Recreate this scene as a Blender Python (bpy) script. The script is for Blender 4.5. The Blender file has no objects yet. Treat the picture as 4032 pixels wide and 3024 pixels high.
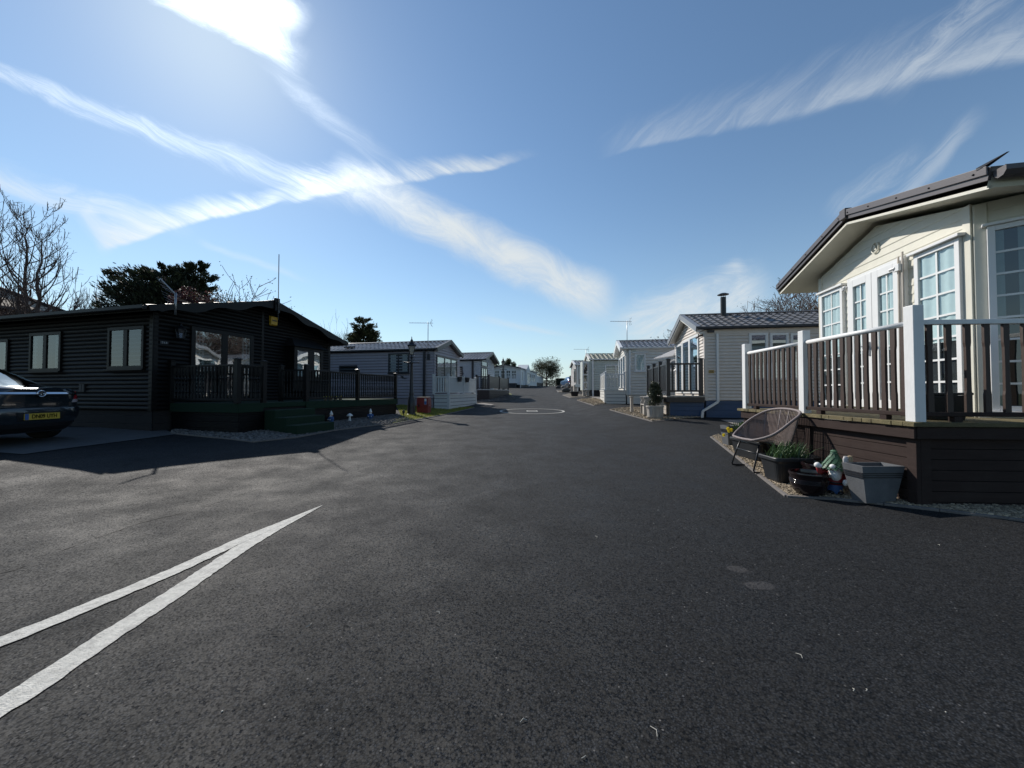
import bpy, bmesh, math, random
from mathutils import Vector, Matrix, Quaternion
from mathutils.geometry import delaunay_2d_cdt, intersect_point_tri_2d
from mathutils import noise as mnoise

R = random.Random(11)
sc = bpy.context.scene
col = sc.collection
PI = math.pi
# ---- survey constants: the lens and eye height the place was measured with
F, CX, CY, EYE = 1458.0, 2016.0, 1512.0, 1.25
HZ = 1544.0
PITCH = math.radians(1.26)
SUN_AZ, SUN_EL = math.radians(-40), math.radians(37.5)


def ss(a, b, x):
    t = max(0.0, min(1.0, (x - a) / (b - a)))
    return t * t * (3 - 2 * t)


def lerp(a, b, t):
    return a + (b - a) * t


ZT = [(-60, 0), (-10, 0), (4, 0), (6, .02), (8, .06), (10, .115), (12, .18), (14, .235), (16, .295), (18, .35),
      (20, .41), (22, .49), (24, .58), (26, .69), (28, .80), (30, .92), (35, 1.2), (40, 1.45), (45, 1.68),
      (50, 1.88), (60, 2.22), (70, 2.36), (80, 2.38), (100, 2.2), (160, 1.2), (400, 0), (3000, 0)]


def zr(y):
    for i in range(len(ZT) - 1):
        if y <= ZT[i + 1][0]:
            (x0, a), (x1, b) = ZT[i], ZT[i + 1]
            pm = ZT[i - 1] if i else ZT[i]
            pn = ZT[i + 2] if i + 2 < len(ZT) else ZT[i + 1]
            m0 = (b - pm[1]) / (x1 - pm[0]) if x1 > pm[0] else 0
            m1 = (pn[1] - a) / (pn[0] - x0)
            h = x1 - x0
            t = max(0, (y - x0) / h)
            t2, t3 = t * t, t * t * t
            return (2*t3 - 3*t2 + 1)*a + (t3 - 2*t2 + t)*h*m0 + (-2*t3 + 3*t2)*b + (t3 - t2)*h*m1
    return 0.0


def ground(x, y):
    z = zr(y)
    fl = ss(1, 7, y) * (1 - ss(34, 52, y))
    z += ss(-2.8, -6.5, x) * .22 * fl + max(0, min(6, -6.5 - x)) * .018 * fl
    z += ss(2.6, 4.6, x) * (.09 + .15 * ss(5, 18, y)) * (1 - .6 * ss(22, 32, y)) * ss(-2, 2, y) * (1 - ss(34, 52, y))
    return z


def gp(px, py):
    """ground point seen along a surveyed ray"""
    cp, sp = math.cos(PITCH), math.sin(PITCH)
    u, v = (px - CX) / F, (CY - py) / F
    d = Vector((u, cp - v * sp, sp + v * cp))
    t = 0.5
    step = .05
    last = t
    while t < 400:
        p = d * t
        if EYE + p.z < ground(p.x, p.y):
            lo, hi = last, t
            for _ in range(30):
                m = (lo + hi) / 2
                q = d * m
                if EYE + q.z < ground(q.x, q.y):
                    hi = m
                else:
                    lo = m
            q = d * hi
            return Vector((q.x, q.y))
        last = t
        t *= 1.02
    q = d * 60
    return Vector((q.x, q.y))


def zat(py, depth):
    return EYE + (HZ - py) / F * depth


def xat(px, depth):
    return (px - CX) / F * depth


# ------------------------------------------------------------------ materials
def nd(nt, t, **kw):
    n = nt.nodes.new(t)
    for k, v in kw.items():
        setattr(n, k, v)
    return n


def mat(name, c, rough=.6, var=.12, scale=6, bump=0.0, bscale=80, metal=0.0, spec=.5, coat=0.0, stretch=(1, 1, 1),
        dirt=0.0, dirtcol=(.08, .07, .055), sheen=0.0, island=0.0, trans=0.0):
    m = bpy.data.materials.new(name)
    m.use_nodes = True
    nt = m.node_tree
    b = nt.nodes['Principled BSDF']
    L = nt.links.new
    b.inputs['Roughness'].default_value = rough
    b.inputs['Metallic'].default_value = metal
    b.inputs['Specular IOR Level'].default_value = spec
    b.inputs['Coat Weight'].default_value = coat
    b.inputs['Coat Roughness'].default_value = .04
    if sheen:
        b.inputs['Sheen Weight'].default_value = sheen
    tc = nd(nt, 'ShaderNodeTexCoord')
    mp = nd(nt, 'ShaderNodeMapping')
    mp.inputs['Scale'].default_value = stretch
    L(tc.outputs['Object'], mp.inputs['Vector'])
    n1 = nd(nt, 'ShaderNodeTexNoise')
    n1.inputs['Scale'].default_value = scale
    n1.inputs['Detail'].default_value = 6
    n1.inputs['Roughness'].default_value = .65
    L(mp.outputs[0], n1.inputs['Vector'])
    mr = nd(nt, 'ShaderNodeMapRange')
    mr.inputs['From Min'].default_value = .3
    mr.inputs['From Max'].default_value = .7
    mr.inputs['To Min'].default_value = 1 - var
    mr.inputs['To Max'].default_value = 1 + var
    L(n1.outputs['Fac'], mr.inputs['Value'])
    fac = mr.outputs[0]
    if island:
        ge = nd(nt, 'ShaderNodeNewGeometry')
        mi = nd(nt, 'ShaderNodeMapRange')
        mi.inputs['To Min'].default_value = 1 - island
        mi.inputs['To Max'].default_value = 1 + island
        L(ge.outputs['Random Per Island'], mi.inputs['Value'])
        mu = nd(nt, 'ShaderNodeMath', operation='MULTIPLY')
        L(fac, mu.inputs[0])
        L(mi.outputs[0], mu.inputs[1])
        fac = mu.outputs[0]
    vm = nd(nt, 'ShaderNodeVectorMath', operation='SCALE')
    vm.inputs[0].default_value = c
    L(fac, vm.inputs['Scale'])
    out = vm.outputs[0]
    if dirt:
        n2 = nd(nt, 'ShaderNodeTexNoise')
        n2.inputs['Scale'].default_value = scale * .45
        n2.inputs['Detail'].default_value = 8
        n2.inputs['Roughness'].default_value = .75
        L(tc.outputs['Object'], n2.inputs['Vector'])
        m2 = nd(nt, 'ShaderNodeMapRange')
        m2.inputs['From Min'].default_value = .5
        m2.inputs['From Max'].default_value = .75
        m2.inputs['To Max'].default_value = dirt
        L(n2.outputs['Fac'], m2.inputs['Value'])
        mx = nd(nt, 'ShaderNodeMix', data_type='RGBA')
        L(m2.outputs[0], mx.inputs['Factor'])
        L(out, mx.inputs[6])
        mx.inputs[7].default_value = (*dirtcol, 1)
        out = mx.outputs[2]
    L(out, b.inputs['Base Color'])
    if bump:
        n3 = nd(nt, 'ShaderNodeTexNoise')
        n3.inputs['Scale'].default_value = bscale
        n3.inputs['Detail'].default_value = 4
        L(mp.outputs[0], n3.inputs['Vector'])
        bp = nd(nt, 'ShaderNodeBump')
        bp.inputs['Strength'].default_value = bump
        bp.inputs['Distance'].default_value = .01
        L(n3.outputs['Fac'], bp.inputs['Height'])
        L(bp.outputs[0], b.inputs['Normal'])
    if trans:
        tr = nd(nt, 'ShaderNodeBsdfTranslucent')
        L(out, tr.inputs['Color'])
        ms = nd(nt, 'ShaderNodeMixShader')
        ms.inputs[0].default_value = trans
        L(b.outputs[0], ms.inputs[1])
        L(tr.outputs[0], ms.inputs[2])
        L(ms.outputs[0], nt.nodes['Material Output'].inputs['Surface'])
    return m


def glass(name, refl=.25, tint=(.8, .86, .86), rough=.01, wob=.0, gtint=(.9, .95, .97)):
    m = bpy.data.materials.new(name)
    m.use_nodes = True
    nt = m.node_tree
    nt.nodes.remove(nt.nodes['Principled BSDF'])
    L = nt.links.new
    t = nd(nt, 'ShaderNodeBsdfTransparent')
    t.inputs['Color'].default_value = (*tint, 1)
    g = nd(nt, 'ShaderNodeBsdfGlossy')
    g.inputs['Roughness'].default_value = rough
    g.inputs['Color'].default_value = (*gtint, 1)
    ge = nd(nt, 'ShaderNodeNewGeometry')
    dt = nd(nt, 'ShaderNodeVectorMath', operation='DOT_PRODUCT')
    L(ge.outputs['Incoming'], dt.inputs[0])
    L(ge.outputs['Normal'], dt.inputs[1])
    ab = nd(nt, 'ShaderNodeMath', operation='ABSOLUTE')
    L(dt.outputs['Value'], ab.inputs[0])
    iv = nd(nt, 'ShaderNodeMath', operation='SUBTRACT')
    iv.inputs[0].default_value = 1
    L(ab.outputs[0], iv.inputs[1])
    pw = nd(nt, 'ShaderNodeMath', operation='POWER')
    L(iv.outputs[0], pw.inputs[0])
    pw.inputs[1].default_value = 5
    mr = nd(nt, 'ShaderNodeMapRange')
    mr.inputs['To Min'].default_value = refl
    mr.inputs['To Max'].default_value = 1
    L(pw.outputs[0], mr.inputs['Value'])
    ms = nd(nt, 'ShaderNodeMixShader')
    L(mr.outputs[0], ms.inputs[0])
    L(t.outputs[0], ms.inputs[1])
    L(g.outputs[0], ms.inputs[2])
    if wob:
        tc = nd(nt, 'ShaderNodeTexCoord')
        n = nd(nt, 'ShaderNodeTexNoise')
        n.inputs['Scale'].default_value = 2.2
        n.inputs['Detail'].default_value = 1
        L(tc.outputs['Object'], n.inputs['Vector'])
        bp = nd(nt, 'ShaderNodeBump')
        bp.inputs['Strength'].default_value = wob
        bp.inputs['Distance'].default_value = .02
        L(n.outputs['Fac'], bp.inputs['Height'])
        L(bp.outputs[0], g.inputs['Normal'])
    L(ms.outputs[0], nt.nodes['Material Output'].inputs['Surface'])
    return m


def asphalt(name, base=(.0275, .0298, .0335), tone=1.0, rough=.81, blobs=()):
    m = bpy.data.materials.new(name)
    m.use_nodes = True
    nt = m.node_tree
    b = nt.nodes['Principled BSDF']
    L = nt.links.new
    tc = nd(nt, 'ShaderNodeTexCoord')
    O = tc.outputs['Object']

    def noise(scale, det=5, rg=.6, mp=None):
        n = nd(nt, 'ShaderNodeTexNoise')
        n.inputs['Scale'].default_value = scale
        n.inputs['Detail'].default_value = det
        n.inputs['Roughness'].default_value = rg
        L(mp or O, n.inputs['Vector'])
        return n.outputs['Fac']

    def rng(v, a, c, lo, hi):
        r = nd(nt, 'ShaderNodeMapRange')
        for k, x in zip(('From Min', 'From Max', 'To Min', 'To Max'), (a, c, lo, hi)):
            r.inputs[k].default_value = x
        L(v, r.inputs['Value'])
        return r.outputs[0]

    def mul(a, c):
        q = nd(nt, 'ShaderNodeMath', operation='MULTIPLY')
        L(a, q.inputs[0])
        L(c, q.inputs[1])
        return q.outputs[0]
    # aggregate
    v = nd(nt, 'ShaderNodeTexVoronoi')
    v.inputs['Scale'].default_value = 118
    L(O, v.inputs['Vector'])
    sep = nd(nt, 'ShaderNodeSeparateColor')
    L(v.outputs['Color'], sep.inputs[0])
    stone = rng(sep.outputs[0], 0, 1, .38, 1.62)
    edge = rng(v.outputs['Distance'], .2, .6, 1.3, .22)
    v2 = nd(nt, 'ShaderNodeTexVoronoi')
    v2.inputs['Scale'].default_value = 48
    L(O, v2.inputs['Vector'])
    sep2 = nd(nt, 'ShaderNodeSeparateColor')
    L(v2.outputs['Color'], sep2.inputs[0])
    clump = rng(sep2.outputs[1], 0, 1, .70, 1.32)
    # tracks run along the road
    mp = nd(nt, 'ShaderNodeMapping')
    mp.inputs['Scale'].default_value = (1.0, .12, 1)
    mp.inputs['Rotation'].default_value = (0, 0, .12)
    L(O, mp.inputs['Vector'])
    big = rng(noise(.55, 5, .6), .3, .7, .84, 1.17)
    track = rng(noise(.75, 3, .5, mp.outputs[0]), .3, .7, .84, 1.18)
    mid = rng(noise(3.3, 6, .7), .3, .7, .92, 1.08)
    f = mul(mul(mul(stone, edge), clump), mul(mul(big, track), mid))
    vm = nd(nt, 'ShaderNodeVectorMath', operation='SCALE')
    vm.inputs[0].default_value = tuple(x * tone for x in base)
    L(f, vm.inputs['Scale'])
    # pale scuffs with a shape of their own
    sp = rng(noise(1.15, 8, .78), .66, .74, 0, .22)
    mx = nd(nt, 'ShaderNodeMix', data_type='RGBA')
    L(sp, mx.inputs['Factor'])
    L(vm.outputs[0], mx.inputs[6])
    mx.inputs[7].default_value = (.06, .06, .062, 1)
    for bx, by, ra, rb in blobs:
        sx = nd(nt, 'ShaderNodeSeparateXYZ')
        L(O, sx.inputs[0])
        q = []
        for k_, c0, r0 in ((0, bx, ra), (1, by, rb)):
            h = nd(nt, 'ShaderNodeMath', operation='SUBTRACT')
            L(sx.outputs[k_], h.inputs[0])
            h.inputs[1].default_value = c0
            h2 = nd(nt, 'ShaderNodeMath', operation='DIVIDE')
            L(h.outputs[0], h2.inputs[0])
            h2.inputs[1].default_value = r0
            q.append(mul(h2.outputs[0], h2.outputs[0]))
        sm = nd(nt, 'ShaderNodeMath', operation='ADD')
        L(q[0], sm.inputs[0])
        L(q[1], sm.inputs[1])
        sm2 = nd(nt, 'ShaderNodeMath', operation='ADD')
        L(sm.outputs[0], sm2.inputs[0])
        L(rng(noise(11, 4), .3, .7, -.6, .6), sm2.inputs[1])
        mb_ = nd(nt, 'ShaderNodeMix', data_type='RGBA')
        L(rng(sm2.outputs[0], .7, 1.15, .38, 0), mb_.inputs['Factor'])
        L(mx.outputs[2], mb_.inputs[6])
        mb_.inputs[7].default_value = (.072, .068, .068, 1)
        mx = mb_
    # sparse bright specks
    v3 = nd(nt, 'ShaderNodeTexVoronoi')
    v3.inputs['Scale'].default_value = 60
    L(O, v3.inputs['Vector'])
    s3 = nd(nt, 'ShaderNodeSeparateColor')
    L(v3.outputs['Color'], s3.inputs[0])
    pick = rng(s3.outputs[2], .985, .988, 0, 1)
    close = rng(v3.outputs['Distance'], .2, .32, 1, 0)
    mx2 = nd(nt, 'ShaderNodeMix', data_type='RGBA')
    L(mul(mul(pick, close), rng(noise(2.1), .4, .6, .15, .8)), mx2.inputs['Factor'])
    L(mx.outputs[2], mx2.inputs[6])
    mx2.inputs[7].default_value = (.17, .165, .16, 1)
    L(mx2.outputs[2], b.inputs['Base Color'])
    L(rng(noise(1.7, 4), .3, .7, rough - .14, rough + .06), b.inputs['Roughness'])
    b.inputs['Specular IOR Level'].default_value = .26
    # every stone lies at its own tilt
    geo = nd(nt, 'ShaderNodeNewGeometry')
    sb = nd(nt, 'ShaderNodeVectorMath', operation='SUBTRACT')
    L(v.outputs['Color'], sb.inputs[0])
    sb.inputs[1].default_value = (.5, .5, .5)
    ml = nd(nt, 'ShaderNodeVectorMath', operation='MULTIPLY')
    L(sb.outputs[0], ml.inputs[0])
    ml.inputs[1].default_value = (.85, .85, .0)
    ad = nd(nt, 'ShaderNodeVectorMath', operation='ADD')
    L(ml.outputs[0], ad.inputs[0])
    L(geo.outputs['Normal'], ad.inputs[1])
    nz = nd(nt, 'ShaderNodeVectorMath', operation='NORMALIZE')
    L(ad.outputs[0], nz.inputs[0])
    bp = nd(nt, 'ShaderNodeBump')
    bp.inputs['Strength'].default_value = .55
    bp.inputs['Distance'].default_value = .004
    L(noise(150, 3, .6), bp.inputs['Height'])
    L(nz.outputs[0], bp.inputs['Normal'])
    L(bp.outputs[0], b.inputs['Normal'])
    return m


def brickish(name, c1, c2, mortar, bw, bh, rough=.8):
    m = bpy.data.materials.new(name)
    m.use_nodes = True
    nt = m.node_tree
    b = nt.nodes['Principled BSDF']
    tc = nd(nt, 'ShaderNodeTexCoord')
    mp = nd(nt, 'ShaderNodeMapping')
    mp.inputs['Rotation'].default_value = (PI / 2, 0, 0)
    br = nd(nt, 'ShaderNodeTexBrick')
    br.inputs['Color1'].default_value = (*c1, 1)
    br.inputs['Color2'].default_value = (*c2, 1)
    br.inputs['Mortar'].default_value = (*mortar, 1)
    br.inputs['Scale'].default_value = 1
    br.inputs['Brick Width'].default_value = bw
    br.inputs['Row Height'].default_value = bh
    br.inputs['Mortar Size'].default_value = .02
    nt.links.new(tc.outputs['Object'], mp.inputs['Vector'])
    nt.links.new(mp.outputs[0], br.inputs['Vector'])
    nt.links.new(br.outputs['Color'], b.inputs['Base Color'])
    b.inputs['Roughness'].default_value = rough
    return m


# ------------------------------------------------------------------ mesh builder
class MB:
    def __init__(s):
        s.v, s.f = [], []

    def add(s, vs, fs):
        o = len(s.v)
        s.v += [tuple(p) for p in vs]
        s.f += [tuple(i + o for i in q) for q in fs]
        return s

    def hexa(s, p):
        return s.add(p, [(0, 3, 2, 1), (4, 5, 6, 7), (0, 1, 5, 4), (1, 2, 6, 5), (2, 3, 7, 6), (3, 0, 4, 7)])

    def box(s, x0, x1, y0, y1, z0, z1):
        return s.hexa([(x0, y0, z0), (x1, y0, z0), (x1, y1, z0), (x0, y1, z0),
                       (x0, y0, z1), (x1, y0, z1), (x1, y1, z1), (x0, y1, z1)])

    def tbox(s, T, s0, s1, z0, z1, d0, d1):
        return s.hexa([T(s0, z0, d0), T(s1, z0, d0), T(s1, z0, d1), T(s0, z0, d1),
                       T(s0, z1, d0), T(s1, z1, d0), T(s1, z1, d1), T(s0, z1, d1)])

    def bar(s, a, b, w, h, up=(0, 0, 1)):
        """box from a to b, w across, h along up, centred"""
        a, b = Vector(a), Vector(b)
        d = (b - a).normalized()
        u = Vector(up)
        x = d.cross(u).normalized() * (w / 2)
        u = x.cross(d).normalized() * (h / 2)
        return s.hexa([a - x - u, a + x - u, b + x - u, b - x - u, a - x + u, a + x + u, b + x + u, b - x + u])

    def tube(s, pts, r, n=8, cap=True, flat=1.0):
        pts = [Vector(p) for p in pts]
        k = len(pts)
        rr = r if isinstance(r, (list, tuple)) else [r] * k
        base = len(s.v)
        ref = None
        for i in range(k):
            d = (pts[min(i + 1, k - 1)] - pts[max(i - 1, 0)])
            if d.length < 1e-9:
                d = Vector((0, 0, 1))
            d.normalize()
            if ref is None:
                ref = Vector((0, 0, 1)) if abs(d.z) < .9 else Vector((1, 0, 0))
            x = (ref - d * ref.dot(d))
            if x.length < 1e-4:
                x = d.orthogonal()
            x.normalize()
            ref = x
            y = d.cross(x)
            for j in range(n):
                a = 2 * PI * j / n
                s.v.append(tuple(pts[i] + (x * math.cos(a) * flat + y * math.sin(a)) * rr[i]))
        for i in range(k - 1):
            for j in range(n):
                j2 = (j + 1) % n
                s.f.append((base + i*n + j, base + i*n + j2, base + (i+1)*n + j2, base + (i+1)*n + j))
        if cap and n > 2:
            s.f.append(tuple(base + j for j in reversed(range(n))))
            s.f.append(tuple(base + (k-1)*n + j for j in range(n)))
        return s

    def lathe(s, prof, n=24, o=(0, 0, 0), sx=1, sy=1, cap=True, rot=0.0):
        base = len(s.v)
        for r, z in prof:
            for j in range(n):
                a = 2 * PI * j / n + rot
                s.v.append((o[0] + r * math.cos(a) * sx, o[1] + r * math.sin(a) * sy, o[2] + z))
        for i in range(len(prof) - 1):
            for j in range(n):
                j2 = (j + 1) % n
                s.f.append((base + i*n + j, base + i*n + j2, base + (i+1)*n + j2, base + (i+1)*n + j))
        if cap:
            s.f.append(tuple(base + j for j in reversed(range(n))))
            s.f.append(tuple(base + (len(prof)-1)*n + j for j in range(n)))
        return s

    def ball(s, c, r, n=12, m=8, sc3=(1, 1, 1)):
        base = len(s.v)
        for i in range(m + 1):
            t = PI * i / m
            for j in range(n):
                a = 2 * PI * j / n
                s.v.append((c[0] + r * sc3[0] * math.sin(t) * math.cos(a),
                            c[1] + r * sc3[1] * math.sin(t) * math.sin(a), c[2] + r * sc3[2] * math.cos(t)))
        for i in range(m):
            for j in range(n):
                j2 = (j + 1) % n
                s.f.append((base + i*n + j, base + (i+1)*n + j, base + (i+1)*n + j2, base + i*n + j2))
        return s

    def prism(s, poly, T, d0, d1):
        """poly of (s,z) extruded from d0 to d1 by mapping T(s,z,d)"""
        n = len(poly)
        vs = [T(a, b, d0) for a, b in poly] + [T(a, b, d1) for a, b in poly]
        fs = [tuple(range(n)), tuple(reversed(range(n, 2 * n)))]
        fs += [(i, i + n, (i + 1) % n + n, (i + 1) % n) for i in range(n)]
        return s.add(vs, fs)

    def strip(s, A, B):
        base = len(s.v)
        n = len(A)
        s.v += [tuple(p) for p in A] + [tuple(p) for p in B]
        for i in range(n - 1):
            s.f.append((base + i, base + i + 1, base + n + i + 1, base + n + i))
        return s

    def grid(s, rows, closed=False):
        for a, b in zip(rows[:-1], rows[1:]):
            s.strip(a, b)
        return s

    def build(s, name, m, parent=None, smooth=False, bevel=0, fix=True, loc=None, weld=False, autos=None):
        me = bpy.data.meshes.new(name)
        me.from_pydata(s.v, [], s.f)
        if fix or weld:
            bm = bmesh.new()
            bm.from_mesh(me)
            if weld:
                bmesh.ops.remove_doubles(bm, verts=bm.verts, dist=1e-4)
            bmesh.ops.recalc_face_normals(bm, faces=bm.faces)
            bm.to_mesh(me)
            bm.free()
        if smooth:
            me.polygons.foreach_set('use_smooth', [True] * len(me.polygons))
            if autos:
                me.set_sharp_from_angle(angle=math.radians(autos))
        me.materials.append(m)
        o = bpy.data.objects.new(name, me)
        col.objects.link(o)
        if parent:
            o.parent = parent
        if loc is not None:
            o.location = loc
        if bevel:
            b = o.modifiers.new('edge', 'BEVEL')
            b.width = bevel
            b.segments = 2
            b.limit_method = 'ANGLE'
            b.angle_limit = math.radians(40)
        return o


def tag(o, label=None, cat=None, group=None, kind=None):
    if label:
        o['label'] = label
    if cat:
        o['category'] = cat
    if group:
        o['group'] = group
    if kind:
        o['kind'] = kind
    return o


def thing(name, label, cat, loc=(0, 0, 0), rotz=0.0, group=None):
    o = bpy.data.objects.new(name, None)
    o.empty_display_size = .2
    col.objects.link(o)
    o.location = loc
    o.rotation_euler = (0, 0, rotz)
    return tag(o, label, cat, group)


def copy_tree(o, parent=None):
    c = o.copy()
    col.objects.link(c)
    if parent:
        c.parent = parent
    for ch in list(o.children):
        copy_tree(ch, c)
    return c


def text_mesh(name, body, size, m, parent, M, extrude=.002, align='CENTER', xs=1.0, bold=.0):
    cu = bpy.data.curves.new('lettering', 'FONT')
    cu.body = body
    cu.size = size
    cu.extrude = extrude
    cu.offset = size * bold
    cu.align_x = align
    cu.align_y = 'CENTER'
    tmp = bpy.data.objects.new('lettering_tmp', cu)
    col.objects.link(tmp)
    bpy.context.view_layer.update()
    dg = bpy.context.evaluated_depsgraph_get()
    me = bpy.data.meshes.new_from_object(tmp.evaluated_get(dg))
    bpy.data.objects.remove(tmp)
    bpy.data.curves.remove(cu)
    me.transform(M @ Matrix.Diagonal((xs, 1, 1, 1)))
    me.materials.clear()
    me.materials.append(m)
    o = bpy.data.objects.new(name, me)
    col.objects.link(o)
    o.parent = parent
    return o


def inpoly(p, poly):
    x, y = p
    c = False
    n = len(poly)
    for i in range(n):
        x0, y0 = poly[i]
        x1, y1 = poly[(i + 1) % n]
        if (y0 > y) != (y1 > y) and x < (x1 - x0) * (y - y0) / (y1 - y0) + x0:
            c = not c
    return c


def drape(poly, dz, step=.4, edge=.25):
    """a sheet lying on the terrain inside poly; returns MB"""
    poly = [(p[0], p[1]) for p in poly]
    ring = []
    n = len(poly)
    for i in range(n):
        a, b = poly[i], poly[(i + 1) % n]
        L = math.hypot(b[0] - a[0], b[1] - a[1])
        k = max(1, int(L / edge))
        for j in range(k):
            t = j / k
            ring.append(Vector((lerp(a[0], b[0], t), lerp(a[1], b[1], t))))
    pts = list(ring)
    xs = [p[0] for p in poly]
    ys = [p[1] for p in poly]
    y = min(ys) + step / 2
    while y < max(ys):
        x = min(xs) + step / 2
        while x < max(xs):
            if inpoly((x, y), poly):
                pts.append(Vector((x + .01 * math.sin(y * 9), y + .01 * math.cos(x * 9))))
            x += step
        y += step
    m = len(ring)
    edges = [(i, (i + 1) % m) for i in range(m)]
    v, e, f, *_ = delaunay_2d_cdt(pts, edges, [list(range(m))], 1, 1e-5)
    mb = MB()
    mb.add([(p.x, p.y, ground(p.x, p.y) + dz) for p in v], [tuple(q) for q in f])
    return mb


def sheet(name, poly, dz, m, **kw):
    mb = drape(poly, dz, **kw)
    mb.f = [q if ((mb.v[q[1]][0]-mb.v[q[0]][0])*(mb.v[q[2]][1]-mb.v[q[0]][1]) - (mb.v[q[1]][1]-mb.v[q[0]][1])*(mb.v[q[2]][0]-mb.v[q[0]][0])) > 0
            else tuple(reversed(q)) for q in mb.f]
    o = mb.build(name, m, fix=False)
    return tag(o, kind='structure')


STONE = None


def stones(name, poly, dens, size, m, seed=1, lift=.3, base=.006):
    """loose stones filling a bed, as one heap"""
    r = random.Random(seed)
    poly = [(p[0], p[1]) for p in poly]
    xs = [p[0] for p in poly]
    ys = [p[1] for p in poly]
    area = (max(xs) - min(xs)) * (max(ys) - min(ys))
    mb = MB()
    oct_f = [(0, 2, 4), (2, 1, 4), (1, 3, 4), (3, 0, 4), (2, 0, 5), (1, 2, 5), (3, 1, 5), (0, 3, 5)]
    cube_f = [(0, 3, 2, 1), (4, 5, 6, 7), (0, 1, 5, 4), (1, 2, 6, 5), (2, 3, 7, 6), (3, 0, 4, 7)]
    for _ in range(int(area * dens)):
        x, y = r.uniform(min(xs), max(xs)), r.uniform(min(ys), max(ys))
        if not inpoly((x, y), poly):
            continue
        a = r.uniform(0, PI)
        k = size * r.uniform(.55, 1.35)
        z = ground(x, y) + base + k * lift * r.uniform(.5, 1.6)
        ca, sa = math.cos(a) * k, math.sin(a) * k
        vs = []
        for cx, cy, cz in ((-1, -.7, -.5), (1, -.7, -.5), (1, .7, -.5), (-1, .7, -.5), (-.7, -.5, .55), (.7, -.5, .55), (.7, .5, .55), (-.7, .5, .55)):
            cx *= .5 * r.uniform(.7, 1.2)
            cy *= .55 * r.uniform(.7, 1.2)
            cz *= .5 * r.uniform(.7, 1.2)
            vs.append((x + cx * ca - cy * sa, y + cx * sa + cy * ca, z + cz * k))
        mb.add(vs, cube_f)
    o = mb.build(name, m, fix=False, smooth=False)
    return tag(o, kind='stuff')


def kerb(name, pts, w, h, m, dz=0.0, label=None, cat=None):
    mb = MB()
    for a, b in zip(pts[:-1], pts[1:]):
        L = (b - a).length
        k = max(1, int(L / .6))
        d = (b - a).normalized()
        nrm = Vector((-d.y, d.x)) * (w / 2)
        for i in range(k):
            p, q = a.lerp(b, i / k), a.lerp(b, (i + 1) / k)
            q = q - d * .004
            c = []
            for zz in (-.05, h):
                for pt in (p - nrm, p + nrm, q + nrm, q - nrm):
                    c.append((pt.x, pt.y, ground(pt.x, pt.y) + zz + dz))
            mb.hexa(c)
    o = mb.build(name, m, bevel=.004)
    return tag(o, label, cat) if label else tag(o, kind='structure')

# ------------------------------------------------------------------ materials used
A = {}
STAINS = []
for px_, py_, w_ in ((2905, 2242, 40), (2985, 2304, 56)):
    p_ = gp(px_, py_)
    STAINS.append((p_.x, p_.y, w_ / F * p_.y, .055))
A['road'] = asphalt('asphalt', tone=.68, blobs=STAINS)
A['old'] = asphalt('asphalt_seam', base=(.012, .012, .013), rough=.8)
A['line'] = mat('road_paint', (.50, .49, .45), .75, .22, 26, .9, 120, dirt=.75, dirtcol=(.16, .155, .15))
A['conc'] = mat('concrete_pad', (.075, .078, .082), .85, .15, 3, .35, 70, dirt=.3, dirtcol=(.03, .03, .03))
A['slab'] = mat('path_slab', (.22, .20, .18), .85, .15, 3, .3, 70, dirt=.4)
A['kerb'] = mat('edging', (.15, .135, .125), .85, .2, 7, .4, 60, dirt=.5, dirtcol=(.05, .045, .04))
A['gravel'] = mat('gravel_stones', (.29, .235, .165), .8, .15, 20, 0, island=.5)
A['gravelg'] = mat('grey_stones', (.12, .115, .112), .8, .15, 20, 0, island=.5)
A['soil'] = mat('bed_soil', (.10, .085, .065), .9, .3, 25, .8, 50)
A['soilg'] = mat('bed_soil_grey', (.07, .067, .065), .9, .3, 25, .8, 50)
A['grass'] = mat('grass_blades', (.24, .25, .045), .7, .25, 2, 0, island=.45, trans=.35)
A['turf'] = mat('turf_base', (.11, .115, .025), .9, .3, 6, .6, 40)
A['field'] = mat('field', (.06, .075, .025), .9, .3, .3, .4, 4)
A['black'] = mat('black_cladding', (.0048, .0043, .0046), .5, .15, 5, .25, 90, spec=.22, stretch=(1, 1, 5))
A['blacktrim'] = mat('black_trim', (.0058, .0053, .0056), .45, .12, 5, .1, 90, spec=.25)
A['blackroof'] = mat('black_roof', (.008, .008, .009), .5, .2, 6, .2, 60)
A['blackplastic'] = mat('black_plastic', (.012, .012, .013), .38, .1, 9, .08, 120)
A['carpet'] = mat('green_carpet', (.005, .024, .009), .95, .25, 40, .9, 300, sheen=.0)
A['grey'] = mat('grey_cladding', (.29, .27, .30), .5, .06, 4, .06, 80)
A['greydeck'] = mat('grey_vinyl', (.56, .57, .56), .45, .06, 4, .06, 80)
A['lightgrey'] = mat('pale_grey_cladding', (.42, .45, .48), .5, .06, 4, .06, 80)
A['charcoal'] = mat('charcoal_trim', (.022, .022, .026), .4, .1, 5, .05, 80)
A['beige'] = mat('beige_cladding', (.60, .55, .50), .5, .06, 4, .06, 80)
A['cream'] = mat('cream_cladding', (.63, .61, .52), .5, .05, 4, .06, 80, dirt=.12, dirtcol=(.4, .37, .27))
A['offwhite'] = mat('off_white_cladding', (.66, .64, .59), .5, .05, 4, .06, 80)
A['sage'] = mat('sage_cladding', (.50, .53, .49), .5, .06, 4, .06, 80)
A['taupe'] = mat('taupe_cladding', (.44, .41, .39), .5, .06, 4, .06, 80)
A['icewhite'] = mat('ice_white_cladding', (.66, .68, .69), .5, .05, 4, .06, 80)
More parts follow.
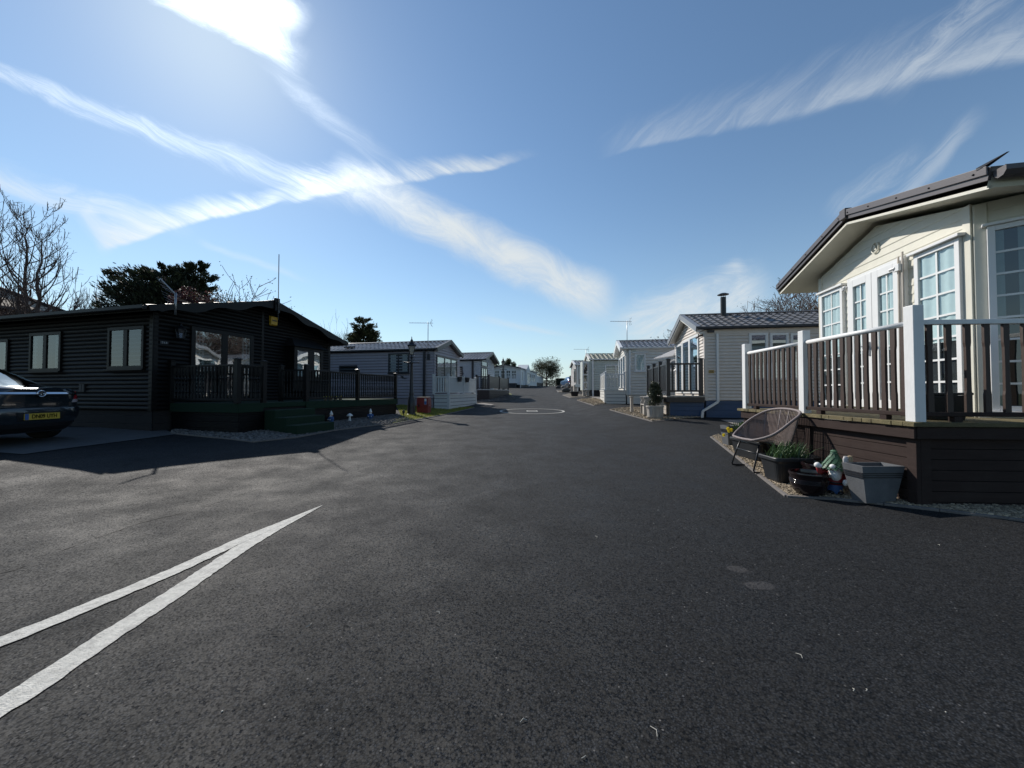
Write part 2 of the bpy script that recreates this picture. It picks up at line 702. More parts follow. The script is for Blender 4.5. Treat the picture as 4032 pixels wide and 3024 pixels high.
A['white'] = mat('white_upvc', (.72, .72, .71), .35, .03, 4, .03, 60, dirt=.06, dirtcol=(.45, .44, .4))
A['postwhite'] = mat('white_painted_timber', (.74, .74, .73), .45, .05, 10, .15, 60, dirt=.14, dirtcol=(.4, .38, .34), stretch=(1, 1, .25))
A['tile'] = mat('grey_tile_sheet', (.15, .148, .155), .25, .1, 5, .15, 60, dirt=.2, dirtcol=(.05, .05, .045))
A['tiledark'] = mat('charcoal_tile_sheet', (.105, .104, .106), .42, .1, 5, .15, 60)
A['tilegreen'] = mat('mossy_tile_sheet', (.17, .175, .13), .5, .15, 6, .2, 60, dirt=.4, dirtcol=(.09, .10, .05))
A['fasciabrown'] = mat('brown_fascia', (.085, .073, .075), .4, .08, 6, .06, 60)
A['deckbrown'] = mat('brown_board', (.039, .0265, .0235), .7, .16, 7, .4, 120, spec=.12, stretch=(.35, .35, 3), dirt=.15, dirtcol=(.10, .085, .075))
A['balbrown'] = mat('brown_baluster', (.042, .023, .016), .6, .15, 7, .25, 90, stretch=(1, 1, .2))
A['mossboard'] = mat('mossy_deck_boards', (.13, .105, .05), .85, .3, 9, .6, 70, dirt=.6, dirtcol=(.055, .065, .02), island=.25)
A['navy'] = mat('navy_skirt', (.018, .062, .15), .45, .1, 5, .1, 80)
A['darkskirt'] = mat('dark_skirt', (.018, .02, .026), .55, .12, 5, .1, 80)
A['brick'] = mat('dark_blockwork', (.02, .017, .017), .8, .2, 5, .2, 60)
A['alu'] = mat('aerial_metal', (.32, .32, .33), .4, .05, 10, 0, 60, metal=.8)
A['lead'] = mat('white_leading', (.72, .73, .72), .4, .03)
A['net'] = mat('net_curtain', (.54, .60, .60), .85, .06, 14, .2, 90)
A['netb'] = mat('pale_curtain', (.40, .40, .40), .85, .06, 14, .2, 90)
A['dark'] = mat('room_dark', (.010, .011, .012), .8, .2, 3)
A['blind'] = mat('blind_slats', (.16, .165, .17), .7, .08, 3, .1, 40, stretch=(1, 1, 30))
A['gl'] = glass('glass_clear', .12, (.86, .93, .93))
A['glm'] = glass('glass_mirror', .42, (.7, .78, .78), wob=.12)
A['gld'] = glass('glass_dark', .13, (.5, .56, .56), wob=.15)
A['glb'] = glass('glass_blue', .55, (.4, .5, .55), wob=.05, gtint=(.75, .88, 1))
A['red'] = mat('red_paint', (.20, .022, .022), .5, .18, 6, .2, 60, dirt=.35, dirtcol=(.10, .035, .03))
A['iron'] = mat('black_iron', (.012, .013, .017), .38, .1, 10, .1, 60)
A['brass'] = mat('brass_plate', (.26, .19, .06), .4, .15, 20, metal=.2)
A['yellow'] = mat('yellow_alarm', (.55, .33, .03), .45, .08)
A['stonew'] = mat('weathered_timber', (.38, .35, .31), .8, .2, 8, .3, 60, stretch=(1, 1, .3), dirt=.3)
A['stonegrey'] = mat('grey_planter', (.105, .11, .118), .7, .14, 9, .25, 60, dirt=.25, dirtcol=(.22, .21, .2))
A['glaze'] = mat('dark_glaze', (.012, .007, .008), .12, .15, 10, spec=.6)
A['leaf'] = mat('daffodil_leaf', (.05, .10, .035), .5, .15, 8, trans=.25, island=.35)
A['petal'] = mat('daffodil_petal', (.88, .72, .06), .5, .08, trans=.3)
A['cord'] = mat('wicker_cord', (.20, .155, .14), .6, .15, 60, .2, 200)
A['rim'] = mat('wicker_rim', (.19, .155, .15), .55, .15, 90, .5, 160)

A['barge'] = mat('grey_barge', (.22, .23, .25), .45, .06, 5)


class Unit:
    def __init__(s, name, label, cat, C, g, side, zg=None, group=None):
        s.C = Vector((C[0], C[1]))
        s.g = Vector(g).normalized()
        s.X = Vector((s.g.y, -s.g.x))
        s.side = side
        s.zg = ground(C[0], C[1]) if zg is None else zg
        s.yaw = math.atan2(s.X.y, s.X.x)
        s.root = thing(name, label, cat, (C[0], C[1], s.zg), s.yaw, group) if name else None

    def _t(s, px, O, D):
        r = (px - CX) / F
        return (r * O.y - O.x) / (D.x - r * D.y)

    def gs(s, px, off=0.0):           # distance along the gable
        return s._t(px, s.C + s.X * off, s.g)

    def gz(s, t, py, off=0.0):
        return zat(py, (s.C + s.X * off + s.g * t).y) - s.zg

    def sd(s, px, off=0.0):            # distance along the side wall, into the body
        return s._t(px, s.C - s.g * off, s.X * -s.side)

    def sz(s, t, py, off=0.0):
        return zat(py, (s.C - s.g * off + s.X * (-s.side * t)).y) - s.zg

    def TG(s):
        k = s.side
        return lambda a, z, d: (k * d, a, z)

    def TS(s):
        k = s.side
        return lambda a, z, d: (-k * a, -d, z)

    def W(s, x, y):                    # local to world plan
        return s.C + s.X * x + s.g * y


LAP = [(0, .0), (.16, .026), (.34, .028), (.80, .013), (1, .001)]
LAPF = [(0, .0), (.002, .008), (.08, .009), (1, .001)]
LOG = [(0, 0), (.12, .018), (.38, .027), (.66, .025), (.92, .010), (1, 0)]


def boards(mb, T, z0, z1, h, rng, prof=LAP):
    z = z0
    while z < z1 - 1e-4:
        hh = min(h, z1 - z)
        A_, B_ = [], []
        for t, d in prof:
            zz = z + t * hh
            a, b = rng(zz)
            if b - a < .01:
                b = a + .01
            A_.append(T(a, zz, d))
            B_.append(T(b, zz, d))
        mb.strip(A_, B_)
        z += h


def window(u, T, s0, s1, z0, z1, cols=(0, 1), rows=(0, 1), fw=.055, frame='white', pane='gl', back='dark',
           curtain=None, cfrac=1.0, lead=None, name='window', d=.06, sill=True, mull=None, folds=.09, czone=None, cmat=None, label=None):
    """frame with bars, pane, curtain behind it and the dark room"""
    mull = mull or fw * .8
    fm = MB()
    fm.tbox(T, s0, s0 + fw, z0, z1, 0, d)
    fm.tbox(T, s1 - fw, s1, z0, z1, 0, d)
    fm.tbox(T, s0 + fw, s1 - fw, z0, z0 + fw, 0, d)
    fm.tbox(T, s0 + fw, s1 - fw, z1 - fw, z1, 0, d)
    a, b, lo, hi = s0 + fw, s1 - fw, z0 + fw, z1 - fw
    for c in cols[1:-1]:
        x = lerp(s0, s1, c)
        fm.tbox(T, x - mull / 2, x + mull / 2, lo, hi, 0, d * .95)
    for c in rows[1:-1]:
        z = lerp(z0, z1, c)
        fm.tbox(T, a, b, z - mull / 2, z + mull / 2, 0, d * .9)
    if sill:
        fm.tbox(T, s0 - .03, s1 + .03, z0 - .035, z0 - .002, 0, d + .04)
    o = fm.build(name, A[frame], u.root, bevel=.004)
    if label:
        o['label'] = label
    MB().add([T(a, lo, d * .6), T(b, lo, d * .6), T(b, hi, d * .6), T(a, hi, d * .6)], [(0, 1, 2, 3)]).build('pane', A[pane], o, fix=False)
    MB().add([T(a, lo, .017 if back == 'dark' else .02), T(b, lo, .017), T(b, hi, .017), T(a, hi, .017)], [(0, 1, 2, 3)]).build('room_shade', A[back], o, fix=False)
    if curtain:
        zones = czone or [(0, 1)]
        for (p, q) in zones:
            cm = MB()
            x0, x1 = lerp(a, b, p), lerp(a, b, q)
            n = max(8, int((x1 - x0) / .012))
            if n > 90:
                n = 90
            zz = [lo, lerp(lo, hi, .5), hi]
            rows_ = []
            for z in (zz if cfrac >= 1 else [hi - (hi - lo) * cfrac, hi]):
                rows_.append([T(lerp(x0, x1, i / n), z, d * .6 - .012 + .007 * math.sin(2 * PI * lerp(x0, x1, i / n) / folds + 1.7 * math.sin(lerp(x0, x1, i/n) * 7))) for i in range(n + 1)])
            cm.grid(rows_)
            cm.build('curtain', A[curtain], o, smooth=True, fix=False)
    if lead:
        lm = MB()
        nx, nz, w = lead
        for c in range(len(cols) - 1):
            ca, cb = lerp(s0, s1, cols[c]), lerp(s0, s1, cols[c + 1])
            for i in range(1, nx):
                x = lerp(ca, cb, i / nx)
                lm.tbox(T, x - w / 2, x + w / 2, lo, hi, d * .6 + .001, d * .6 + .008)
        for i in range(1, nz):
            z = lerp(lo, hi, i / nz)
            if nx == 1:
                MB().tbox(T, a, b, z - w / 2, z + w / 2, d * .6 + .0005, d * .6 + .0075).build('glazing_bar', A['lead'], o)
                continue
            lm.tbox(T, a, b, z - w / 2, z + w / 2, d * .6 + .0005, d * .6 + .0075)
        if lm.v:
            lm.build('glazing_bars', A['lead'], o)
    return o


def tile_rows(mb, P, n, length, cw=.25, amp=.016, step=.022, dx=.05):
    """P(x, t) -> point on the slope and its normal lift; x along, t 0 eave..1 ridge"""
    k = int(length / dx)
    for i in range(n):
        t0, t1 = i / n, (i + 1) / n
        A_, B_ = [], []
        for j in range(k + 1):
            x = length * j / k
            ph = (x / cw) % 1.0
            w = amp * (math.sin(2 * PI * ph) + .35 * math.sin(4 * PI * ph))
            dip = .012 * math.sin(2 * PI * ph + .9)
            A_.append(P(x, t0 - .004 + dip * .25 / n, w + step))
            B_.append(P(x, t1, w * .8))
        mb.strip(A_, B_)
        C_ = [P(length * j / k, t0 - .004, -.006) for j in range(k + 1)]
        mb.strip(C_, A_)


def roof(u, W, L, ze, zr_, ov, og, tile='tile', trim='charcoal', bar_h=.16, gutter='charcoal', ov2=None, rows=6,
         back=.15, soffit='white', th=.07, tiles=True, bar_under=None, cw=.25, amp=.016, gutter_side=True, ridge=True, scallop=False, dx=.05):
    """pitched roof: eave top at ze, ridge top at zr_, front verge og beyond the gable"""
    k = u.side
    ov2 = ov if ov2 is None else ov2
    ya, yb = -ov, W + ov2
    ym = (ya + yb) / 2
    xf, xb = k * og, -k * (L + back)
    length = abs(xf - xb)
    sl = (zr_ - ze) / (ym - ya)
    sgn = -k
    nl = math.hypot(ym - ya, zr_ - ze)
    ny, nz = -(zr_ - ze) / nl, (ym - ya) / nl

    def near(x, t, h):
        return (xf + sgn * x, lerp(ya, ym, t) + ny * h, lerp(ze, zr_, t) + nz * h)

    def far(x, t, h):
        return (xf + sgn * x, lerp(yb, ym, t) - ny * h, lerp(ze, zr_, t) + nz * h)
    mb = MB()
    if tiles:
        tile_rows(mb, near, rows, length, cw, amp, dx=dx)
        tile_rows(mb, far, rows, length, cw, amp, dx=max(.125, dx))
    else:
        mb.add([near(0, 0, 0), near(length, 0, 0), near(length, 1, 0), near(0, 1, 0)], [(0, 1, 2, 3)])
        mb.add([far(0, 0, 0), far(length, 0, 0), far(length, 1, 0), far(0, 1, 0)], [(0, 1, 2, 3)])
    r = mb.build('roof', A[tile], u.root, smooth=False, fix=False)
    # underside
    so = MB()
    e = .025
    so.add([near(e, 0, -th), near(length, 0, -th), near(length, 1, -th), near(e, 1, -th)], [(0, 1, 2, 3)])
    so.add([far(e, 0, -th), far(length, 0, -th), far(length, 1, -th), far(e, 1, -th)], [(0, 1, 2, 3)])
    so.add([near(0, 0, -th), near(length, 0, -th), near(length, 0, .01), near(0, 0, .01)], [(0, 1, 2, 3)])
    so.add([far(0, 0, -th), far(length, 0, -th), far(length, 0, .01), far(0, 0, .01)], [(0, 1, 2, 3)])
    so.build('soffit', A[soffit], u.root, fix=False)
    # barge boards
    for f in (near, far):
        b = MB()
        if scallop:
            n = 60
            for xx0, xx1 in ((-.012, .02),):
                top0, bot0, top1, bot1 = [], [], [], []
                for i in range(n + 1):
                    t = i / n
                    drop = bar_h + .045 * math.cos(2 * PI * t * 3.0 + .6)
                    if t < .06:
                        drop = bar_h * .7
                    top0.append(f(xx0, t, .03)); bot0.append(f(xx0, t, -drop))
                    top1.append(f(xx1, t, .03)); bot1.append(f(xx1, t, -drop))
                b.strip(top0, bot0).strip(bot0, bot1).strip(bot1, top1).strip(top1, top0)
        else:
            t1 = .999
            p = [f(-.012, -.002, -bar_h), f(-.012, t1, -bar_h), f(.018, t1, -bar_h), f(.018, -.002, -bar_h),
                 f(-.012, -.002, .035), f(-.012, t1, .035), f(.018, t1, .035), f(.018, -.002, .035)]
            b.hexa(p)
            # cover flashing on the tiles
            b.hexa([f(-.016, -.004, .036), f(-.016, t1, .036), f(.14, t1, .036), f(.14, -.004, .036),
                    f(-.016, -.004, .05), f(-.016, t1, .05), f(.14, t1, .05), f(.14, -.004, .05)])
        bo = b.build('bargeboard', A[trim], u.root)
        if bar_under:
            c = MB()
            c.hexa([f(.02, .0, -bar_h - .05), f(.02, .985, -bar_h - .05), f(.045, .985, -bar_h - .05), f(.045, .0, -bar_h - .05),
                    f(.02, .0, -th - .01), f(.02, .985, -th - .01), f(.045, .985, -th - .01), f(.045, .0, -th - .01)])
            c.build('verge_trim', A[bar_under], bo)
    if ridge:
        rc = MB()
        rc.hexa([near(-.01, .965, .04), near(length, .965, .04), near(length, 1, .045), near(-.01, 1, .045),
                 near(-.01, .965, .055), near(length, .965, .055), near(length, 1, .062), near(-.01, 1, .062)])
        rc.hexa([far(-.01, .965, .04), far(length, .965, .04), far(length, 1, .045), far(-.01, 1, .045),
                 far(-.01, .965, .055), far(length, .965, .055), far(length, 1, .062), far(-.01, 1, .062)])
        rc.build('ridge_cap', A[tile], u.root, fix=False)
    if gutter:
        g = MB()
        pr = [(0, .02), (.0, -.05), (-.02, -.075), (-.07, -.075), (-.09, -.05), (-.09, .02), (-.08, .02), (-.08, -.04), (-.01, -.04), (-.01, .02)]
        A_ = [(xf + sgn * .03, ya + y - .004, ze + z) for y, z in pr]
        B_ = [(xb, ya + y - .004, ze + z) for y, z in pr]
        g.strip(A_ + [A_[0]], B_ + [B_[0]])
        g.add(A_, [tuple(range(len(A_)))])
        g.build('gutter', A[gutter], u.root, fix=False)
    return dict(ya=ya, yb=yb, ym=ym, near=near, far=far, sl=sl)


def shell(u, W, L, z0, zw, zp, m, h=.145, prof=LAP, corner=None, ctrim=.07, band=None):
    """cladded walls: gable to the front, near side, plain far side and back"""
    k = u.side
    TG, TS = u.TG(), u.TS()

    def gr(z):
        if z <= zw:
            return 0, W
        t = (z - zw) / (zp - zw) * W / 2
        return min(t, W / 2 - .005), max(W - t, W / 2 + .005)
    mb = MB()
    boards(mb, TG, z0, zp, h, gr, prof)
    boards(mb, TS, z0, zw, h, lambda z: (0, L), prof)
    xb = -k * L
    mb.add([(0, W, z0), (xb, W, z0), (xb, W, zw), (0, W, zw)], [(0, 1, 2, 3)])
    mb.add([(xb, 0, z0), (xb, W, z0), (xb, W, zw), (xb, W / 2, zp), (xb, 0, zw)], [(0, 1, 2, 3, 4)])
    # inner backing so that nothing shows through the board joints
    e = .003 * -k
    mb.add([(e, 0.003, z0), (e, W - .003, z0), (e, W - .003, zw), (e, W / 2, zp - .003), (e, 0.003, zw)], [(0, 1, 2, 3, 4)])
    mb.add([(e, .003, z0), (xb, .003, z0), (xb, .003, zw), (e, .003, zw)], [(0, 1, 2, 3)])
    w = mb.build('wall', A[m], u.root, fix=False)
    if corner:
        c = MB()
        c.box(min(0, -k * ctrim), max(0, -k * ctrim) , -.026, -.002, z0, zw) if False else None
        c.tbox(TS, -.024, ctrim, z0, zw - .005, .003, .024)
        c.tbox(TG, 0, ctrim, z0, zw - .005, .003, .0245)
        c.build('corner_trim', A[corner], u.root, bevel=.004)
        c = MB()
        c.tbox(TG, W - ctrim, W + .02, z0, zw - .005, .003, .0245)
        c.build('corner_trim', A[corner], u.root, bevel=.004)
    return w


def skirt(u, W, L, z0, z1, m, inset=.03, h=.2, brick=False):
    k = u.side
    C2 = Unit(None, '', '', u.C, u.g, k, u.zg)
    TG = lambda a, z, d: (k * (d - inset), a, z)
    TS = lambda a, z, d: (-k * a, -d + inset, z)
    mb = MB()
    boards(mb, TG, z0, z1, h, lambda z: (inset, W - inset), [(0, 0), (.02, .008), (.95, .008), (1, 0)])
    boards(mb, TS, z0, z1, h, lambda z: (inset, L), [(0, 0), (.02, .008), (.95, .008), (1, 0)])
    xb = -k * L
    mb.add([(0, W - inset, z0), (xb, W - inset, z0), (xb, W - inset, z1), (0, W - inset, z1)], [(0, 1, 2, 3)])
    mb.add([(xb, inset, z0), (xb, W - inset, z0), (xb, W - inset, z1), (xb, inset, z1)], [(0, 1, 2, 3)])
    return mb.build('skirting', A[m], u.root, fix=False)


def downpipe(u, T, s, z0, z1, m, w=.07, elbow=None):
    mb = MB()
    mb.tbox(T, s - w / 2, s + w / 2, z0, z1, .02, .02 + w)
    if elbow:
        pts = elbow
        for a, b in zip(pts[:-1], pts[1:]):
            mb.bar(T(a[0], a[1], .055), T(b[0], b[1], .055), w, w, up=Vector(T(0, 0, 1)) - Vector(T(0, 0, 0)))
    for i in range(3):
        z = lerp(z0, z1, .15 + .35 * i)
        mb.tbox(T, s - w / 2 - .02, s + w / 2 + .02, z, z + .03, .015, .03)
    return mb.build('downpipe', A[m], u.root, bevel=.005)


# balusters -----------------------------------------------------------------
def baluster_mesh(h, w, t, kind):
    mb = MB()
    if kind == 'wave':      # flat board narrowed at the middle
        zs = [(0, 1), (.2, 1), (.24, .82), (.5, .76), (.74, .8), (.79, 1), (1, 1)]
        for (a, wa), (b, wb) in zip(zs[:-1], zs[1:]):
            mb.hexa([(-w/2*wa, -t/2, a*h), (w/2*wa, -t/2, a*h), (w/2*wa, t/2, a*h), (-w/2*wa, t/2, a*h),
                     (-w/2*wb, -t/2, b*h), (w/2*wb, -t/2, b*h), (w/2*wb, t/2, b*h), (-w/2*wb, t/2, b*h)])
    elif kind == 'turned':
        pr = [(w*.5, 0), (w*.5, h*.14), (w*.34, h*.17), (w*.5, h*.2), (w*.3, h*.23), (w*.46, h*.36), (w*.3, h*.5), (w*.28, h*.6),
              (w*.5, h*.63), (w*.32, h*.66), (w*.3, h*.72), (w*.5, h*.77), (w*.5, h)]
        mb.lathe(pr, 8, rot=PI / 8)
    else:
        mb.box(-w/2, w/2, -t/2, t/2, 0, h)
    return mb


def railing(root, a, b, zb, zt, m_bal, m_rail, sp=.12, w=.05, t=.03, kind='plain', rail_w=.06, rail_h=.045, low_m=None, low_h=.05, name='railing', post_r=.05, round_top=False):
    """one bay between two posts: top rail with bottom rail and balusters under it"""
    a, b = Vector(a), Vector(b)
    d = (b - a)
    L = d.length
    d.normalize()
    p, q = a + d * post_r, b - d * post_r
    mb = MB()
    if round_top:
        mb.tube([(p.x, p.y, zt - rail_h / 2), (q.x, q.y, zt - rail_h / 2)], rail_w / 2, 12)
    else:
        mb.bar((p.x, p.y, zt - rail_h / 2), (q.x, q.y, zt - rail_h / 2), rail_w, rail_h)
    top = mb.build(name, A[m_rail], root, smooth=round_top, bevel=0 if round_top else .006)
    lb = MB()
    lb.bar((p.x, p.y, zb + low_h / 2), (q.x, q.y, zb + low_h / 2), rail_w * .9, low_h)
    lb.build('bottom_rail', A[low_m or m_bal], top, bevel=.006)
    n = max(1, int(round((q - p).length / sp)))
    bm_ = baluster_mesh(zt - rail_h - zb - low_h, w, t, kind)
    first = None
    ang = math.atan2(d.y, d.x)
    for i in range(n):
        c = p.lerp(q, (i + .5) / n)
        if first is None:
            first = bm_.build('baluster', A[m_bal], top, smooth=(kind == 'turned'), autos=40)
            o = first
        else:
            o = first.copy()
            col.objects.link(o)
            o.parent = top
        o.location = (c.x, c.y, zb + low_h)
        o.rotation_euler = (0, 0, ang)
    return top


def post(root, x, y, z0, z1, w, m, cap=None, capm=None, name='post'):
    mb = MB()
    mb.box(x - w/2, x + w/2, y - w/2, y + w/2, z0, z1)
    o = mb.build(name, A[m], root, bevel=.005)
    if cap:
        c = MB()
        h = w * .68
        c.box(x - h, x + h, y - h, y + h, z1 + .001, z1 + .02)
        c.add([(x - h, y - h, z1 + .02), (x + h, y - h, z1 + .02), (x + h, y + h, z1 + .02), (x - h, y + h, z1 + .02), (x, y, z1 + .05)],
              [(0, 1, 4), (1, 2, 4), (2, 3, 4), (3, 0, 4)])
        c.build('post_cap', A[capm or m], o)
    return o


def plank_skirt(root, pts, z0, z1, h, gap, m, name='skirt_boards', th=.022, backm='dark'):
    """horizontal boards along a plan polyline (outside on the right of travel)"""
    mb = MB()
    bk = MB()
    for a, b in zip(pts[:-1], pts[1:]):
        a, b = Vector(a), Vector(b)
        d = (b - a).normalized()
        z = z1
        while z > z0 + .02:
            lo = max(z - h + gap, z0)
            mid = (z + lo) / 2
            mb.bar((a.x, a.y, mid), (b.x, b.y, mid), th, z - lo)
            z -= h
        n = Vector((d.y, -d.x)) * -.02
        bk.add([(a.x + n.x, a.y + n.y, z0), (b.x + n.x, b.y + n.y, z0), (b.x + n.x, b.y + n.y, z1), (a.x + n.x, a.y + n.y, z1)], [(0, 1, 2, 3)])
    o = mb.build(name, A[m], root, bevel=.003)
    bk.build('backing', A[backm], o, fix=False)
    return o


def yagi(label, base, h, boom, m='alu', rods=7, rot=0.0, group='television aerials on the caravans', tilt=0.0):
    r = thing('tv_aerial', label, 'aerial', base, rot, group)
    MB().tube([(0, 0, 0), (0, 0, h)], .017, 8).build('mast', A[m], r, smooth=True)
    b = MB()
    z = h - .04
    b.bar((.25, 0, z), (-boom, 0, z + tilt), .018, .018)
    b.build('boom', A[m], r)
    e = MB()
    for i in range(rods):
        x = -.1 - (boom - .15) * i / (rods - 1)
        ln = .12 - .05 * i / rods
        zz = z + tilt * max(0, -x) / boom
        e.tube([(x, -ln, zz + .012), (x, ln, zz + .012)], .005, 5)
    for s in (-1, 1):
        e.tube([(.12, -.05, z), (.2, -.12, z + s * .17)], .006, 5)
        e.tube([(.12, .05, z), (.2, .12, z + s * .17)], .006, 5)
        e.tube([(.2, -.14, z + s * .17), (.2, .14, z + s * .17)], .006, 5)
    e.build('elements', A[m], r)
    return r

# ------------------------------------------------------------------ camera, sun, sky
cam = bpy.data.cameras.new('camera')
cam.lens = 36.0 * F / 4032
cam.sensor_width = 36
cam.clip_start = .05
cam.clip_end = 6000
co = bpy.data.objects.new('camera', cam)
col.objects.link(co)
co.location = (0, 0, EYE)
co.rotation_euler = (PI / 2 + PITCH, 0, 0)
sc.camera = co

SUN = Vector((math.sin(SUN_AZ) * math.cos(SUN_EL), math.cos(SUN_AZ) * math.cos(SUN_EL), math.sin(SUN_EL)))
sl = bpy.data.lights.new('sun', 'SUN')
sl.energy = 5.0
sl.angle = math.radians(.55)
sl.color = (1.0, .94, .86)
so = bpy.data.objects.new('sun', sl)
col.objects.link(so)
so.rotation_euler = (-SUN).to_track_quat('-Z', 'Y').to_euler()

w = bpy.data.worlds.new('World')
sc.world = w
w.use_nodes = True
nt = w.node_tree
WL = nt.links.new
bg = nt.nodes['Background']
STR = .10
bg.inputs['Strength'].default_value = STR
sky = nd(nt, 'ShaderNodeTexSky', sky_type='NISHITA')
sky.sun_disc = False
sky.sun_elevation = SUN_EL
sky.sun_rotation = SUN_AZ
sky.air_density = 1.1
sky.dust_density = .12
sky.ozone_density = 2.2
sky.altitude = 0


def mth(op, a, b=None, c=None, clamp=False):
    n = nd(nt, 'ShaderNodeMath', operation=op)
    n.use_clamp = clamp
    for i, x in enumerate((a, b, c)):
        if x is None:
            continue
        if isinstance(x, (int, float)):
            n.inputs[i].default_value = x
        else:
            WL(x, n.inputs[i])
    return n.outputs[0]


def mrange(v, a, b, lo, hi, smooth=True):
    n = nd(nt, 'ShaderNodeMapRange')
    if smooth:
        n.interpolation_type = 'SMOOTHSTEP'
    for k, x in zip(('From Min', 'From Max', 'To Min', 'To Max'), (a, b, lo, hi)):
        n.inputs[k].default_value = x
    WL(v, n.inputs['Value'])
    return n.outputs[0]


tc = nd(nt, 'ShaderNodeTexCoord')
sep = nd(nt, 'ShaderNodeSeparateXYZ')
WL(tc.outputs['Generated'], sep.inputs[0])
dy = mth('MAXIMUM', sep.outputs[1], .08)
U0, V0 = mth('DIVIDE', sep.outputs[0], dy), mth('DIVIDE', sep.outputs[2], dy)
front = mrange(sep.outputs[1], .1, .3, 0, 1)
cmb = nd(nt, 'ShaderNodeCombineXYZ')
WL(U0, cmb.inputs[0])
WL(V0, cmb.inputs[1])


def wnoise(vec, scale, det=4, rg=.55, dist=0):
    n = nd(nt, 'ShaderNodeTexNoise')
    n.inputs['Scale'].default_value = scale
    n.inputs['Detail'].default_value = det
    n.inputs['Roughness'].default_value = rg
    n.inputs['Distortion'].default_value = dist
    WL(vec, n.inputs['Vector'])
    return n


def warp(vec, scale, amt):
    n = wnoise(vec, scale, 3)
    v = nd(nt, 'ShaderNodeVectorMath', operation='SUBTRACT')
    WL(n.outputs['Color'], v.inputs[0])
    v.inputs[1].default_value = (.5, .5, .5)
    s = nd(nt, 'ShaderNodeVectorMath', operation='SCALE')
    WL(v.outputs[0], s.inputs[0])
    s.inputs['Scale'].default_value = amt
    a = nd(nt, 'ShaderNodeVectorMath', operation='ADD')
    WL(vec, a.inputs[0])
    WL(s.outputs[0], a.inputs[1])
    return a.outputs[0]


W1 = warp(warp(cmb.outputs[0], 2.6, .09), 9, .010)
spw = nd(nt, 'ShaderNodeSeparateXYZ')
WL(W1, spw.inputs[0])
UW, VW = spw.outputs[0], spw.outputs[1]


def uv(px, py):
    cp, sp = math.cos(PITCH), math.sin(PITCH)
    u0, v0 = (px - CX) / F, (CY - py) / F
    k = cp - v0 * sp
    return u0 / k, (sp + v0 * cp) / k


FIB = {}


def fibre(fib, fs):
    ang = min((-60, -30, -18, 16, 42), key=lambda q: abs(q - fib))
    key = (ang, fs[1] >= 16)
    if key not in FIB:
        mp = nd(nt, 'ShaderNodeMapping')
        mp.vector_type = 'TEXTURE'
        mp.inputs['Rotation'].default_value = (0, 0, math.radians(ang))
        f = (2.6, 19) if key[1] else (5.0, 12)
        mp.inputs['Scale'].default_value = (1 / f[0], 1 / f[1], 1)
        WL(W1, mp.inputs['Vector'])
        FIB[key] = wnoise(mp.outputs[0], 1.0, 10, .74, .9).outputs['Fac']
    return FIB[key]


def streak(a, b, wu, wd, inten, fa=.15, fb=.15, fib=0, fs=(5, 40), tex=.8, k=1.0, pw=1.0):
    """cirrus band between two directions: width above and below, fibres at angle fib (degrees)"""
    (u0, v0), (u1, v1) = uv(*a), uv(*b)
    L = math.hypot(u1 - u0, v1 - v0)
    dx, dyy = (u1 - u0) / L, (v1 - v0) / L
    du, dv = mth('SUBTRACT', UW, u0), mth('SUBTRACT', VW, v0)
    al = mth('DIVIDE', mth('ADD', mth('MULTIPLY', du, dx), mth('MULTIPLY', dv, dyy)), L)
    ac = mth('ADD', mth('MULTIPLY', du, -dyy), mth('MULTIPLY', dv, dx))
    wu_ = mth('MULTIPLY_ADD', al, (wu[1] - wu[0]) / F, wu[0] / F)
    wd_ = mth('MULTIPLY_ADD', al, (wd[1] - wd[0]) / F, wd[0] / F)
    wu_, wd_ = mth('MAXIMUM', wu_, .004), mth('MAXIMUM', wd_, .004)
    fb_ = fibre(fib, fs)
    cc = mth('ADD', mth('MAXIMUM', mth('DIVIDE', ac, wu_), mth('DIVIDE', mth('MULTIPLY', ac, -1), wd_)), mth('MULTIPLY', mth('SUBTRACT', .5, fb_), 1.25 * tex))
    prof = mrange(cc, 0, 1, 1, 0)
    ends = mth('MULTIPLY', mrange(al, -.02, fa, 0, 1), mrange(al, 1 - fb, 1.02, 1, 0))
    t = mrange(fb_, .34, .64, 1 - tex, 1)
    m = mth('MULTIPLY', mth('MULTIPLY', prof, ends), t)
    if pw != 1:
        m = mth('POWER', m, pw)
    return mth('MULTIPLY', m, inten, clamp=True)


S = []
# bright veil round the sun
S.append(streak((430, -200), (1200, 280), (220, 100), (100, 45), 1.0, .05, .25, -32, (4, 9), .6, pw=.9))
S.append(streak((800, -160), (1230, 110), (160, 90), (140, 110), 1.0, .2, .25, -25, (5, 12), .4))
S.append(streak((1000, 200), (1560, 690), (60, 80), (60, 70), .20, .3, .2, -40, (3, 16), .6))
S.append(streak((-150, 225), (1330, 790), (55, 90), (45, 85), .40, .1, .12, -25, (3, 22), .75))
S.append(streak((-200, 640), (780, 930), (90, 90), (60, 60), .55, .05, .3, -17, (3, 20), .6))
S.append(streak((380, 975), (1140, 790), (150, 60), (26, 16), .85, .1, .1, -30, (4, 18), .6))
S.append(streak((330, 800), (440, 1000), (45, 50), (55, 60), .42, .2, .25, -60, (3, 16), .5))
S.append(streak((1100, 800), (2130, 610), (170, 30), (30, 14), .9, .12, .3, -35, (4, 20), .7))
S.append(streak((1290, 680), (2420, 1210), (120, 120), (135, 95), 1.0, .10, .10, -24, (6, 14), .45, pw=.85))
S.append(streak((2360, 606), (4200, 170), (130, 330), (14, 70), .30, .1, .05, 38, (3, 24), .6))
S.append(streak((3050, 450), (4200, 160), (60, 110), (50, 80), .26, .2, .05, 15, (3, 20), .6))
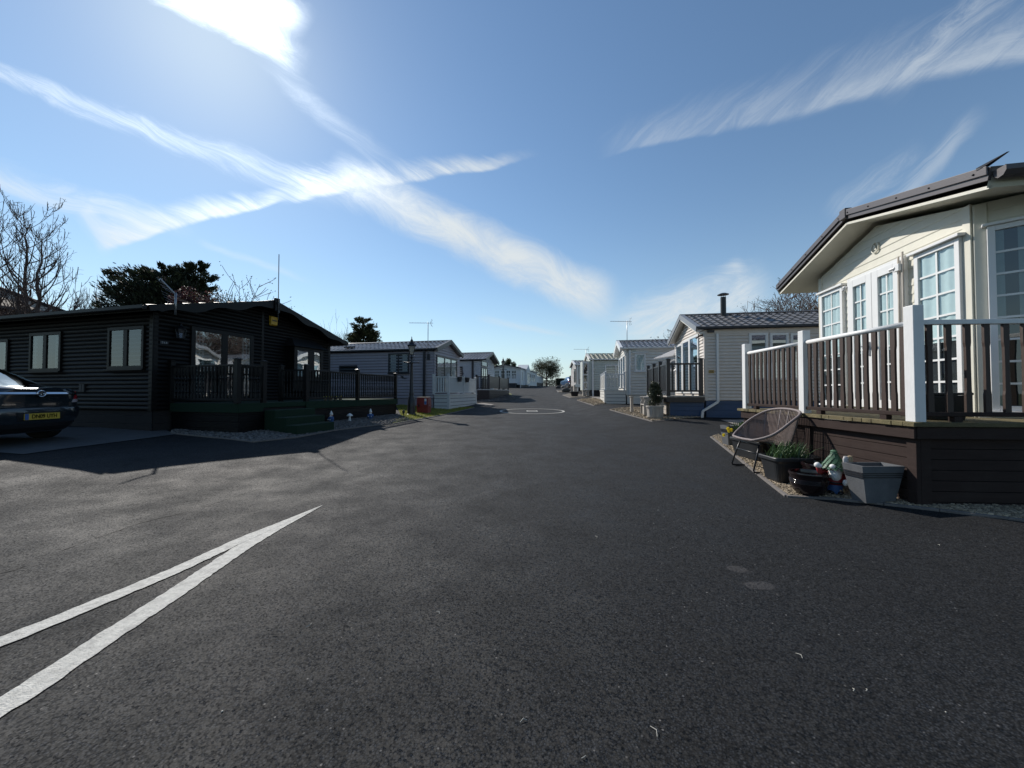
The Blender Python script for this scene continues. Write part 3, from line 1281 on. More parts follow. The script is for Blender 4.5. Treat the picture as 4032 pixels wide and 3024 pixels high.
S.append(streak((3260, 880), (3640, 560), (70, 60), (60, 60), .26, .25, .3, 40, (3, 22), .75))
S.append(streak((3330, 980), (3900, 420), (60, 60), (50, 50), .32, .25, .3, 45, (3, 24), .75))
S.append(streak((3480, 420), (4050, -180), (90, 120), (70, 100), .26, .25, .1, 48, (3, 24), .75))
S.append(streak((2380, 1330), (3050, 1100), (150, 130), (190, 160), .85, .2, .25, 15, (7, 12), .6))
S.append(streak((2780, 1150), (2930, 1030), (60, 50), (70, 60), .5, .3, .3, 20, (8, 14), .6))
S.append(streak((1850, 1240), (2260, 1330), (25, 16), (20, 16), .38, .2, .3, -10, (4, 24), .6))
S.append(streak((760, 955), (1260, 1110), (26, 20), (20, 16), .25, .2, .3, -15, (4, 24), .5))
S.append(streak((250, 1130), (900, 1190), (50, 50), (60, 60), .3, .3, .3, -5, (4, 18), .5))
inv = None
for m in S:
    q = mth('SUBTRACT', 1, m)
    inv = q if inv is None else mth('MULTIPLY', inv, q)
mask = mth('MULTIPLY', mth('SUBTRACT', 1, inv), front, clamp=True)
# thin high veil everywhere, a little stronger low down
dots = nd(nt, 'ShaderNodeVectorMath', operation='DOT_PRODUCT')
WL(tc.outputs['Generated'], dots.inputs[0])
dots.inputs[1].default_value = SUN
cosg = mth('MAXIMUM', dots.outputs['Value'], 0)
halo = mth('ADD', mth('MULTIPLY', mth('POWER', cosg, 22), .05), mth('MULTIPLY', mth('POWER', cosg, 130), .55))
boost = mth('ADD', .84, mth('MULTIPLY', mth('POWER', cosg, 30), 1.6))
cc_ = nd(nt, 'ShaderNodeVectorMath', operation='SCALE')
cc_.inputs[0].default_value = tuple(x / STR for x in (.86, .93, .97))
WL(boost, cc_.inputs['Scale'])
skyt = nd(nt, 'ShaderNodeVectorMath', operation='MULTIPLY')
WL(sky.outputs[0], skyt.inputs[0])
skyt.inputs[1].default_value = (1.11, 1.22, 1.24)
mx0 = nd(nt, 'ShaderNodeMix', data_type='RGBA')
WL(mth('MINIMUM', halo, .8), mx0.inputs['Factor'])
WL(skyt.outputs[0], mx0.inputs[6])
mx0.inputs[7].default_value = tuple(x / STR for x in (.72, .86, .98)) + (1,)
# paler air towards the horizon, sky dimmed behind the camera to lessen fill light
hzn = mth('MULTIPLY', mth('POWER', mth('SUBTRACT', 1, mth('MAXIMUM', sep.outputs[2], 0)), 7), .88)
mxh = nd(nt, 'ShaderNodeMix', data_type='RGBA')
WL(hzn, mxh.inputs['Factor'])
WL(mx0.outputs[2], mxh.inputs[6])
mxh.inputs[7].default_value = tuple(x / STR for x in (.60, .735, .80)) + (1,)
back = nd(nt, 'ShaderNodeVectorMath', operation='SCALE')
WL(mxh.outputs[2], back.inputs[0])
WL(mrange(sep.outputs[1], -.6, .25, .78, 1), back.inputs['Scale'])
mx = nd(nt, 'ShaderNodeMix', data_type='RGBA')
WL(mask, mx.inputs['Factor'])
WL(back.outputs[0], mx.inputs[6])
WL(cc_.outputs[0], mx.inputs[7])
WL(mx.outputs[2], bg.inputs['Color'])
w.cycles.sampling_method = 'MANUAL'
w.cycles.sample_map_resolution = 1024

sc.view_settings.view_transform = 'Standard'
sc.view_settings.look = 'None'
sc.view_settings.exposure = 0
sc.view_settings.gamma = 1
sc.cycles.max_bounces = 6
sc.cycles.transparent_max_bounces = 12
sc.cycles.sample_clamp_indirect = 4
sc.cycles.use_denoising = True
sc.cycles.denoising_prefilter = 'ACCURATE'
sc.cycles.use_adaptive_sampling = False

# ------------------------------------------------------------------ the ground
mb = MB()
ys = [-300, -120, -60, -30, -12] + [i * 2 for i in range(-3, 60)] + [130, 160, 220, 320, 500, 900, 1600, 3000]
xs = [-3000, -1500, -700, -350, -180, -100] + [i * 4 for i in range(-18, 19)] + [100, 180, 350, 700, 1500, 3000]
mb.grid([[(x, y, ground(x, y) - (.45 if -30 <= x <= 28 and -8 <= y <= 80 else .06)) for x in xs] for y in ys])
tag(mb.build('ground', A['field'], fix=False, smooth=True), kind='structure')
mb = MB()
xs = [i * .5 for i in range(-64, 61)]
ys = [i * .5 for i in range(-16, 165)]
mb.grid([[(x, y, ground(x, y)) for x in xs] for y in ys])
tag(mb.build('road', A['road'], fix=False, smooth=True), kind='structure')


def ribbon(name, pts, w, dz, m, jag=0, seed=3, w1=None, gap=0):
    """painted line or seam along plan points"""
    r = random.Random(seed)
    dense = []
    for a, b in zip(pts[:-1], pts[1:]):
        k = max(2, int((b - a).length / .06))
        dense += [a.lerp(b, i / k) for i in range(k)]
    dense.append(pts[-1])
    A_, B_ = [], []
    n = len(dense)
    for i, p in enumerate(dense):
        d = (dense[min(i + 1, n - 1)] - dense[max(i - 1, 0)]).normalized()
        q = Vector((-d.y, d.x))
        ww = w if w1 is None else lerp(w, w1, i / (n - 1))
        a = p + q * (ww / 2 + r.uniform(-jag, jag))
        b = p - q * (ww / 2 + r.uniform(-jag, jag))
        A_.append((a.x, a.y, ground(a.x, a.y) + dz))
        B_.append((b.x, b.y, ground(b.x, b.y) + dz))
    mb = MB().strip(B_, A_)
    if gap:
        ph = [mnoise.noise(Vector((i * .21, 3.1, 0))) for i in range(len(mb.f))]
        mb.f = [q for q, h in zip(mb.f, ph) if h > -.12]
    return tag(mb.build(name, m, fix=False), kind='structure')


# the two white lines running together to a point
tip = gp(1272, 1990)
n1 = [gp(-1000, 3330), gp(0, 2797), gp(400, 2525), gp(700, 2330), gp(960, 2152), gp(1080, 2085)]
n2 = [gp(-900, 2835), gp(0, 2535), gp(380, 2378), gp(700, 2245), gp(960, 2123), gp(1090, 2070)]


def taper(name, pts, w, tip, dz):
    P_ = pts + [tip]
    dense = []
    for a, b in zip(P_[:-1], P_[1:]):
        k = max(2, int((b - a).length / .03))
        dense += [a.lerp(b, i / k) for i in range(k)]
    dense.append(tip)
    # smooth the centre line
    for _ in range(25):
        dense = [dense[0]] + [(dense[i-1] + dense[i] * 2 + dense[i+1]) / 4 for i in range(1, len(dense) - 1)] + [dense[-1]]
    r = random.Random(5)
    tot = sum((b - a).length for a, b in zip(dense[:-1], dense[1:]))
    A_, B_, acc = [], [], 0
    for i, p in enumerate(dense):
        d = (dense[min(i + 1, len(dense) - 1)] - dense[max(i - 1, 0)]).normalized()
        q = Vector((-d.y, d.x))
        rem = tot - acc
        ww = w * min(1, rem / .95) ** .8
        a = p + q * (ww / 2 + r.uniform(-.005, .005) * min(1, rem))
        b = p - q * (ww / 2 + r.uniform(-.005, .005) * min(1, rem))
        A_.append((a.x, a.y, ground(a.x, a.y) + dz))
        B_.append((b.x, b.y, ground(b.x, b.y) + dz))
        if i < len(dense) - 1:
            acc += (dense[i + 1] - p).length
    return tag(MB().strip(B_, A_).build(name, A['line'], fix=False), kind='structure')


taper('road_marking', n1, .135, tip, .005)
taper('road_marking', n2, .12, tip, .0062)
# painted ring with the small frame in its middle
rc = (gp(2011, 1601) + gp(2222, 1617)) / 2
rc = gp(2095, 1619)
rad = 70 * 1.8228 * rc.y / F
mb = MB()
A_, B_ = [], []
for i in range(97):
    a = 2 * PI * i / 96
    for lst, rr in ((A_, rad), (B_, rad - .10)):
        x, y = rc.x + rr * math.cos(a), rc.y + rr * math.sin(a)
        lst.append((x, y, ground(x, y) + .006))
mb.strip(A_, B_)
tag(mb.build('road_marking', A['line'], fix=False), kind='structure')
cv = thing('inspection_cover', 'small square metal cover inside the white painted ring on the road', 'cover', (rc.x, rc.y, ground(rc.x, rc.y)))
sl_ = math.atan(.03)
fr = MB()
for x0, x1, y0, y1 in ((-.26, .26, -.26, -.2), (-.26, .26, .2, .26), (-.26, -.2, -.2, .2), (.2, .26, -.2, .2)):
    fr.hexa([(x, y, y * .03 + z) for z in (-.02, .012) for x, y in ((x0, y0), (x1, y0), (x1, y1), (x0, y1))])
fr.build('frame', A['line'], cv)
fr = MB().hexa([(x, y, y * .03 + z) for z in (-.02, .008) for x, y in ((-.2, -.2), (.2, -.2), (.2, .2), (-.2, .2))])
fr.build('lid', A['slab'], cv)

# seams in the surfacing
ribbon('road_seam', [gp(-300, 2330), gp(60, 2245), gp(340, 2130), gp(560, 2058), gp(760, 2010), gp(960, 1945), gp(1140, 1893)], .016, .0025, A['old'], .010, gap=.45)

pad = [gp(-700, 1745), gp(-250, 1765), gp(92, 1791), gp(400, 1750), gp(690, 1712), gp(640, 1688), gp(300, 1684), gp(-700, 1664)]
sheet('concrete_pad', pad, .012, A['conc'])
# grass beside the lamp post
gpoly = [gp(1545, 1668), gp(1650, 1650), gp(1758, 1630), gp(1868, 1604), gp(1768, 1604), gp(1690, 1592), gp(1600, 1584), gp(1560, 1600), gp(1580, 1640)]
sheet('turf_base', gpoly, .012, A['turf'])
mb = MB()
r = random.Random(3)
gx = [p.x for p in gpoly]
gy = [p.y for p in gpoly]
gtup = [(p.x, p.y) for p in gpoly]
for _ in range(26000):
    x, y = r.uniform(min(gx), max(gx)), r.uniform(min(gy), max(gy))
    if not inpoly((x, y), gtup):
        continue
    z = ground(x, y) + .01
    a = r.uniform(0, 2 * PI)
    h = r.uniform(.03, .075)
    wdt = .007
    lx, ly = r.uniform(-.03, .03), r.uniform(-.03, .03)
    c, s_ = math.cos(a) * wdt, math.sin(a) * wdt
    mb.add([(x - c, y - s_, z), (x + c, y + s_, z), (x + lx, y + ly, z + h)], [(0, 1, 2)])
tag(mb.build('grass', A['grass'], fix=False), kind='stuff')
kerb('edging', [gp(1545, 1670), gp(1650, 1652), gp(1758, 1632), gp(1868, 1606)], .05, .025, A['kerb'])
# small tuft of grass at the far end of the dark deck
g2 = [gp(2000, 1562), gp(2017, 1557), gp(2012, 1549), gp(2000, 1547)]
sheet('turf_base', g2, .012, A['turf'], step=.3, edge=.2)

# ================================================================== BLACK LODGE
bl = Unit('lodge', 'black timber lodge with wavy bargeboards and a dark low-pitched roof', 'lodge', (-8.36, 8.6), (.2516, .968), 1, zg=.30)
TG, TS = bl.TG(), bl.TS()
shell(bl, 5.64, 11, .52, 2.82, 3.56, 'black', h=.1, prof=LOG, corner='blacktrim', ctrim=.09)
skirt(bl, 5.64, 11, -.4, .53, 'brick', inset=.05)
roof(bl, 5.64, 11, 2.84, 3.70, .40, .5, 'blackroof', 'blacktrim', bar_h=.15, gutter='blacktrim', soffit='black', th=.1, rows=9, scallop=True, cw=.3, amp=.02)
# finial block on the apex
MB().tbox(TG, 2.74, 2.90, 3.40, 3.80, .49, .56).build('apex_block', A['blacktrim'], bl.root, bevel=.01)
# battens dividing the gable
t = MB()
s = bl.gs(1029)
t.tbox(TG, s - .04, s + .04, .70, 3.45, .002, .03)
t.build('batten', A['blacktrim'], bl.root)
# gable patio door
s0, s1 = bl.gs(744), bl.gs(991)
window(bl, TG, s0, s1, .74, bl.gz(s0, 1283), cols=(0, .5, 1), fw=.10, mull=.16, frame='blacktrim', pane='glm', name='patio_door', curtain='netb', czone=[(0, .16), (.84, 1)], sill=False)
# small bay on the right of the gable
s0, s1 = bl.gs(1152, .28), bl.gs(1266, .28)
TB = lambda a, z, d: (d + .28, a, z)
zt_ = bl.gz(s0, 1362, .28)
m = MB()
m.tbox(TG, s0, s1, 1.0, zt_, .0, .279)
m.build('bay', A['black'], bl.root)
window(bl, TB, s0, (s0 + s1) / 2 + .1, 1.35, zt_, fw=.13, frame='blacktrim', pane='glm', curtain='netb', sill=False)
window(bl, TB, (s0 + s1) / 2 + .1, s1, 1.35, zt_, fw=.12, frame='blacktrim', pane='glm', curtain='netb', sill=False)
m = MB()
m.hexa([(.0, s0 - .1, zt_ + .002), (.44, s0 - .1, zt_ + .002), (.44, s1 + .1, zt_ + .002), (0, s1 + .1, zt_ + .002),
        (.0, s0 + .12, zt_ + .3), (.1, s0 + .12, zt_ + .3), (.1, s1 - .12, zt_ + .3), (0, s1 - .12, zt_ + .3)])
m.build('bay_roof', A['blackroof'], bl.root)
# long wall
for (a, b, top, bot, sh) in ((122, 246, 1305, 1461, 'netb'), (430, 572, 1282, 1452, None), (-70, 38, 1335, 1465, 'netb')):
    s0, s1 = bl.sd(b), bl.sd(a)
    window(bl, TS, s0, s1, bl.sz(s0, bot), bl.sz(s0, top), cols=(0, .5, 1), fw=.075, mull=.13, frame='blacktrim', pane='gld',
           curtain=sh, czone=[(0, .18), (.8, 1)], back='blind' if not sh else 'dark')
s = bl.sd(331)
v = MB()
for i in range(2):
    v.tbox(TS, s - .09 + i * .1, s - .01 + i * .1, bl.sz(s, 1543), bl.sz(s, 1512), .02, .05)
v.build('vent', mat('vent_grey', (.03, .03, .032), .6), bl.root)
# wall lantern
s = bl.gs(694)
zc = bl.gz(s, 1315)
ln = thing('wall_lantern', 'black lantern fixed to the dark gable left of the patio door', 'lantern')
ln.location = (*bl.W(.12, s), bl.zg + zc)
ln.rotation_euler = (0, 0, bl.yaw)
MB().tube([(-.1, 0, .02), (-.1, 0, .22), (-.05, 0, .27), (0, 0, .24)], .012, 8).build('bracket', A['iron'], ln, smooth=True)
MB().lathe([(.11, .10), (.115, .12), (.07, .16), (.03, .2), (.015, .25)], 6).build('lamp_cap', A['iron'], ln)
f = MB()
for i in range(6):
    a = PI / 3 * i
    f.tube([(.10 * math.cos(a), .10 * math.sin(a), .10), (.07 * math.cos(a), .07 * math.sin(a), -.10)], .007, 5)
f.lathe([(.075, -.12), (.08, -.10), (.03, -.15)], 6)
f.build('lamp_frame', A['iron'], ln)
MB().lathe([(.062, -.10), (.092, .10)], 6, cap=False).build('pane', glass('lamp_glass', .25, (.75, .75, .78)), ln, fix=False)
# number plate and alarm
s = bl.gs(640)
pl = MB().tbox(TG, s - .085, s + .085, bl.gz(s, 1354), bl.gz(s, 1344), .02, .03).build('number_plate', mat('plate_grey', (.03, .03, .033), .5), bl.root)
M0 = Matrix.Translation((.0315, s, bl.gz(s, 1349))) @ Matrix.Rotation(PI / 2, 4, 'Z') @ Matrix.Rotation(PI / 2, 4, 'X')
text_mesh('numerals', '213', .06, mat('numeral_white', (.42, .42, .44), .5), pl, M0, .001, xs=1.35)
s = bl.gs(1068)
zc = bl.gz(s, 1265)
al = thing('alarm_box', 'yellow alarm box under the peak of the dark gable', 'alarm box', (*bl.W(.02, s), bl.zg + zc), bl.yaw)
MB().hexa([(0, -.13, -.14), (.07, -.11, -.11), (.07, .11, -.11), (0, .13, -.14), (0, -.14, .17), (.08, -.12, .14), (.08, .12, .14), (0, .14, .17)]).build('case', A['yellow'], al, bevel=.012)
b = MB()
b.tbox(lambda a, z, d: (.08 + d, a, z), -.08, .08, .0, .04, -.004, .003)
b.build('badge_strip', A['blackplastic'], al)
# pole on the apex
pz = zat(997, bl.W(.58, 2.82).y) - bl.zg
pole = thing('flagpole', 'thin bare metal pole rising from the peak of the dark gable', 'pole', (*bl.W(.575, 2.82), bl.zg + 3.15), bl.yaw)
MB().tube([(0, 0, 0), (0, 0, pz - 3.15)], .012, 8).build('shaft', A['alu'], pole, smooth=True)
for zc in (.2, .45):
    MB().box(-.03, .03, -.03, .03, zc, zc + .08).build('clamp', A['iron'], pole)
# tangled aerial on the left end of the bargeboard
q = bl.W(.50, .12)
ar = thing('tv_aerial', 'weathered fan-shaped aerial on the left corner of the dark roof', 'aerial', (q.x, q.y, bl.zg + 2.85), bl.yaw, 'television aerials on the caravans')
MB().tube([(0, 0, -.1), (0, 0, .42)], .022, 8).build('mast', A['alu'], ar, smooth=True)
m = MB()
tipb = Vector((-.22, -.18, .72))
m.tube([(0, 0, .38), tipb], .014, 6)
m.build('boom', A['alu'], ar)
m = MB()
r = random.Random(2)
for i in range(7):
    p = Vector((0, 0, .38)).lerp(tipb, i / 7)
    ln_ = .20 - .015 * i
    m.tube([p + Vector((-.02, -ln_, .04 + r.uniform(-.02, .02))), p, p + Vector((.02, ln_ * .4, -.04))], .0035, 4)
for i in range(5):
    z = .3 - i * .06
    m.tube([(0, 0, z), (-.06, -.26 + .03 * i, z + .10)], .0035, 4)
m.build('elements', A['alu'], ar)

# deck of the black lodge -------------------------------------------------------
dk = Unit('deck', 'black timber deck with turned balusters and a green carpet edge', 'deck', bl.W(2.14, .36), (.2516, .968), 1, zg=.29)
D = dk.root
zt = .70
MB().box(-2.12, 0, 0, 6.5, zt - .12, zt).build('deck_floor', A['carpet'], D, bevel=.01)
e = MB()
e.box(.002, .022, -.02, .60, zt - .21, zt - .004)
e.box(.002, .022, 1.92, 6.52, zt - .21, zt - .004)
e.box(-2.1, .0, -.022, -.002, zt - .21, zt - .004)
e.box(-1.5, .0, 6.502, 6.522, zt - .21, zt - .004)
e.build('carpet_edge', A['carpet'], D, bevel=.006)
plank_skirt(D, [(-2.1, .03), (-.03, .03), (-.03, 6.47), (-1.5, 6.47)], -.4, zt - .13, .15, .008, 'black')
for i in range(3):
    z = .525 - .175 * i
    MB().box(.024 if i == 0 else .35 * i, .35 * (i + 1), .62 - .03 * i, 1.9 - .05 * i, -.15, z).build('step', A['carpet'], D, bevel=.02)
for x, y in ((0, 0), (0, .66), (0, 1.98), (0, 4.17), (0, 6.46), (-.86, 1.98), (-.86, .66), (-2.03, 0)):
    post(D, x - .05, y + .0, zt, zt + 1.0 if (x, y) != (0, 6.46) else zt + .98, .10, 'blacktrim', cap=True)
kw = dict(sp=.105, w=.05, kind='turned', rail_w=.07, rail_h=.045)
pairs = [((-2.03, 0), (0, 0)), ((0, 0), (0, .66)), ((0, .66), (-.86, .66)), ((0, 1.98), (-.86, 1.98)), ((0, 1.98), (0, 4.17)), ((0, 4.17), (0, 6.46))]
for a, b in pairs:
    railing(D, (a[0] - .05, a[1]), (b[0] - .05, b[1]), zt + .06, zt + .90, 'blacktrim', 'blacktrim', **kw)
# little yellow flower pots standing on the deck floor behind the balusters
for i, yy in enumerate((2.9, 3.12, 3.34, 3.56)):
    q = dk.W(-.22, yy)
    fp = thing('flower_pot', 'small pot of yellow flowers behind the black balusters', 'flower pot', (q.x, q.y, dk.zg + zt), 0, 'yellow flower pots on the black deck')
    MB().lathe([(.04, 0), (.055, .07), (.06, .075)], 10).build('pot', A['stonew'], fp, smooth=True)
    m = MB()
    for k in range(9):
        a = k * 2.4
        m.ball((.03 * math.cos(a), .03 * math.sin(a), .10 + .012 * (k % 3)), .02, 6, 4)
    m.build('flowers', mat('pot_yellow', (.75, .60, .08), .7) if i == 0 else bpy.data.materials['pot_yellow'], fp)

# ================================================================== GREY CARAVAN
gc = Unit('caravan', 'mid grey caravan with charcoal trim and triple glazed doors', 'caravan', (-3.97, 18.8), (.2168, .976), 1, zg=.52, group='static caravans along the road')
TG, TS = gc.TG(), gc.TS()
shell(gc, 3.66, 10.5, .40, 2.84, 3.42, 'grey', h=.15, corner=None)
skirt(gc, 3.66, 10.5, -.2, .41, 'grey', h=.19)
roof(gc, 3.66, 10.5, 2.94, 3.58, .10, .22, 'tile', 'charcoal', bar_h=.13, gutter='charcoal', soffit='grey', rows=5, cw=.25, bar_under='charcoal')
MB().tbox(TS, 4.9, 5.5, 3.16, 3.24, -.5, -.35).build('roof_vent', A['charcoal'], gc.root)
downpipe(gc, TS, gc.sd(1672), .42, 2.85, 'charcoal', .10)
s0, s1 = gc.sd(1612), gc.sd(1530)
window(gc, TS, s0, s1, gc.sz(s0, 1469), gc.sz(s0, 1390), cols=(0, .52, 1), fw=.07, frame='charcoal', pane='gl', curtain='netb', czone=[(.04, .3), (.66, .95)])
s0, s1 = gc.sd(1407), gc.sd(1337)
window(gc, TS, s0, s1, gc.sz(s0, 1465), gc.sz(s0, 1438), fw=.07, frame='charcoal', pane='gld')
s1, s0 = gc.gs(1797), gc.gs(1716)
window(gc, TG, s0, s1, .68, gc.gz(s0, 1397), cols=(0, .36, .68, 1), fw=.09, mull=.09, frame='charcoal', pane='glm', name='patio_door', curtain='netb', czone=[(.05, .2), (.4, .62), (.72, .95)], sill=False)
# climbing plant twig ornament on the side
s = gc.sd(1583)
zc = gc.sz(s, 1487)
m = MB()
r = random.Random(9)
for i in range(7):
    m.tube([TS(s + r.uniform(-.3, .3), zc + r.uniform(-.12, .05), .03), TS(s + r.uniform(-.1, .1), zc + r.uniform(-.05, .1), .05), TS(s + r.uniform(-.1, .1), zc + .1, .04)], .008, 4)
m.build('wall_ornament', A['iron'], gc.root)
q = gc.W(.06, -.02)
s = gc.sd(1686)
q = gc.W(-s, -.05)
zb = zat(1411, q.y)
yagi('tall aerial on a thin mast at the corner of the mid grey caravan', (q.x, q.y, zb), zat(1268, q.y) - zb, .95, rot=.05)
MB().tbox(TS, s - .09, s + .03, gc.sz(s, 1416), gc.sz(s, 1394), .01, .09).build('aerial_bracket', A['charcoal'], gc.root)

# grey deck
gd = Unit('deck', 'pale grey vinyl deck with slatted skirt in front of the mid grey caravan', 'deck', gc.W(.84, -.03), (.2168, .976), 1, zg=.46)
D = gd.root
zt = 1.15 - gd.zg
MB().box(-.80, .06, -.06, 4.42, zt - .05, zt).build('deck_floor', A['greydeck'], D, bevel=.008)
plank_skirt(D, [(-.80, 0), (0, 0), (0, 4.36)], -.2, zt - .052, .185, .022, 'greydeck')
for x, y in ((-.03, .03), (-.03, 4.33)):
    MB().box(x - .06, x + .065, y - .065, y + .06, -.2, zt - .055).build('corner_post', A['greydeck'], D)
for x, y in ((0, 0), (0, 2.15), (0, 4.3), (-.8, 0)):
    post(D, x - .05, y + .04, zt, zt + .98, .10, 'greydeck', cap=True)
railing(D, (-.85, .04), (-.05, .04), zt + .07, zt + .90, 'greydeck', 'greydeck', sp=.14, w=.075, t=.025, rail_h=.06)
railing(D, (-.05, .04), (-.05, 2.19), zt + .07, zt + .90, 'greydeck', 'greydeck', sp=.12, w=.06, t=.025, rail_h=.06)
railing(D, (-.05, 2.19), (-.05, 4.34), zt + .07, zt + .90, 'greydeck', 'greydeck', sp=.12, w=.06, t=.025, rail_h=.06)
for yy, lb in ((1.35, 'charcoal rail planter hung nearer the corner of the grey deck'), (2.55, 'charcoal rail planter hung further along the grey deck')):
    q = gd.W(.06, yy)
    rp = thing('rail_planter', lb, 'planter', (q.x, q.y, gd.zg + zt + .66), gd.yaw, 'rail planters on the grey deck')
    MB().lathe([(.10, 0), (.15, .22), (.165, .22), (.165, .26), (.15, .26), (.14, .2)], 14, sy=1.5, sx=.8).build('tub', A['charcoal'], rp, smooth=True, autos=40)
    MB().bar((-.09, 0, .24), (-.09, 0, .10), .03, .02).build('hook', A['iron'], rp)
q = gd.W(.03, 1.95)
bh = thing('basket_hook', 'thin black double hook standing at the grey deck rail', 'hook', (q.x, q.y, gd.zg + zt + .5), gd.yaw)
m = MB().tube([(0, 0, 0), (0, 0, .75)], .008, 6)
for k in (-1, 1):
    m.tube([(0, 0, .55), (0, k * .08, .66), (0, k * .13, .60)], .007, 5)
m.build('stem', A['iron'], bh)
# shallow planters by the skirt
# ================================================================== PALE GREY CARAVAN
pc = Unit('caravan', 'pale grey caravan with charcoal roof edge behind a dark panelled deck', 'caravan', (-2.295, 27), (.2168, .976), 1, zg=.74, group='static caravans along the road')
TG, TS = pc.TG(), pc.TS()
shell(pc, 3.66, 10, .40, 2.80, 3.42, 'lightgrey', h=.15)
skirt(pc, 3.66, 10, -.2, .41, 'darkskirt')
roof(pc, 3.66, 10, 2.9, 3.58, .12, .45, 'tile', 'charcoal', bar_h=.13, gutter='charcoal', soffit='charcoal', rows=5, dx=.08)
downpipe(pc, TS, pc.sd(1862), .42, 2.8, 'charcoal', .12)
s0, s1 = .15, 1.65
window(pc, TG, s0, s1, .68, 2.35, cols=(0, .33, .66, 1), fw=.09, frame='charcoal', pane='glm', name='patio_door', curtain='netb', czone=[(.1, .3), (.5, .9)], sill=False)
window(pc, TG, s0, s1, 2.42, 2.85, fw=.07, frame='charcoal', pane='gl', back='netb', sill=False)
window(pc, TS, pc.sd(1822), pc.sd(1790), 1.5, 2.4, fw=.07, frame='charcoal', pane='gld')
pd_ = Unit('deck', 'dark charcoal deck with solid panels by the pale grey caravan', 'deck', pc.W(.908, -.82), (.2168, .976), 1, zg=.70)
D = pd_.root
zt = 1.45 - pd_.zg
MB().box(-.9, .04, -.04, 6.0, zt - .05, zt).build('deck_floor', A['greydeck'], D)
plank_skirt(D, [(-.9, 0), (0, 0), (0, 6.0), (-.8, 6.0)], -.2, zt - .052, .16, .012, 'charcoal')
for x, y in ((0, 0), (0, 2.9), (0, 5.95), (-.9, 0)):
    post(D, x - .05, y + .05, -.2 if x == 0 else zt, zt + 1.0, .13, 'charcoal', cap=True)
railing(D, (-.95, .05), (-.05, .05), zt + .06, zt + .93, 'charcoal', 'charcoal', sp=.15, w=.04, t=.03, rail_h=.06)
for a, b in ((.05, 2.95), (2.95, 6.0)):
    m = MB()
    m.box(-.075, -.03, a + .07, b - .07, zt + .08, zt + .88)
    m.build('solid_panel', A['charcoal'], D)
    m = MB()
    m.box(-.09, -.01, a + .066, b - .066, zt + .882, zt + .94)
    m.build('hand_rail', A['charcoal'], D)

# ================================================================== FAR WHITE BUNGALOW
fh = Unit('caravan', 'white bungalow caravan far up the road with many-paned gable windows', 'caravan', (-2.78, 50), (.968, -.252), 1, zg=1.83, group='static caravans along the road')
TG = fh.TG()
shell(fh, 3.95, 12, .40, 2.6, 3.02, 'icewhite', h=.15)
skirt(fh, 3.95, 12, -.3, .41, 'darkskirt')
roof(fh, 3.95, 12, 2.62, 3.13, .22, .35, 'tile', 'charcoal', bar_h=.12, gutter=None, soffit='icewhite', rows=5, bar_under='white', dx=.15)
for a, b in ((.45, 1.15), (1.3, 1.95), (2.05, 2.7), (2.8, 3.5)):
    window(fh, TG, a, b, 1.15, 2.35, rows=(0, .62, 1), cols=(0, .5, 1), fw=.08, frame='white', pane='gld', sill=False)
TRW = lambda a, z, d: (-a, 3.95 + d, z)
pg = MB()
pg.tbox(TRW, 3.0, 5.2, .42, 2.6, .0, .25)
pg.prism([(2.8, 2.55), (5.4, 2.55), (4.1, 3.35)], TRW, -1.2, .3)
pg.build('cross_gable', A['icewhite'], fh.root)
for s0, s1 in ((3.3, 4.0), (4.1, 4.9)):
    window(fh, lambda a, z, d: (-a, 4.2 + d, z), s0, s1, .6, 2.3, rows=(0, .72, 1), fw=.1, frame='white', pane='gld', sill=False)
for s0, s1 in ((1.3, 1.7), (6.5, 7.3), (8.2, 9.0), (9.6, 10.4)):
    window(fh, TRW, s0, s1, 1.0, 2.2, fw=.08, frame='white', pane='gld', sill=False)
pg = MB()
pg.tbox(TRW, .1, .2, -.1, 2.5, .02, .1)
pg.tbox(TRW, 5.5, 5.62, -.1, 2.5, .02, .12)
pg.build('downpipe', A['white'], fh.root)
fd = Unit('deck', 'small white railed porch with dark base on the far white bungalow', 'deck', fh.W(1.0, 2.3), (.968, -.252), 1, zg=1.80)
D = fd.root
MB().box(-.95, 0, 0, 1.25, -.3, .62).build('base', A['darkskirt'], D)
MB().box(-.95, .03, -.03, 1.28, .622, .67).build('deck_floor', A['white'], D)
for y in (0.03, 1.22):
    post(D, -.04, y, .67, 1.66, .08, 'white')
railing(D, (-.04, .03), (-.04, 1.22), .72, 1.58, 'white', 'white', sp=.16, w=.05)
# white screen on a raised dark base behind it
a, b = Vector((xat(2112, 61.5), 61.5)), Vector((xat(2144, 63)*1.0, 66))
sf = thing('fence', 'white panel screen on a dark base at the far end of the white bungalow', 'fence', (a.x, a.y, ground(a.x, a.y)))
d = b - a
MB().bar((0, 0, .15), (d.x, d.y, .15), .1, .9).build('base', A['darkskirt'], sf)
MB().bar((0, 0, 1.2), (d.x, d.y, 1.05), .05, 1.1).build('panel', A['icewhite'], sf)
for i in range(4):
    q = d * (i / 3)
    MB().box(q.x - .04, q.x + .04, q.y - .07, q.y - .03, .5, 1.8).build('post', A['white'], sf)

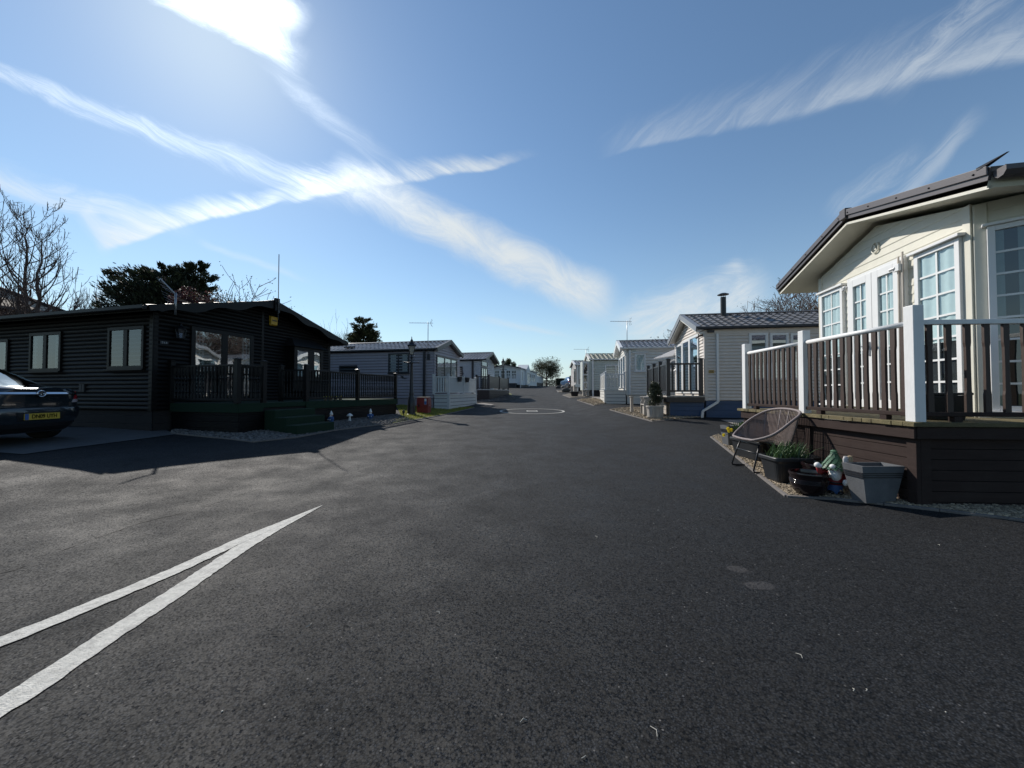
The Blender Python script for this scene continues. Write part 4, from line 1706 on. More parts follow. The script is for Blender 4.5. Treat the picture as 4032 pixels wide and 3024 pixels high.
# ================================================================== BEIGE CARAVAN WITH FLUE (right)
bc = Unit('caravan', 'beige caravan with navy skirting, charcoal roof and a stove flue', 'caravan', (6.63, 12.7), (.1605, .987), -1, zg=.40, group='static caravans along the road')
TG, TS = bc.TG(), bc.TS()
shell(bc, 3.66, 10, .56, 2.98, 3.72, 'beige', h=.11, corner='beige', ctrim=.08)
skirt(bc, 3.66, 10, -.3, .57, 'navy', h=.18)
roof(bc, 3.66, 10, 3.06, 3.86, .10, .30, 'tiledark', 'barge', bar_h=.13, gutter='charcoal', soffit='offwhite', bar_under='offwhite', rows=6, cw=.27, amp=.022)
MB().tbox(TS, .0, 8, 2.84, 2.99, .016, .03).build('eaves_board', A['beige'], bc.root)
# right of the corner: three opening windows under the eaves board
for a, b in ((2950, 3024), (3032, 3106), (3113, 3186)):
    s0, s1 = bc.sd(a), bc.sd(b)
    window(bc, TS, s0, s1, 1.25, bc.sz(s0, 1312), fw=.075, frame='white', pane='glb', sill=False)
s = bc.sd(2824)
downpipe(bc, TS, s, .60, 2.84, 'white', .075, elbow=[(s, .62), (s, .52), (bc.sd(2778) - .12, .20), (bc.sd(2770) - .10, -.28)])
pl = MB().tbox(TS, bc.sd(2790), bc.sd(2811), bc.sz(.1, 1470), bc.sz(.1, 1457), .016, .03).build('number_plate', A['brass'], bc.root)
M0 = Matrix.Translation(TS((bc.sd(2790) + bc.sd(2811)) / 2, bc.sz(.1, 1463.5), .031)) @ Matrix.Rotation(PI / 2, 4, 'X')
text_mesh('numerals', '204', .085, A['iron'], pl, M0, .001, xs=1.0)
m = MB()
s0 = bc.sd(2786)
m.tbox(TS, s0, bc.sd(2811), bc.sz(.1, 1310), bc.sz(.1, 1301), .03, .12)
m.build('sensor_light', A['charcoal'], bc.root, bevel=.01)
m = MB()
m.tube([TG(.12, 2.83, .0), TG(.2, 2.80, .14), TG(.28, 2.74, .2)], .03, 8)
m.build('camera_bracket', A['charcoal'], bc.root)
# front glazing under a raked head
for a, b, top in ((2721, 2757, 1312), (2693, 2721, 1332), (2667, 2692, 1350)):
    s0, s1 = bc.gs(b), bc.gs(a)
    window(bc, TG, s0, s1, .80, bc.gz(s0, top), fw=.09, frame='white', pane='glb', name='patio_door', sill=False, curtain='netb', czone=[(.7, 1)])
# stove flue
ys_, zs_ = 1.70, 3.70
q = bc.W(bc._t(2852, bc.W(0, ys_), bc.X), ys_)
fl = thing('flue', 'black stove flue with a flat cowl on the beige caravan roof', 'flue', (q.x, q.y, bc.zg + zs_), 0)
hz = zat(1156, q.y) - bc.zg - zs_
MB().tube([(0, 0, -.2), (0, 0, hz - .12)], .098, 20).build('pipe', A['blackplastic'], fl, smooth=True, autos=50)
MB().lathe([(.02, hz - .02), (.2, hz - .03), (.2, hz - .015), (.1, hz + .03), (.0, hz + .045)], 24).build('cowl', A['blackplastic'], fl, smooth=True, autos=50)
m = MB()
for a in (0, 2.1, 4.2):
    m.bar((.08 * math.cos(a), .08 * math.sin(a), hz - .15), (.08 * math.cos(a), .08 * math.sin(a), hz - .02), .012, .012, up=(1, 0, 0))
m.build('bracket', A['blackplastic'], fl)
# parasol, dish and a leaning aerial behind
q = bc.W(.30, 4.5)
pr = thing('parasol', 'pale grey square parasol open behind the navy skirted deck', 'parasol', (q.x, q.y, ground(q.x, q.y)), .2)
MB().tube([(0, 0, 0), (0, 0, 2.7)], .02, 8).build('pole', A['charcoal'], pr, smooth=True)
m = MB()
h = .75
m.add([(-h, -h, 2.30), (h, -h, 2.52), (h, h, 2.52), (-h, h, 2.30), (0, 0, 2.72), (-h, -h, 2.26), (h, -h, 2.48), (h, h, 2.48), (-h, h, 2.26)],
      [(0, 1, 4), (1, 2, 4), (2, 3, 4), (3, 0, 4), (0, 5, 6, 1), (1, 6, 7, 2), (2, 7, 8, 3), (3, 8, 5, 0)])
m.build('canopy', mat('parasol_cloth', (.30, .30, .31), .9, .1, 5, .2, 90), pr, fix=False)
q = bc.W(-.1, 3.55)
ds = thing('satellite_dish', 'round grey satellite dish on the far corner of the beige caravan', 'dish', (q.x, q.y, bc.zg + 2.0), .6)
MB().lathe([(0, .07), (.12, .055), (.22, .02), (.29, -.03), (.285, -.035), (.2, .01), (0, .05)], 24, cap=False).build('reflector', mat('dish_grey', (.22, .22, .23), .5), ds, smooth=True).rotation_euler = (math.radians(100), 0, math.radians(80))
MB().tube([(0, 0, -.25), (0, 0, 0), (.25, .1, -.05)], .018, 8).build('arm', A['iron'], ds)
q = bc.W(.4, 3.75)
yagi('short tilted aerial above the far corner of the beige caravan', (q.x, q.y, bc.zg + 2.6), .75, .8, rot=.1, tilt=.28)

# navy deck
nd_ = Unit('deck', 'charcoal railed deck with a navy blue boarded skirt by the beige caravan', 'deck', bc.W(-1.23, .0), (.1605, .987), -1, zg=.35)
D = nd_.root
zt = 1.12 - nd_.zg
MB().box(-.03, 1.2, -.03, 3.55, zt - .04, zt).build('deck_floor', A['stonew'], D)
m = MB()
m.box(-.02, 1.2, -.05, -.025, zt - .22, zt - .042)
m.box(-.05, -.025, -.05, 3.5, zt - .22, zt - .042)
m.build('fascia', A['charcoal'], D)
plank_skirt(D, [(.09, .05), (1.2, .05)], -.3, zt - .2, .16, .006, 'navy')
plank_skirt(D, [(.09, 3.5), (.09, .05)], -.3, zt - .2, .16, .01, 'stonew')
for x, y in ((.03, .03), (1.1, .03), (.03, 1.2), (.03, 2.3), (.03, 3.45)):
    post(D, x, y, zt, zt + 1.27, .12, 'charcoal', cap=True)
kw = dict(sp=.19, w=.06, t=.04, rail_w=.07, rail_h=.06, low_h=.06)
railing(D, (.03, .03), (1.1, .03), zt + .14, zt + 1.14, 'charcoal', 'charcoal', **kw)
kw['sp'] = .12
for a, b in ((.03, 1.2), (1.2, 2.3), (2.3, 3.45)):
    railing(D, (.03, a), (.03, b), zt + .1, zt + 1.14, 'charcoal', 'charcoal', **kw)

# ================================================================== OFF-WHITE CARAVAN
wc = Unit('caravan', 'off-white caravan with a deep white gable overhang and net curtained side window', 'caravan', (6.03, 19.5), (.176, .984), -1, zg=.67, group='static caravans along the road')
TG, TS = wc.TG(), wc.TS()
shell(wc, 3.66, 10, .42, 2.80, 3.38, 'offwhite', h=.15, corner='offwhite', ctrim=.1)
skirt(wc, 3.66, 10, -.2, .43, 'offwhite', h=.17)
roof(wc, 3.66, 10, 2.90, 3.52, .06, .32, 'tile', 'white', bar_h=.20, gutter='offwhite', soffit='white', rows=5, th=.15)
downpipe(wc, TS, wc.sd(2480), .45, 2.8, 'white', .09)
MB().tbox(TS, 0, .5, 2.72, 2.84, .016, .035).build('eaves_board', A['sage'], wc.root)
s0, s1 = wc.sd(2499), wc.sd(2543)
window(wc, TS, s0, s1, wc.sz(s0, 1463), wc.sz(s0, 1392), fw=.085, frame='white', pane='gl', curtain='net')
MB().tbox(TS, s0 - .12, s1 + .1, wc.sz(s0, 1392) + .02, wc.sz(s0, 1392) + .07, .01, .1).build('window_hood', A['white'], wc.root)
for a, b in ((.15, 1.2), (1.25, 2.3), (2.35, 3.4)):
    window(wc, TG, a, b, .80, 2.62, fw=.1, frame='white', pane='glb', name='patio_door', curtain='netb', czone=[(0, .3)], sill=False)
q = wc.W(wc.sd(2470), -.04)
zb = zat(1388, q.y)
yagi('tall aerial above the gable corner of the off-white caravan', (q.x, q.y, zb), zat(1262, q.y) - zb, .9, rot=.06)
wd = Unit('deck', 'cream vinyl deck with a boarded skirt in front of the off-white caravan', 'deck', wc.W(-1.12, .0), (.176, .984), -1, zg=.63)
D = wd.root
zt = 1.36 - wd.zg
MB().box(-.04, 1.1, -.04, 3.95, zt - .05, zt).build('deck_floor', A['offwhite'], D)
plank_skirt(D, [(0, 3.9), (0, 0), (1.08, 0)], -.2, zt - .052, .185, .022, 'offwhite')
MB().box(-.02, .09, -.02, .09, -.2, zt - .055).build('corner_post', A['offwhite'], D)
for x, y in ((.05, .05), (1.02, .05), (.05, 1.3), (.05, 2.6), (.05, 3.85)):
    post(D, x, y, zt, zt + .96, .10, 'white', cap=True)
railing(D, (.05, .05), (1.02, .05), zt + .07, zt + .87, 'offwhite', 'white', sp=.17, w=.085, t=.025, rail_h=.06)
for a, b in ((.05, 1.3), (1.3, 2.6), (2.6, 3.85)):
    railing(D, (.05, a), (.05, b), zt + .07, zt + .87, 'offwhite', 'white', sp=.14, w=.06, t=.025, rail_h=.06)

# ================================================================== SAGE CARAVAN
gv = Unit('caravan', 'grey-green caravan under a pale mossy tiled roof with a tall glazed side door', 'caravan', (5.95, 28), (.076, .997), -1, zg=.90, group='static caravans along the road')
TG, TS = gv.TG(), gv.TS()
shell(gv, 3.66, 9, .50, 2.75, 3.25, 'sage', h=.13, corner='sage')
skirt(gv, 3.66, 9, -.3, .51, 'brick')
roof(gv, 3.66, 9, 2.84, 3.42, .12, .12, 'tilegreen', 'offwhite', bar_h=.1, gutter='white', soffit='sage', rows=4, cw=.34, amp=.035, dx=.06)
downpipe(gv, TS, .15, -.1, 2.8, 'white', .12)
s0 = gv.sd(2382)
window(gv, TS, s0, s0 + 1.3, 1.45, 2.42, cols=(0, .62, 1), fw=.09, frame='white', pane='gl', back='blind')
# porch panel standing forward of the gable
pz = MB()
window(gv, lambda a, z, d: (-.35 - d * 0 + a * 1.0 - .25, -.06 - d, z), 0, .42, .52, 2.6, rows=(0, .26, .55, 1), fw=.07, frame='white', pane='gld', name='glazed_door', sill=False)
MB().box(-.62, -.02, .0, 1.4, .5, 2.7).build('porch', A['sage'], gv.root)
q = gv.W(-.35, .1)
zb = zat(1455, q.y)
yagi('slender aerial on the gable end of the grey-green caravan', (q.x, q.y - .15, zb), zat(1374, q.y) - zb, .95, rot=.05, rods=4)
# ================================================================== TAUPE CARAVAN
tv = Unit('caravan', 'taupe caravan farthest along the right side with one tall white side window', 'caravan', (6.25, 36), (.026, 1), -1, zg=1.22, group='static caravans along the road')
TG, TS = tv.TG(), tv.TS()
shell(tv, 3.66, 9, .62, 2.62, 3.1, 'taupe', h=.13, corner='taupe')
skirt(tv, 3.66, 9, -.3, .63, 'brick')
roof(tv, 3.66, 9, 2.70, 3.24, .14, .18, 'tile', 'white', bar_h=.12, gutter='white', soffit='white', rows=4, cw=.34, amp=.03, dx=.08)
downpipe(tv, TS, .12, -.1, 2.65, 'white', .12)
s0, s1 = tv.sd(2280), tv.sd(2302)
window(tv, TS, s0, s1, 1.35, 2.55, fw=.1, frame='white', pane='gld')
window(tv, TG, .2, 1.2, 1.0, 2.3, fw=.1, frame='charcoal', pane='gld', sill=False)

# ================================================================== CREAM LODGE (near, right)
cl = Unit('lodge', 'cream clad lodge with white lattice windows and double doors onto its deck', 'lodge', (5.65, 4.5), (.1976, .98), -1, zg=.10)
TG = cl.TG()
CW, CL = 3.04, 11
ZW, ZP = 3.44, 3.86


def gr(z):
    if z <= ZW:
        return 0, CW
    t = (z - ZW) / (ZP - ZW) * CW / 2
    return min(t, CW / 2 - .01), max(CW - t, CW / 2 + .01)


fdir = Vector((.62, -.42)).normalized()
fn = Vector((-fdir.y, fdir.x)) * -1       # outward
TF = lambda a, z, d: (fdir.x * a + fn.x * d, fdir.y * a + fn.y * d, z)
fdir2 = Vector((.62, .42)).normalized()
fn2 = Vector((-fdir2.y, fdir2.x))
TF2 = lambda a, z, d: (fdir2.x * a + fn2.x * d, CW + fdir2.y * a + fn2.y * d, z)
FL = .749
mb = MB()
boards(mb, TG, .70, ZP, .125, gr, LAPF)
boards(mb, TF, .70, ZW + .0, .125, lambda z: (0, FL), LAPF)
boards(mb, TF2, .70, ZW, .125, lambda z: (0, FL), LAPF)
TSd = lambda a, z, d: (.62 + a, -.42 - d, z)
boards(mb, TSd, .70, ZW, .125, lambda z: (0, CL - .62), LAPF)
mb.add([(.62, CW + .42, .7), (CL, CW + .42, .7), (CL, CW + .42, ZW), (.62, CW + .42, ZW)], [(0, 1, 2, 3)])
mb.add([(CL, -.42, .7), (CL, CW + .42, .7), (CL, CW + .42, ZW), (CL, CW / 2, ZP), (CL, -.42, ZW)], [(0, 1, 2, 3, 4)])
mb.add([(.004, .002, .7), (.004, CW - .002, .7), (.004, CW - .002, ZW), (.004, CW / 2, ZP), (.004, .002, ZW)], [(0, 1, 2, 3, 4)])
for T_ in (TF, TF2):
    mb.add([T_(0, .7, -.004), T_(FL, .7, -.004), T_(FL, ZW, -.004), T_(0, ZW, -.004)], [(0, 1, 2, 3)])
# wedge that closes the bay under the roof
mb.add([(0, 0, ZW), (.62, -.42, ZW), (CL, -.42, ZW), (CL, CW / 2, ZP + .02), (0, CW / 2, ZP), (0, CW, ZW), (.62, CW + .42, ZW), (CL, CW + .42, ZW)],
       [(0, 1, 2, 3, 4), (4, 3, 7, 6, 5)])
mb.build('wall', A['cream'], cl.root, fix=False)
c = MB()
c.tbox(TG, 0, .10, .70, ZW + .02, .003, .024)
c.build('corner_trim', A['cream'], cl.root, bevel=.004)
c = MB()
c.tbox(TF, .006, .11, .70, ZW - .01, .003, .022)
c.build('corner_trim', A['cream'], cl.root, bevel=.004)
c = MB()
c.tbox(TG, CW - .10, CW, .70, ZW, .003, .024)
c.tbox(TF2, .004, .10, .70, ZW - .01, .003, .022)
c.build('corner_trim', A['cream'], cl.root, bevel=.004)
roof(cl, CW, CL, 3.50, 4.11, .70, .42, 'fasciabrown', 'fasciabrown', bar_h=.085, gutter=None, ov2=.75, soffit='cream', th=.16, rows=7, bar_under='cream', cw=.3, amp=.025)
# two-part verge cover with screws and the gutter on the near eave
vm_ = MB()
ya, yb = -.70, CW + .75
ym = (ya + yb) / 2
for (y0, y1) in ((ya, ym), (yb, ym)):
    sgn = 1 if y1 > y0 else -1
    z0, z1 = 3.50, 4.11
    e = .06
    vm_.hexa([(-.455, y0, z0 - .03), (-.455, y1, z1 - .03), (-.434, y1, z1 - .03), (-.434, y0, z0 - .03),
              (-.455, y0, z0 + .065), (-.455, y1, z1 + .065), (-.434, y1, z1 + .065), (-.434, y0, z0 + .065)])
vm_.build('verge_cover', A['fasciabrown'], cl.root, bevel=.006)
m = MB()
m.box(-.47, -.36, ym - .07, ym + .07, 4.02, 4.19)
m.build('apex_cover', A['fasciabrown'], cl.root, bevel=.012)
m = MB()
for y0, sg in ((ya, 1), (yb, -1)):
    for t in (.06, .3, .52, .75, .95):
        y, z = lerp(y0, ym, t), lerp(3.5, 4.11, t)
        m.ball((-.458, y, z + .01), .011, 8, 5)
m.build('screws', A['blackplastic'], cl.root)
g = MB()
prf = [(0, 0), (-.01, -.07), (-.05, -.10), (-.10, -.09), (-.13, -.05), (-.13, .0)]
A_ = [(-.40, -.70 + y, 3.50 + z) for y, z in prf]
B_ = [(CL, -.70 + y, 3.50 + z) for y, z in prf]
g.strip(A_, B_)
g.strip([(p[0], p[1] * .99 + .004, p[2] + .008) for p in A_], [(p[0], p[1] * .99 + .004, p[2] + .008) for p in B_])
g.add(A_, [tuple(range(6))])
g.build('gutter', A['fasciabrown'], cl.root, fix=False)
m = MB()
m.hexa([(-.46, -.60, 3.57), (-.40, -.60, 3.575), (-.40, -.66, 3.575), (-.46, -.66, 3.57), (-.46, -.60, 3.60), (-.40, -.60, 3.605), (-.34, -.80, 3.645), (-.37, -.81, 3.64)])
m.build('gutter_flap', A['blackplastic'], cl.root)
skm = MB()
for z in (.0, .2, .4, .6):
    pass
skm.tbox(lambda a, z, d: (.04 - d, a, z), .03, CW - .03, -.3, .695, 0, .01)
skm.tbox(lambda a, z, d: (.66 + a, -.40 - d, z), 0, CL - .7, -.3, .695, 0, .01)
skm.build('skirting', A['cream'], cl.root)

# windows and doors of the gable
zb_ = .93
L4 = (2, 7, .026)
s1, s0 = cl.gs(3628), cl.gs(3813)
window(cl, TG, s0, s1, zb_, cl.gz(s0, 926), fw=.065, frame='white', pane='gl', curtain='net', cfrac=.60, lead=L4, folds=.14)
MB().tbox(TG, s0 - .05, s1 + .05, cl.gz(s0, 926) + .002, cl.gz(s0, 926) + .04, .0, .11).build('window_hood', A['white'], cl.root, bevel=.005)
s1, s0 = cl.gs(3247), cl.gs(3337)
window(cl, TG, s0, s1, zb_, cl.gz(s0, 1122), fw=.065, frame='white', pane='gl', curtain='net', cfrac=.60, lead=L4, folds=.14)
MB().tbox(TG, s0 - .05, s1 + .05, cl.gz(s0, 1122) + .002, cl.gz(s0, 1122) + .04, .0, .10).build('window_hood', A['white'], cl.root, bevel=.005)
s1, s0 = cl.gs(3356), cl.gs(3588)
zt_ = cl.gz(s0, 1000)
sm = (s0 + s1) / 2
fr = MB()
fr.tbox(TG, s0, s0 + .05, .88, zt_, 0, .05)
fr.tbox(TG, s1 - .05, s1, .88, zt_, 0, .05)
fr.tbox(TG, s0 + .05, s1 - .05, zt_ - .05, zt_, 0, .05)
fr.build('door_frame', A['white'], cl.root, bevel=.004)
for a, b, hx in ((s0 + .055, sm - .004, 1), (sm + .004, s1 - .055, -1)):
    dd = window(cl, TG, a, b, .90, zt_ - .055, fw=.125, frame='white', pane='gl', curtain='net', cfrac=.60, lead=(2, 7, .024), name='door', d=.075, sill=False, folds=.12)
    hm = MB()
    x = (b - .06) if hx == 1 else (a + .06)
    hm.tbox(TG, x - .018, x + .018, 1.75, 1.98, .075, .09)
    hm.tbox(TG, x - .10 * hx if hx == 1 else x, x if hx == 1 else x + .10, 1.90, 1.925, .12, .14)
    hm.tbox(TG, x - .012, x + .012, 1.90, 1.925, .075, .12)
    hm.build('handle', A['alu'], dd, bevel=.004)
# door stay poles and little fittings
m = MB()
for px, top in ((3580, 1005), (3597, 985)):
    s = cl.gs(px)
    m.tube([TG(s, .9, .10), TG(s, cl.gz(s, top), .10)], .014, 8)
m.build('stay_pole', A['stonew'], cl.root, smooth=True)
s = cl.gs(3585)
m = MB().tbox(TG, s - .05, s + .05, cl.gz(s, 1063), cl.gz(s, 1035), .06, .15)
m.tube([TG(s + .02, cl.gz(s, 1048), .14), TG(s + .09, cl.gz(s, 1052), .17)], .022, 8)
m.build('door_catch', A['white'], cl.root, bevel=.006)
s = cl.gs(3352)
m = MB().ball(TG(s, cl.gz(s, 1130), .07), .035, 10, 7)
m.tube([TG(s, cl.gz(s, 1130), .0), TG(s, cl.gz(s, 1130), .07), TG(s + .02, cl.gz(s, 1142), .08)], .025, 8)
m.build('spotlight', A['white'], cl.root, smooth=True)
# round badge of the gable: ring with a leaping shape
s, zc = cl.gs(3463), cl.gz(cl.gs(3463), 971)
m = MB()
ring = [TG(s + .075 * math.cos(a), zc + .085 * math.sin(a), .022) for a in [2 * PI * i / 28 for i in range(29)]]
m.tube(ring, .010, 8, cap=False)
shp = [(-.005, .045), (.018, .055), (.012, .02), (.02, -.01), (-.005, -.035), (-.035, -.04), (-.05, -.052), (-.03, -.025), (-.015, -.005), (-.012, .025)]
m.prism([(s + a, zc + b) for a, b in shp], TG, .012, .028)
m.prism([(s + .03 + a * .5, zc - .01 + b * .5) for a, b in [(0, .05), (.03, .03), (.025, -.03), (0, -.05), (.008, 0)]], TG, .012, .024)
m.build('badge', A['cream'], cl.root)
# window of the angled side
fdw = cl.X * fdir.x + cl.g * fdir.y
sF = cl._t(3900, cl.C, fdw)
zt2 = zat(893, (cl.C + fdw * sF).y) - cl.zg
window(cl, TF, sF, FL + .02, zb_, zt2, fw=.06, frame='white', pane='gld', curtain='net', czone=[(.0, .12), (.3, .55), (.7, 1)], lead=(1, 8, .024), folds=.13)
MB().tbox(TF, sF - .04, FL + .03, zt2 + .002, zt2 + .035, .0, .09).build('window_hood', A['white'], cl.root, bevel=.005)

# the deck -----------------------------------------------------------------------
cd = Unit('deck', 'brown boarded deck with white posts and dark balusters below the cream lodge', 'deck', (4.1, 3.77), (.068, .998), -1, zg=.07)
D = cd.root
zt = .875
mb = MB()
y = -.035
i = 0
r = random.Random(4)
while y < 3.22:
    x0 = -.045 + r.uniform(-.006, .006)
    mb.box(x0, 2.3, y, y + .118, zt - .045, zt + r.uniform(-.002, .002))
    y += .123
mb.build('deck_boards', A['mossboard'], D, bevel=.004)
m = MB()
m.box(-.02, .003, -.005, 3.2, zt - .17, zt - .05)
m.box(.004, 3.0, -.012, .012, zt - .17, zt - .05)
m.build('fascia', A['deckbrown'], D, bevel=.004)
plank_skirt(D, [(.06, 3.18), (.06, .06)], -.15, zt - .172, .108, .006, 'deckbrown', th=.02)
plank_skirt(D, [(.06, .06), (3.0, .06)], -.15, zt - .172, .108, .006, 'deckbrown', th=.02)
for a, b in ((.025, .105),):
    MB().box(.028, .07, .028, .13, -.15, zt - .173).box(.071, .17, .028, .068, -.15, zt - .173).build('corner_post', A['deckbrown'], D, bevel=.004)
MB().box(.02, .07, 1.5, 1.6, -.15, zt - .173).build('corner_post', A['deckbrown'], D, bevel=.004)
MB().box(.02, .07, 3.08, 3.18, -.15, zt - .173).build('corner_post', A['deckbrown'], D, bevel=.004)
PW = .105
pts = [(.06, .06), (.06, 1.64), (.06, 3.14), (1.8, .06)]
for x, y in pts:
    post(D, x, y, zt, zt + 1.2, PW, 'postwhite')
kw = dict(w=.057, t=.024, kind='wave', rail_w=.058, rail_h=.05, low_m='deckbrown', low_h=.045, post_r=PW / 2)
railing(D, (.06, .06), (.06, 1.64), zt + .055, zt + 1.05, 'balbrown', 'postwhite', sp=.118, round_top=True, **kw)
railing(D, (.06, 1.64), (.06, 3.14), zt + .055, zt + 1.05, 'balbrown', 'postwhite', sp=.118, round_top=True, **kw)
railing(D, (.06, .06), (1.8, .06), zt + .055, zt + 1.05, 'balbrown', 'postwhite', sp=.178, **kw)
m = MB()
for yy in (.35, 1.3, 1.95, 2.8):
    m.box(.03, .09, yy, yy + .08, zt + .002, zt + .054)
m.box(.4, .48, .03, .09, zt + .002, zt + .054)
m.build('rail_block', A['deckbrown'], D)
# black storage box on the deck
q = cd.W(.62, .42)
sb = thing('storage_box', 'low black plastic box standing on the brown deck behind the balusters', 'box', (q.x, q.y, cd.zg + zt), -.1)
MB().hexa([(-.17, -.12, 0), (.17, -.12, 0), (.17, .12, 0), (-.17, .12, 0), (-.20, -.15, .27), (.20, -.15, .27), (.20, .15, .27), (-.20, .15, .27)]).build('tub', A['blackplastic'], sb, bevel=.01)
MB().box(-.215, .215, -.165, .165, .272, .30).build('lid', A['blackplastic'], sb, bevel=.008)

# ================================================================== CAR
A['paint'] = mat('car_paint', (.026, .033, .040), .16, .04, 3, metal=.35, coat=1.0, spec=.5)
A['carglass'] = glass('car_glass', .10, (.12, .13, .14))
A['tyre'] = mat('tyre_rubber', (.012, .012, .012), .8, .15, 20, .2, 80)
A['chrome'] = mat('chrome', (.75, .76, .78), .12, .03, metal=1.0)
A['lampred'] = mat('lamp_red', (.48, .015, .025), .12, .08, 30, coat=.8)
A['lampclear'] = mat('lamp_clear', (.5, .42, .42), .1, .08, 40, coat=.8)
A['plateyel'] = mat('plate_yellow', (.62, .43, .06), .4, .05)
A['plateblue'] = mat('plate_blue', (.05, .12, .35), .4, .05)
A['letter'] = mat('letter_black', (.004, .004, .004), .7, spec=.05)
A['blackpl2'] = mat('bumper_black', (.01, .01, .011), .5, .1, 20)


def se_y(x, w, yr, yf, n):
    c, h = (yr + yf) / 2, (yf - yr) / 2
    t = min(1, abs(x) / w)
    return c - h * (1 - t ** n) ** (1 / n)


def plan(w, yr, yf, n, z, k=56):
    c, h = (yr + yf) / 2, (yf - yr) / 2
    o = []
    for i in range(k):
        a = 2 * PI * i / k
        ca, sa = math.cos(a), math.sin(a)
        o.append((w * math.copysign(abs(ca) ** (2 / n), ca), c + h * math.copysign(abs(sa) ** (2 / n), sa), z))
    return o


def make_car(name, label, cat, loc, rot, paint, detail=True, group=None):
    c = thing(name, label, cat, loc, rot, group)
    LB = [(.80, .16, 4.7, 5, .20), (.86, .05, 4.78, 4.5, .30), (.895, .005, 4.8, 5.5, .46), (.905, .0, 4.8, 5.8, .58),
          (.905, .02, 4.79, 5.8, .645), (.905, .06, 4.77, 5.8, .66), (.91, .065, 4.74, 5.8, .78), (.90, .05, 4.66, 5.4, .92),
          (.885, .04, 4.5, 4.2, .985), (.86, .075, 4.35, 4.2, 1.01), (.70, .30, 4.1, 4, 1.03), (.35, .9, 3.8, 3.5, 1.035)]
    mb = MB()
    rings = [plan(*q[:4], q[4]) for q in LB]
    for a, b in zip(rings[:-1], rings[1:]):
        mb.strip(a + [a[0]], b + [b[0]])
    mb.add(rings[-1], [tuple(range(len(rings[-1])))])
    mb.add(rings[0], [tuple(range(len(rings[0])))])
    mb.build('body', paint, c, smooth=True, weld=True, autos=38)
    GH = [(.80, .42, 3.75, 3.6, 1.0), (.775, .72, 3.45, 3.4, 1.14), (.72, 1.05, 3.1, 3.2, 1.29), (.655, 1.36, 2.8, 3.1, 1.40), (.59, 1.62, 2.6, 3.0, 1.455), (.45, 1.95, 2.4, 2.8, 1.485), (.2, 2.1, 2.3, 2.5, 1.492)]
    mb = MB()
    rings = [plan(*q[:4], q[4]) for q in GH]
    for a, b in zip(rings[:-1], rings[1:]):
        mb.strip(a + [a[0]], b + [b[0]])
    mb.add(rings[-1], [tuple(range(len(rings[-1])))])
    cabin = mb.build('cabin', paint, c, smooth=True, weld=True, autos=60)

    def gh(z):
        for a, b in zip(GH[:-1], GH[1:]):
            if z <= b[4]:
                t = (z - a[4]) / (b[4] - a[4])
                return [lerp(a[i], b[i], t) for i in range(4)]
        return GH[-1][:4]
    # rear window, windscreen and side windows lying a few mm proud of the cabin
    rows = []
    for i in range(9):
        z = lerp(1.035, 1.39, i / 8)
        w, yr, yf, n = gh(z)
        ww = w * .80
        rows.append([(x, se_y(x, w, yr, yf, n) - .008, z + .008) for x in [ww * (2 * j / 16 - 1) for j in range(17)]])
    MB().grid(rows).build('rear_window', A['glm2'], c, smooth=True, fix=False)
    rows = []
    for i in range(7):
        z = lerp(1.05, 1.40, i / 6)
        w, yr, yf, n = gh(z)
        ww = w * .86
        rows.append([(x, yr + yf - se_y(x, w, yr, yf, n) + .006, z + .006) for x in [ww * (2 * j / 16 - 1) for j in range(17)]])
    MB().grid(rows).build('windscreen', A['glm2'], c, smooth=True, fix=False)
    for s_ in (-1, 1):
        for ya_, yb_ in ((1.25, 2.02), (2.10, 3.05)):
            rows = []
            for i in range(5):
                z = lerp(1.04, 1.36, i / 4)
                w, yr, yf, n = gh(z)
                cy, hh = (yr + yf) / 2, (yf - yr) / 2
                lo, hi = max(ya_ + (z - 1.04) * .8, yr + .25), min(yb_ - max(0, (z - 1.04)) * (.9 if yb_ > 3 else 0), yf - .2)
                rows.append([(s_ * (w * (1 - min(.98, abs(lerp(lo, hi, j / 6) - cy) / hh) ** n) ** (1 / n) + .006), lerp(lo, hi, j / 6), z) for j in range(7)])
            MB().grid(rows).build('side_window', A['glm2'], c, smooth=True, fix=False)
    # wheels
    for s_ in (-1, 1):
        for y in (.92, 3.72):
            wh = MB()
            pr = [(.19, -.10), (.30, -.105), (.325, -.085), (.33, 0), (.325, .085), (.30, .105), (.19, .10)]
            for rr, xx in pr:
                pass
            rgs = [[(s_ * .80 + xx, y + rr * math.cos(2*PI*i/28), .33 + rr * math.sin(2*PI*i/28)) for i in range(29)] for rr, xx in pr]
            wh.grid(rgs)
            wo = wh.build('wheel', A['tyre'], c, smooth=True, fix=False)
            rm = MB()
            rm.grid([[(s_ * (.80 + xx), y + rr * math.cos(2*PI*i/28), .33 + rr * math.sin(2*PI*i/28)) for i in range(29)] for rr, xx in ((.21, .09), (.19, .06), (.03, .08), (0, .085))])
            rm.build('rim', A['chrome'], wo, smooth=True, fix=False)

    def rear(x, z):
        for a, b in zip(LB[:-1], LB[1:]):
            if z <= b[4]:
                t = (z - a[4]) / (b[4] - a[4])
                w, yr, yf, n = [lerp(a[i], b[i], t) for i in range(4)]
                return se_y(min(x, w * .999) if x > 0 else max(x, -w * .999), w, yr, yf, n)
        return .1

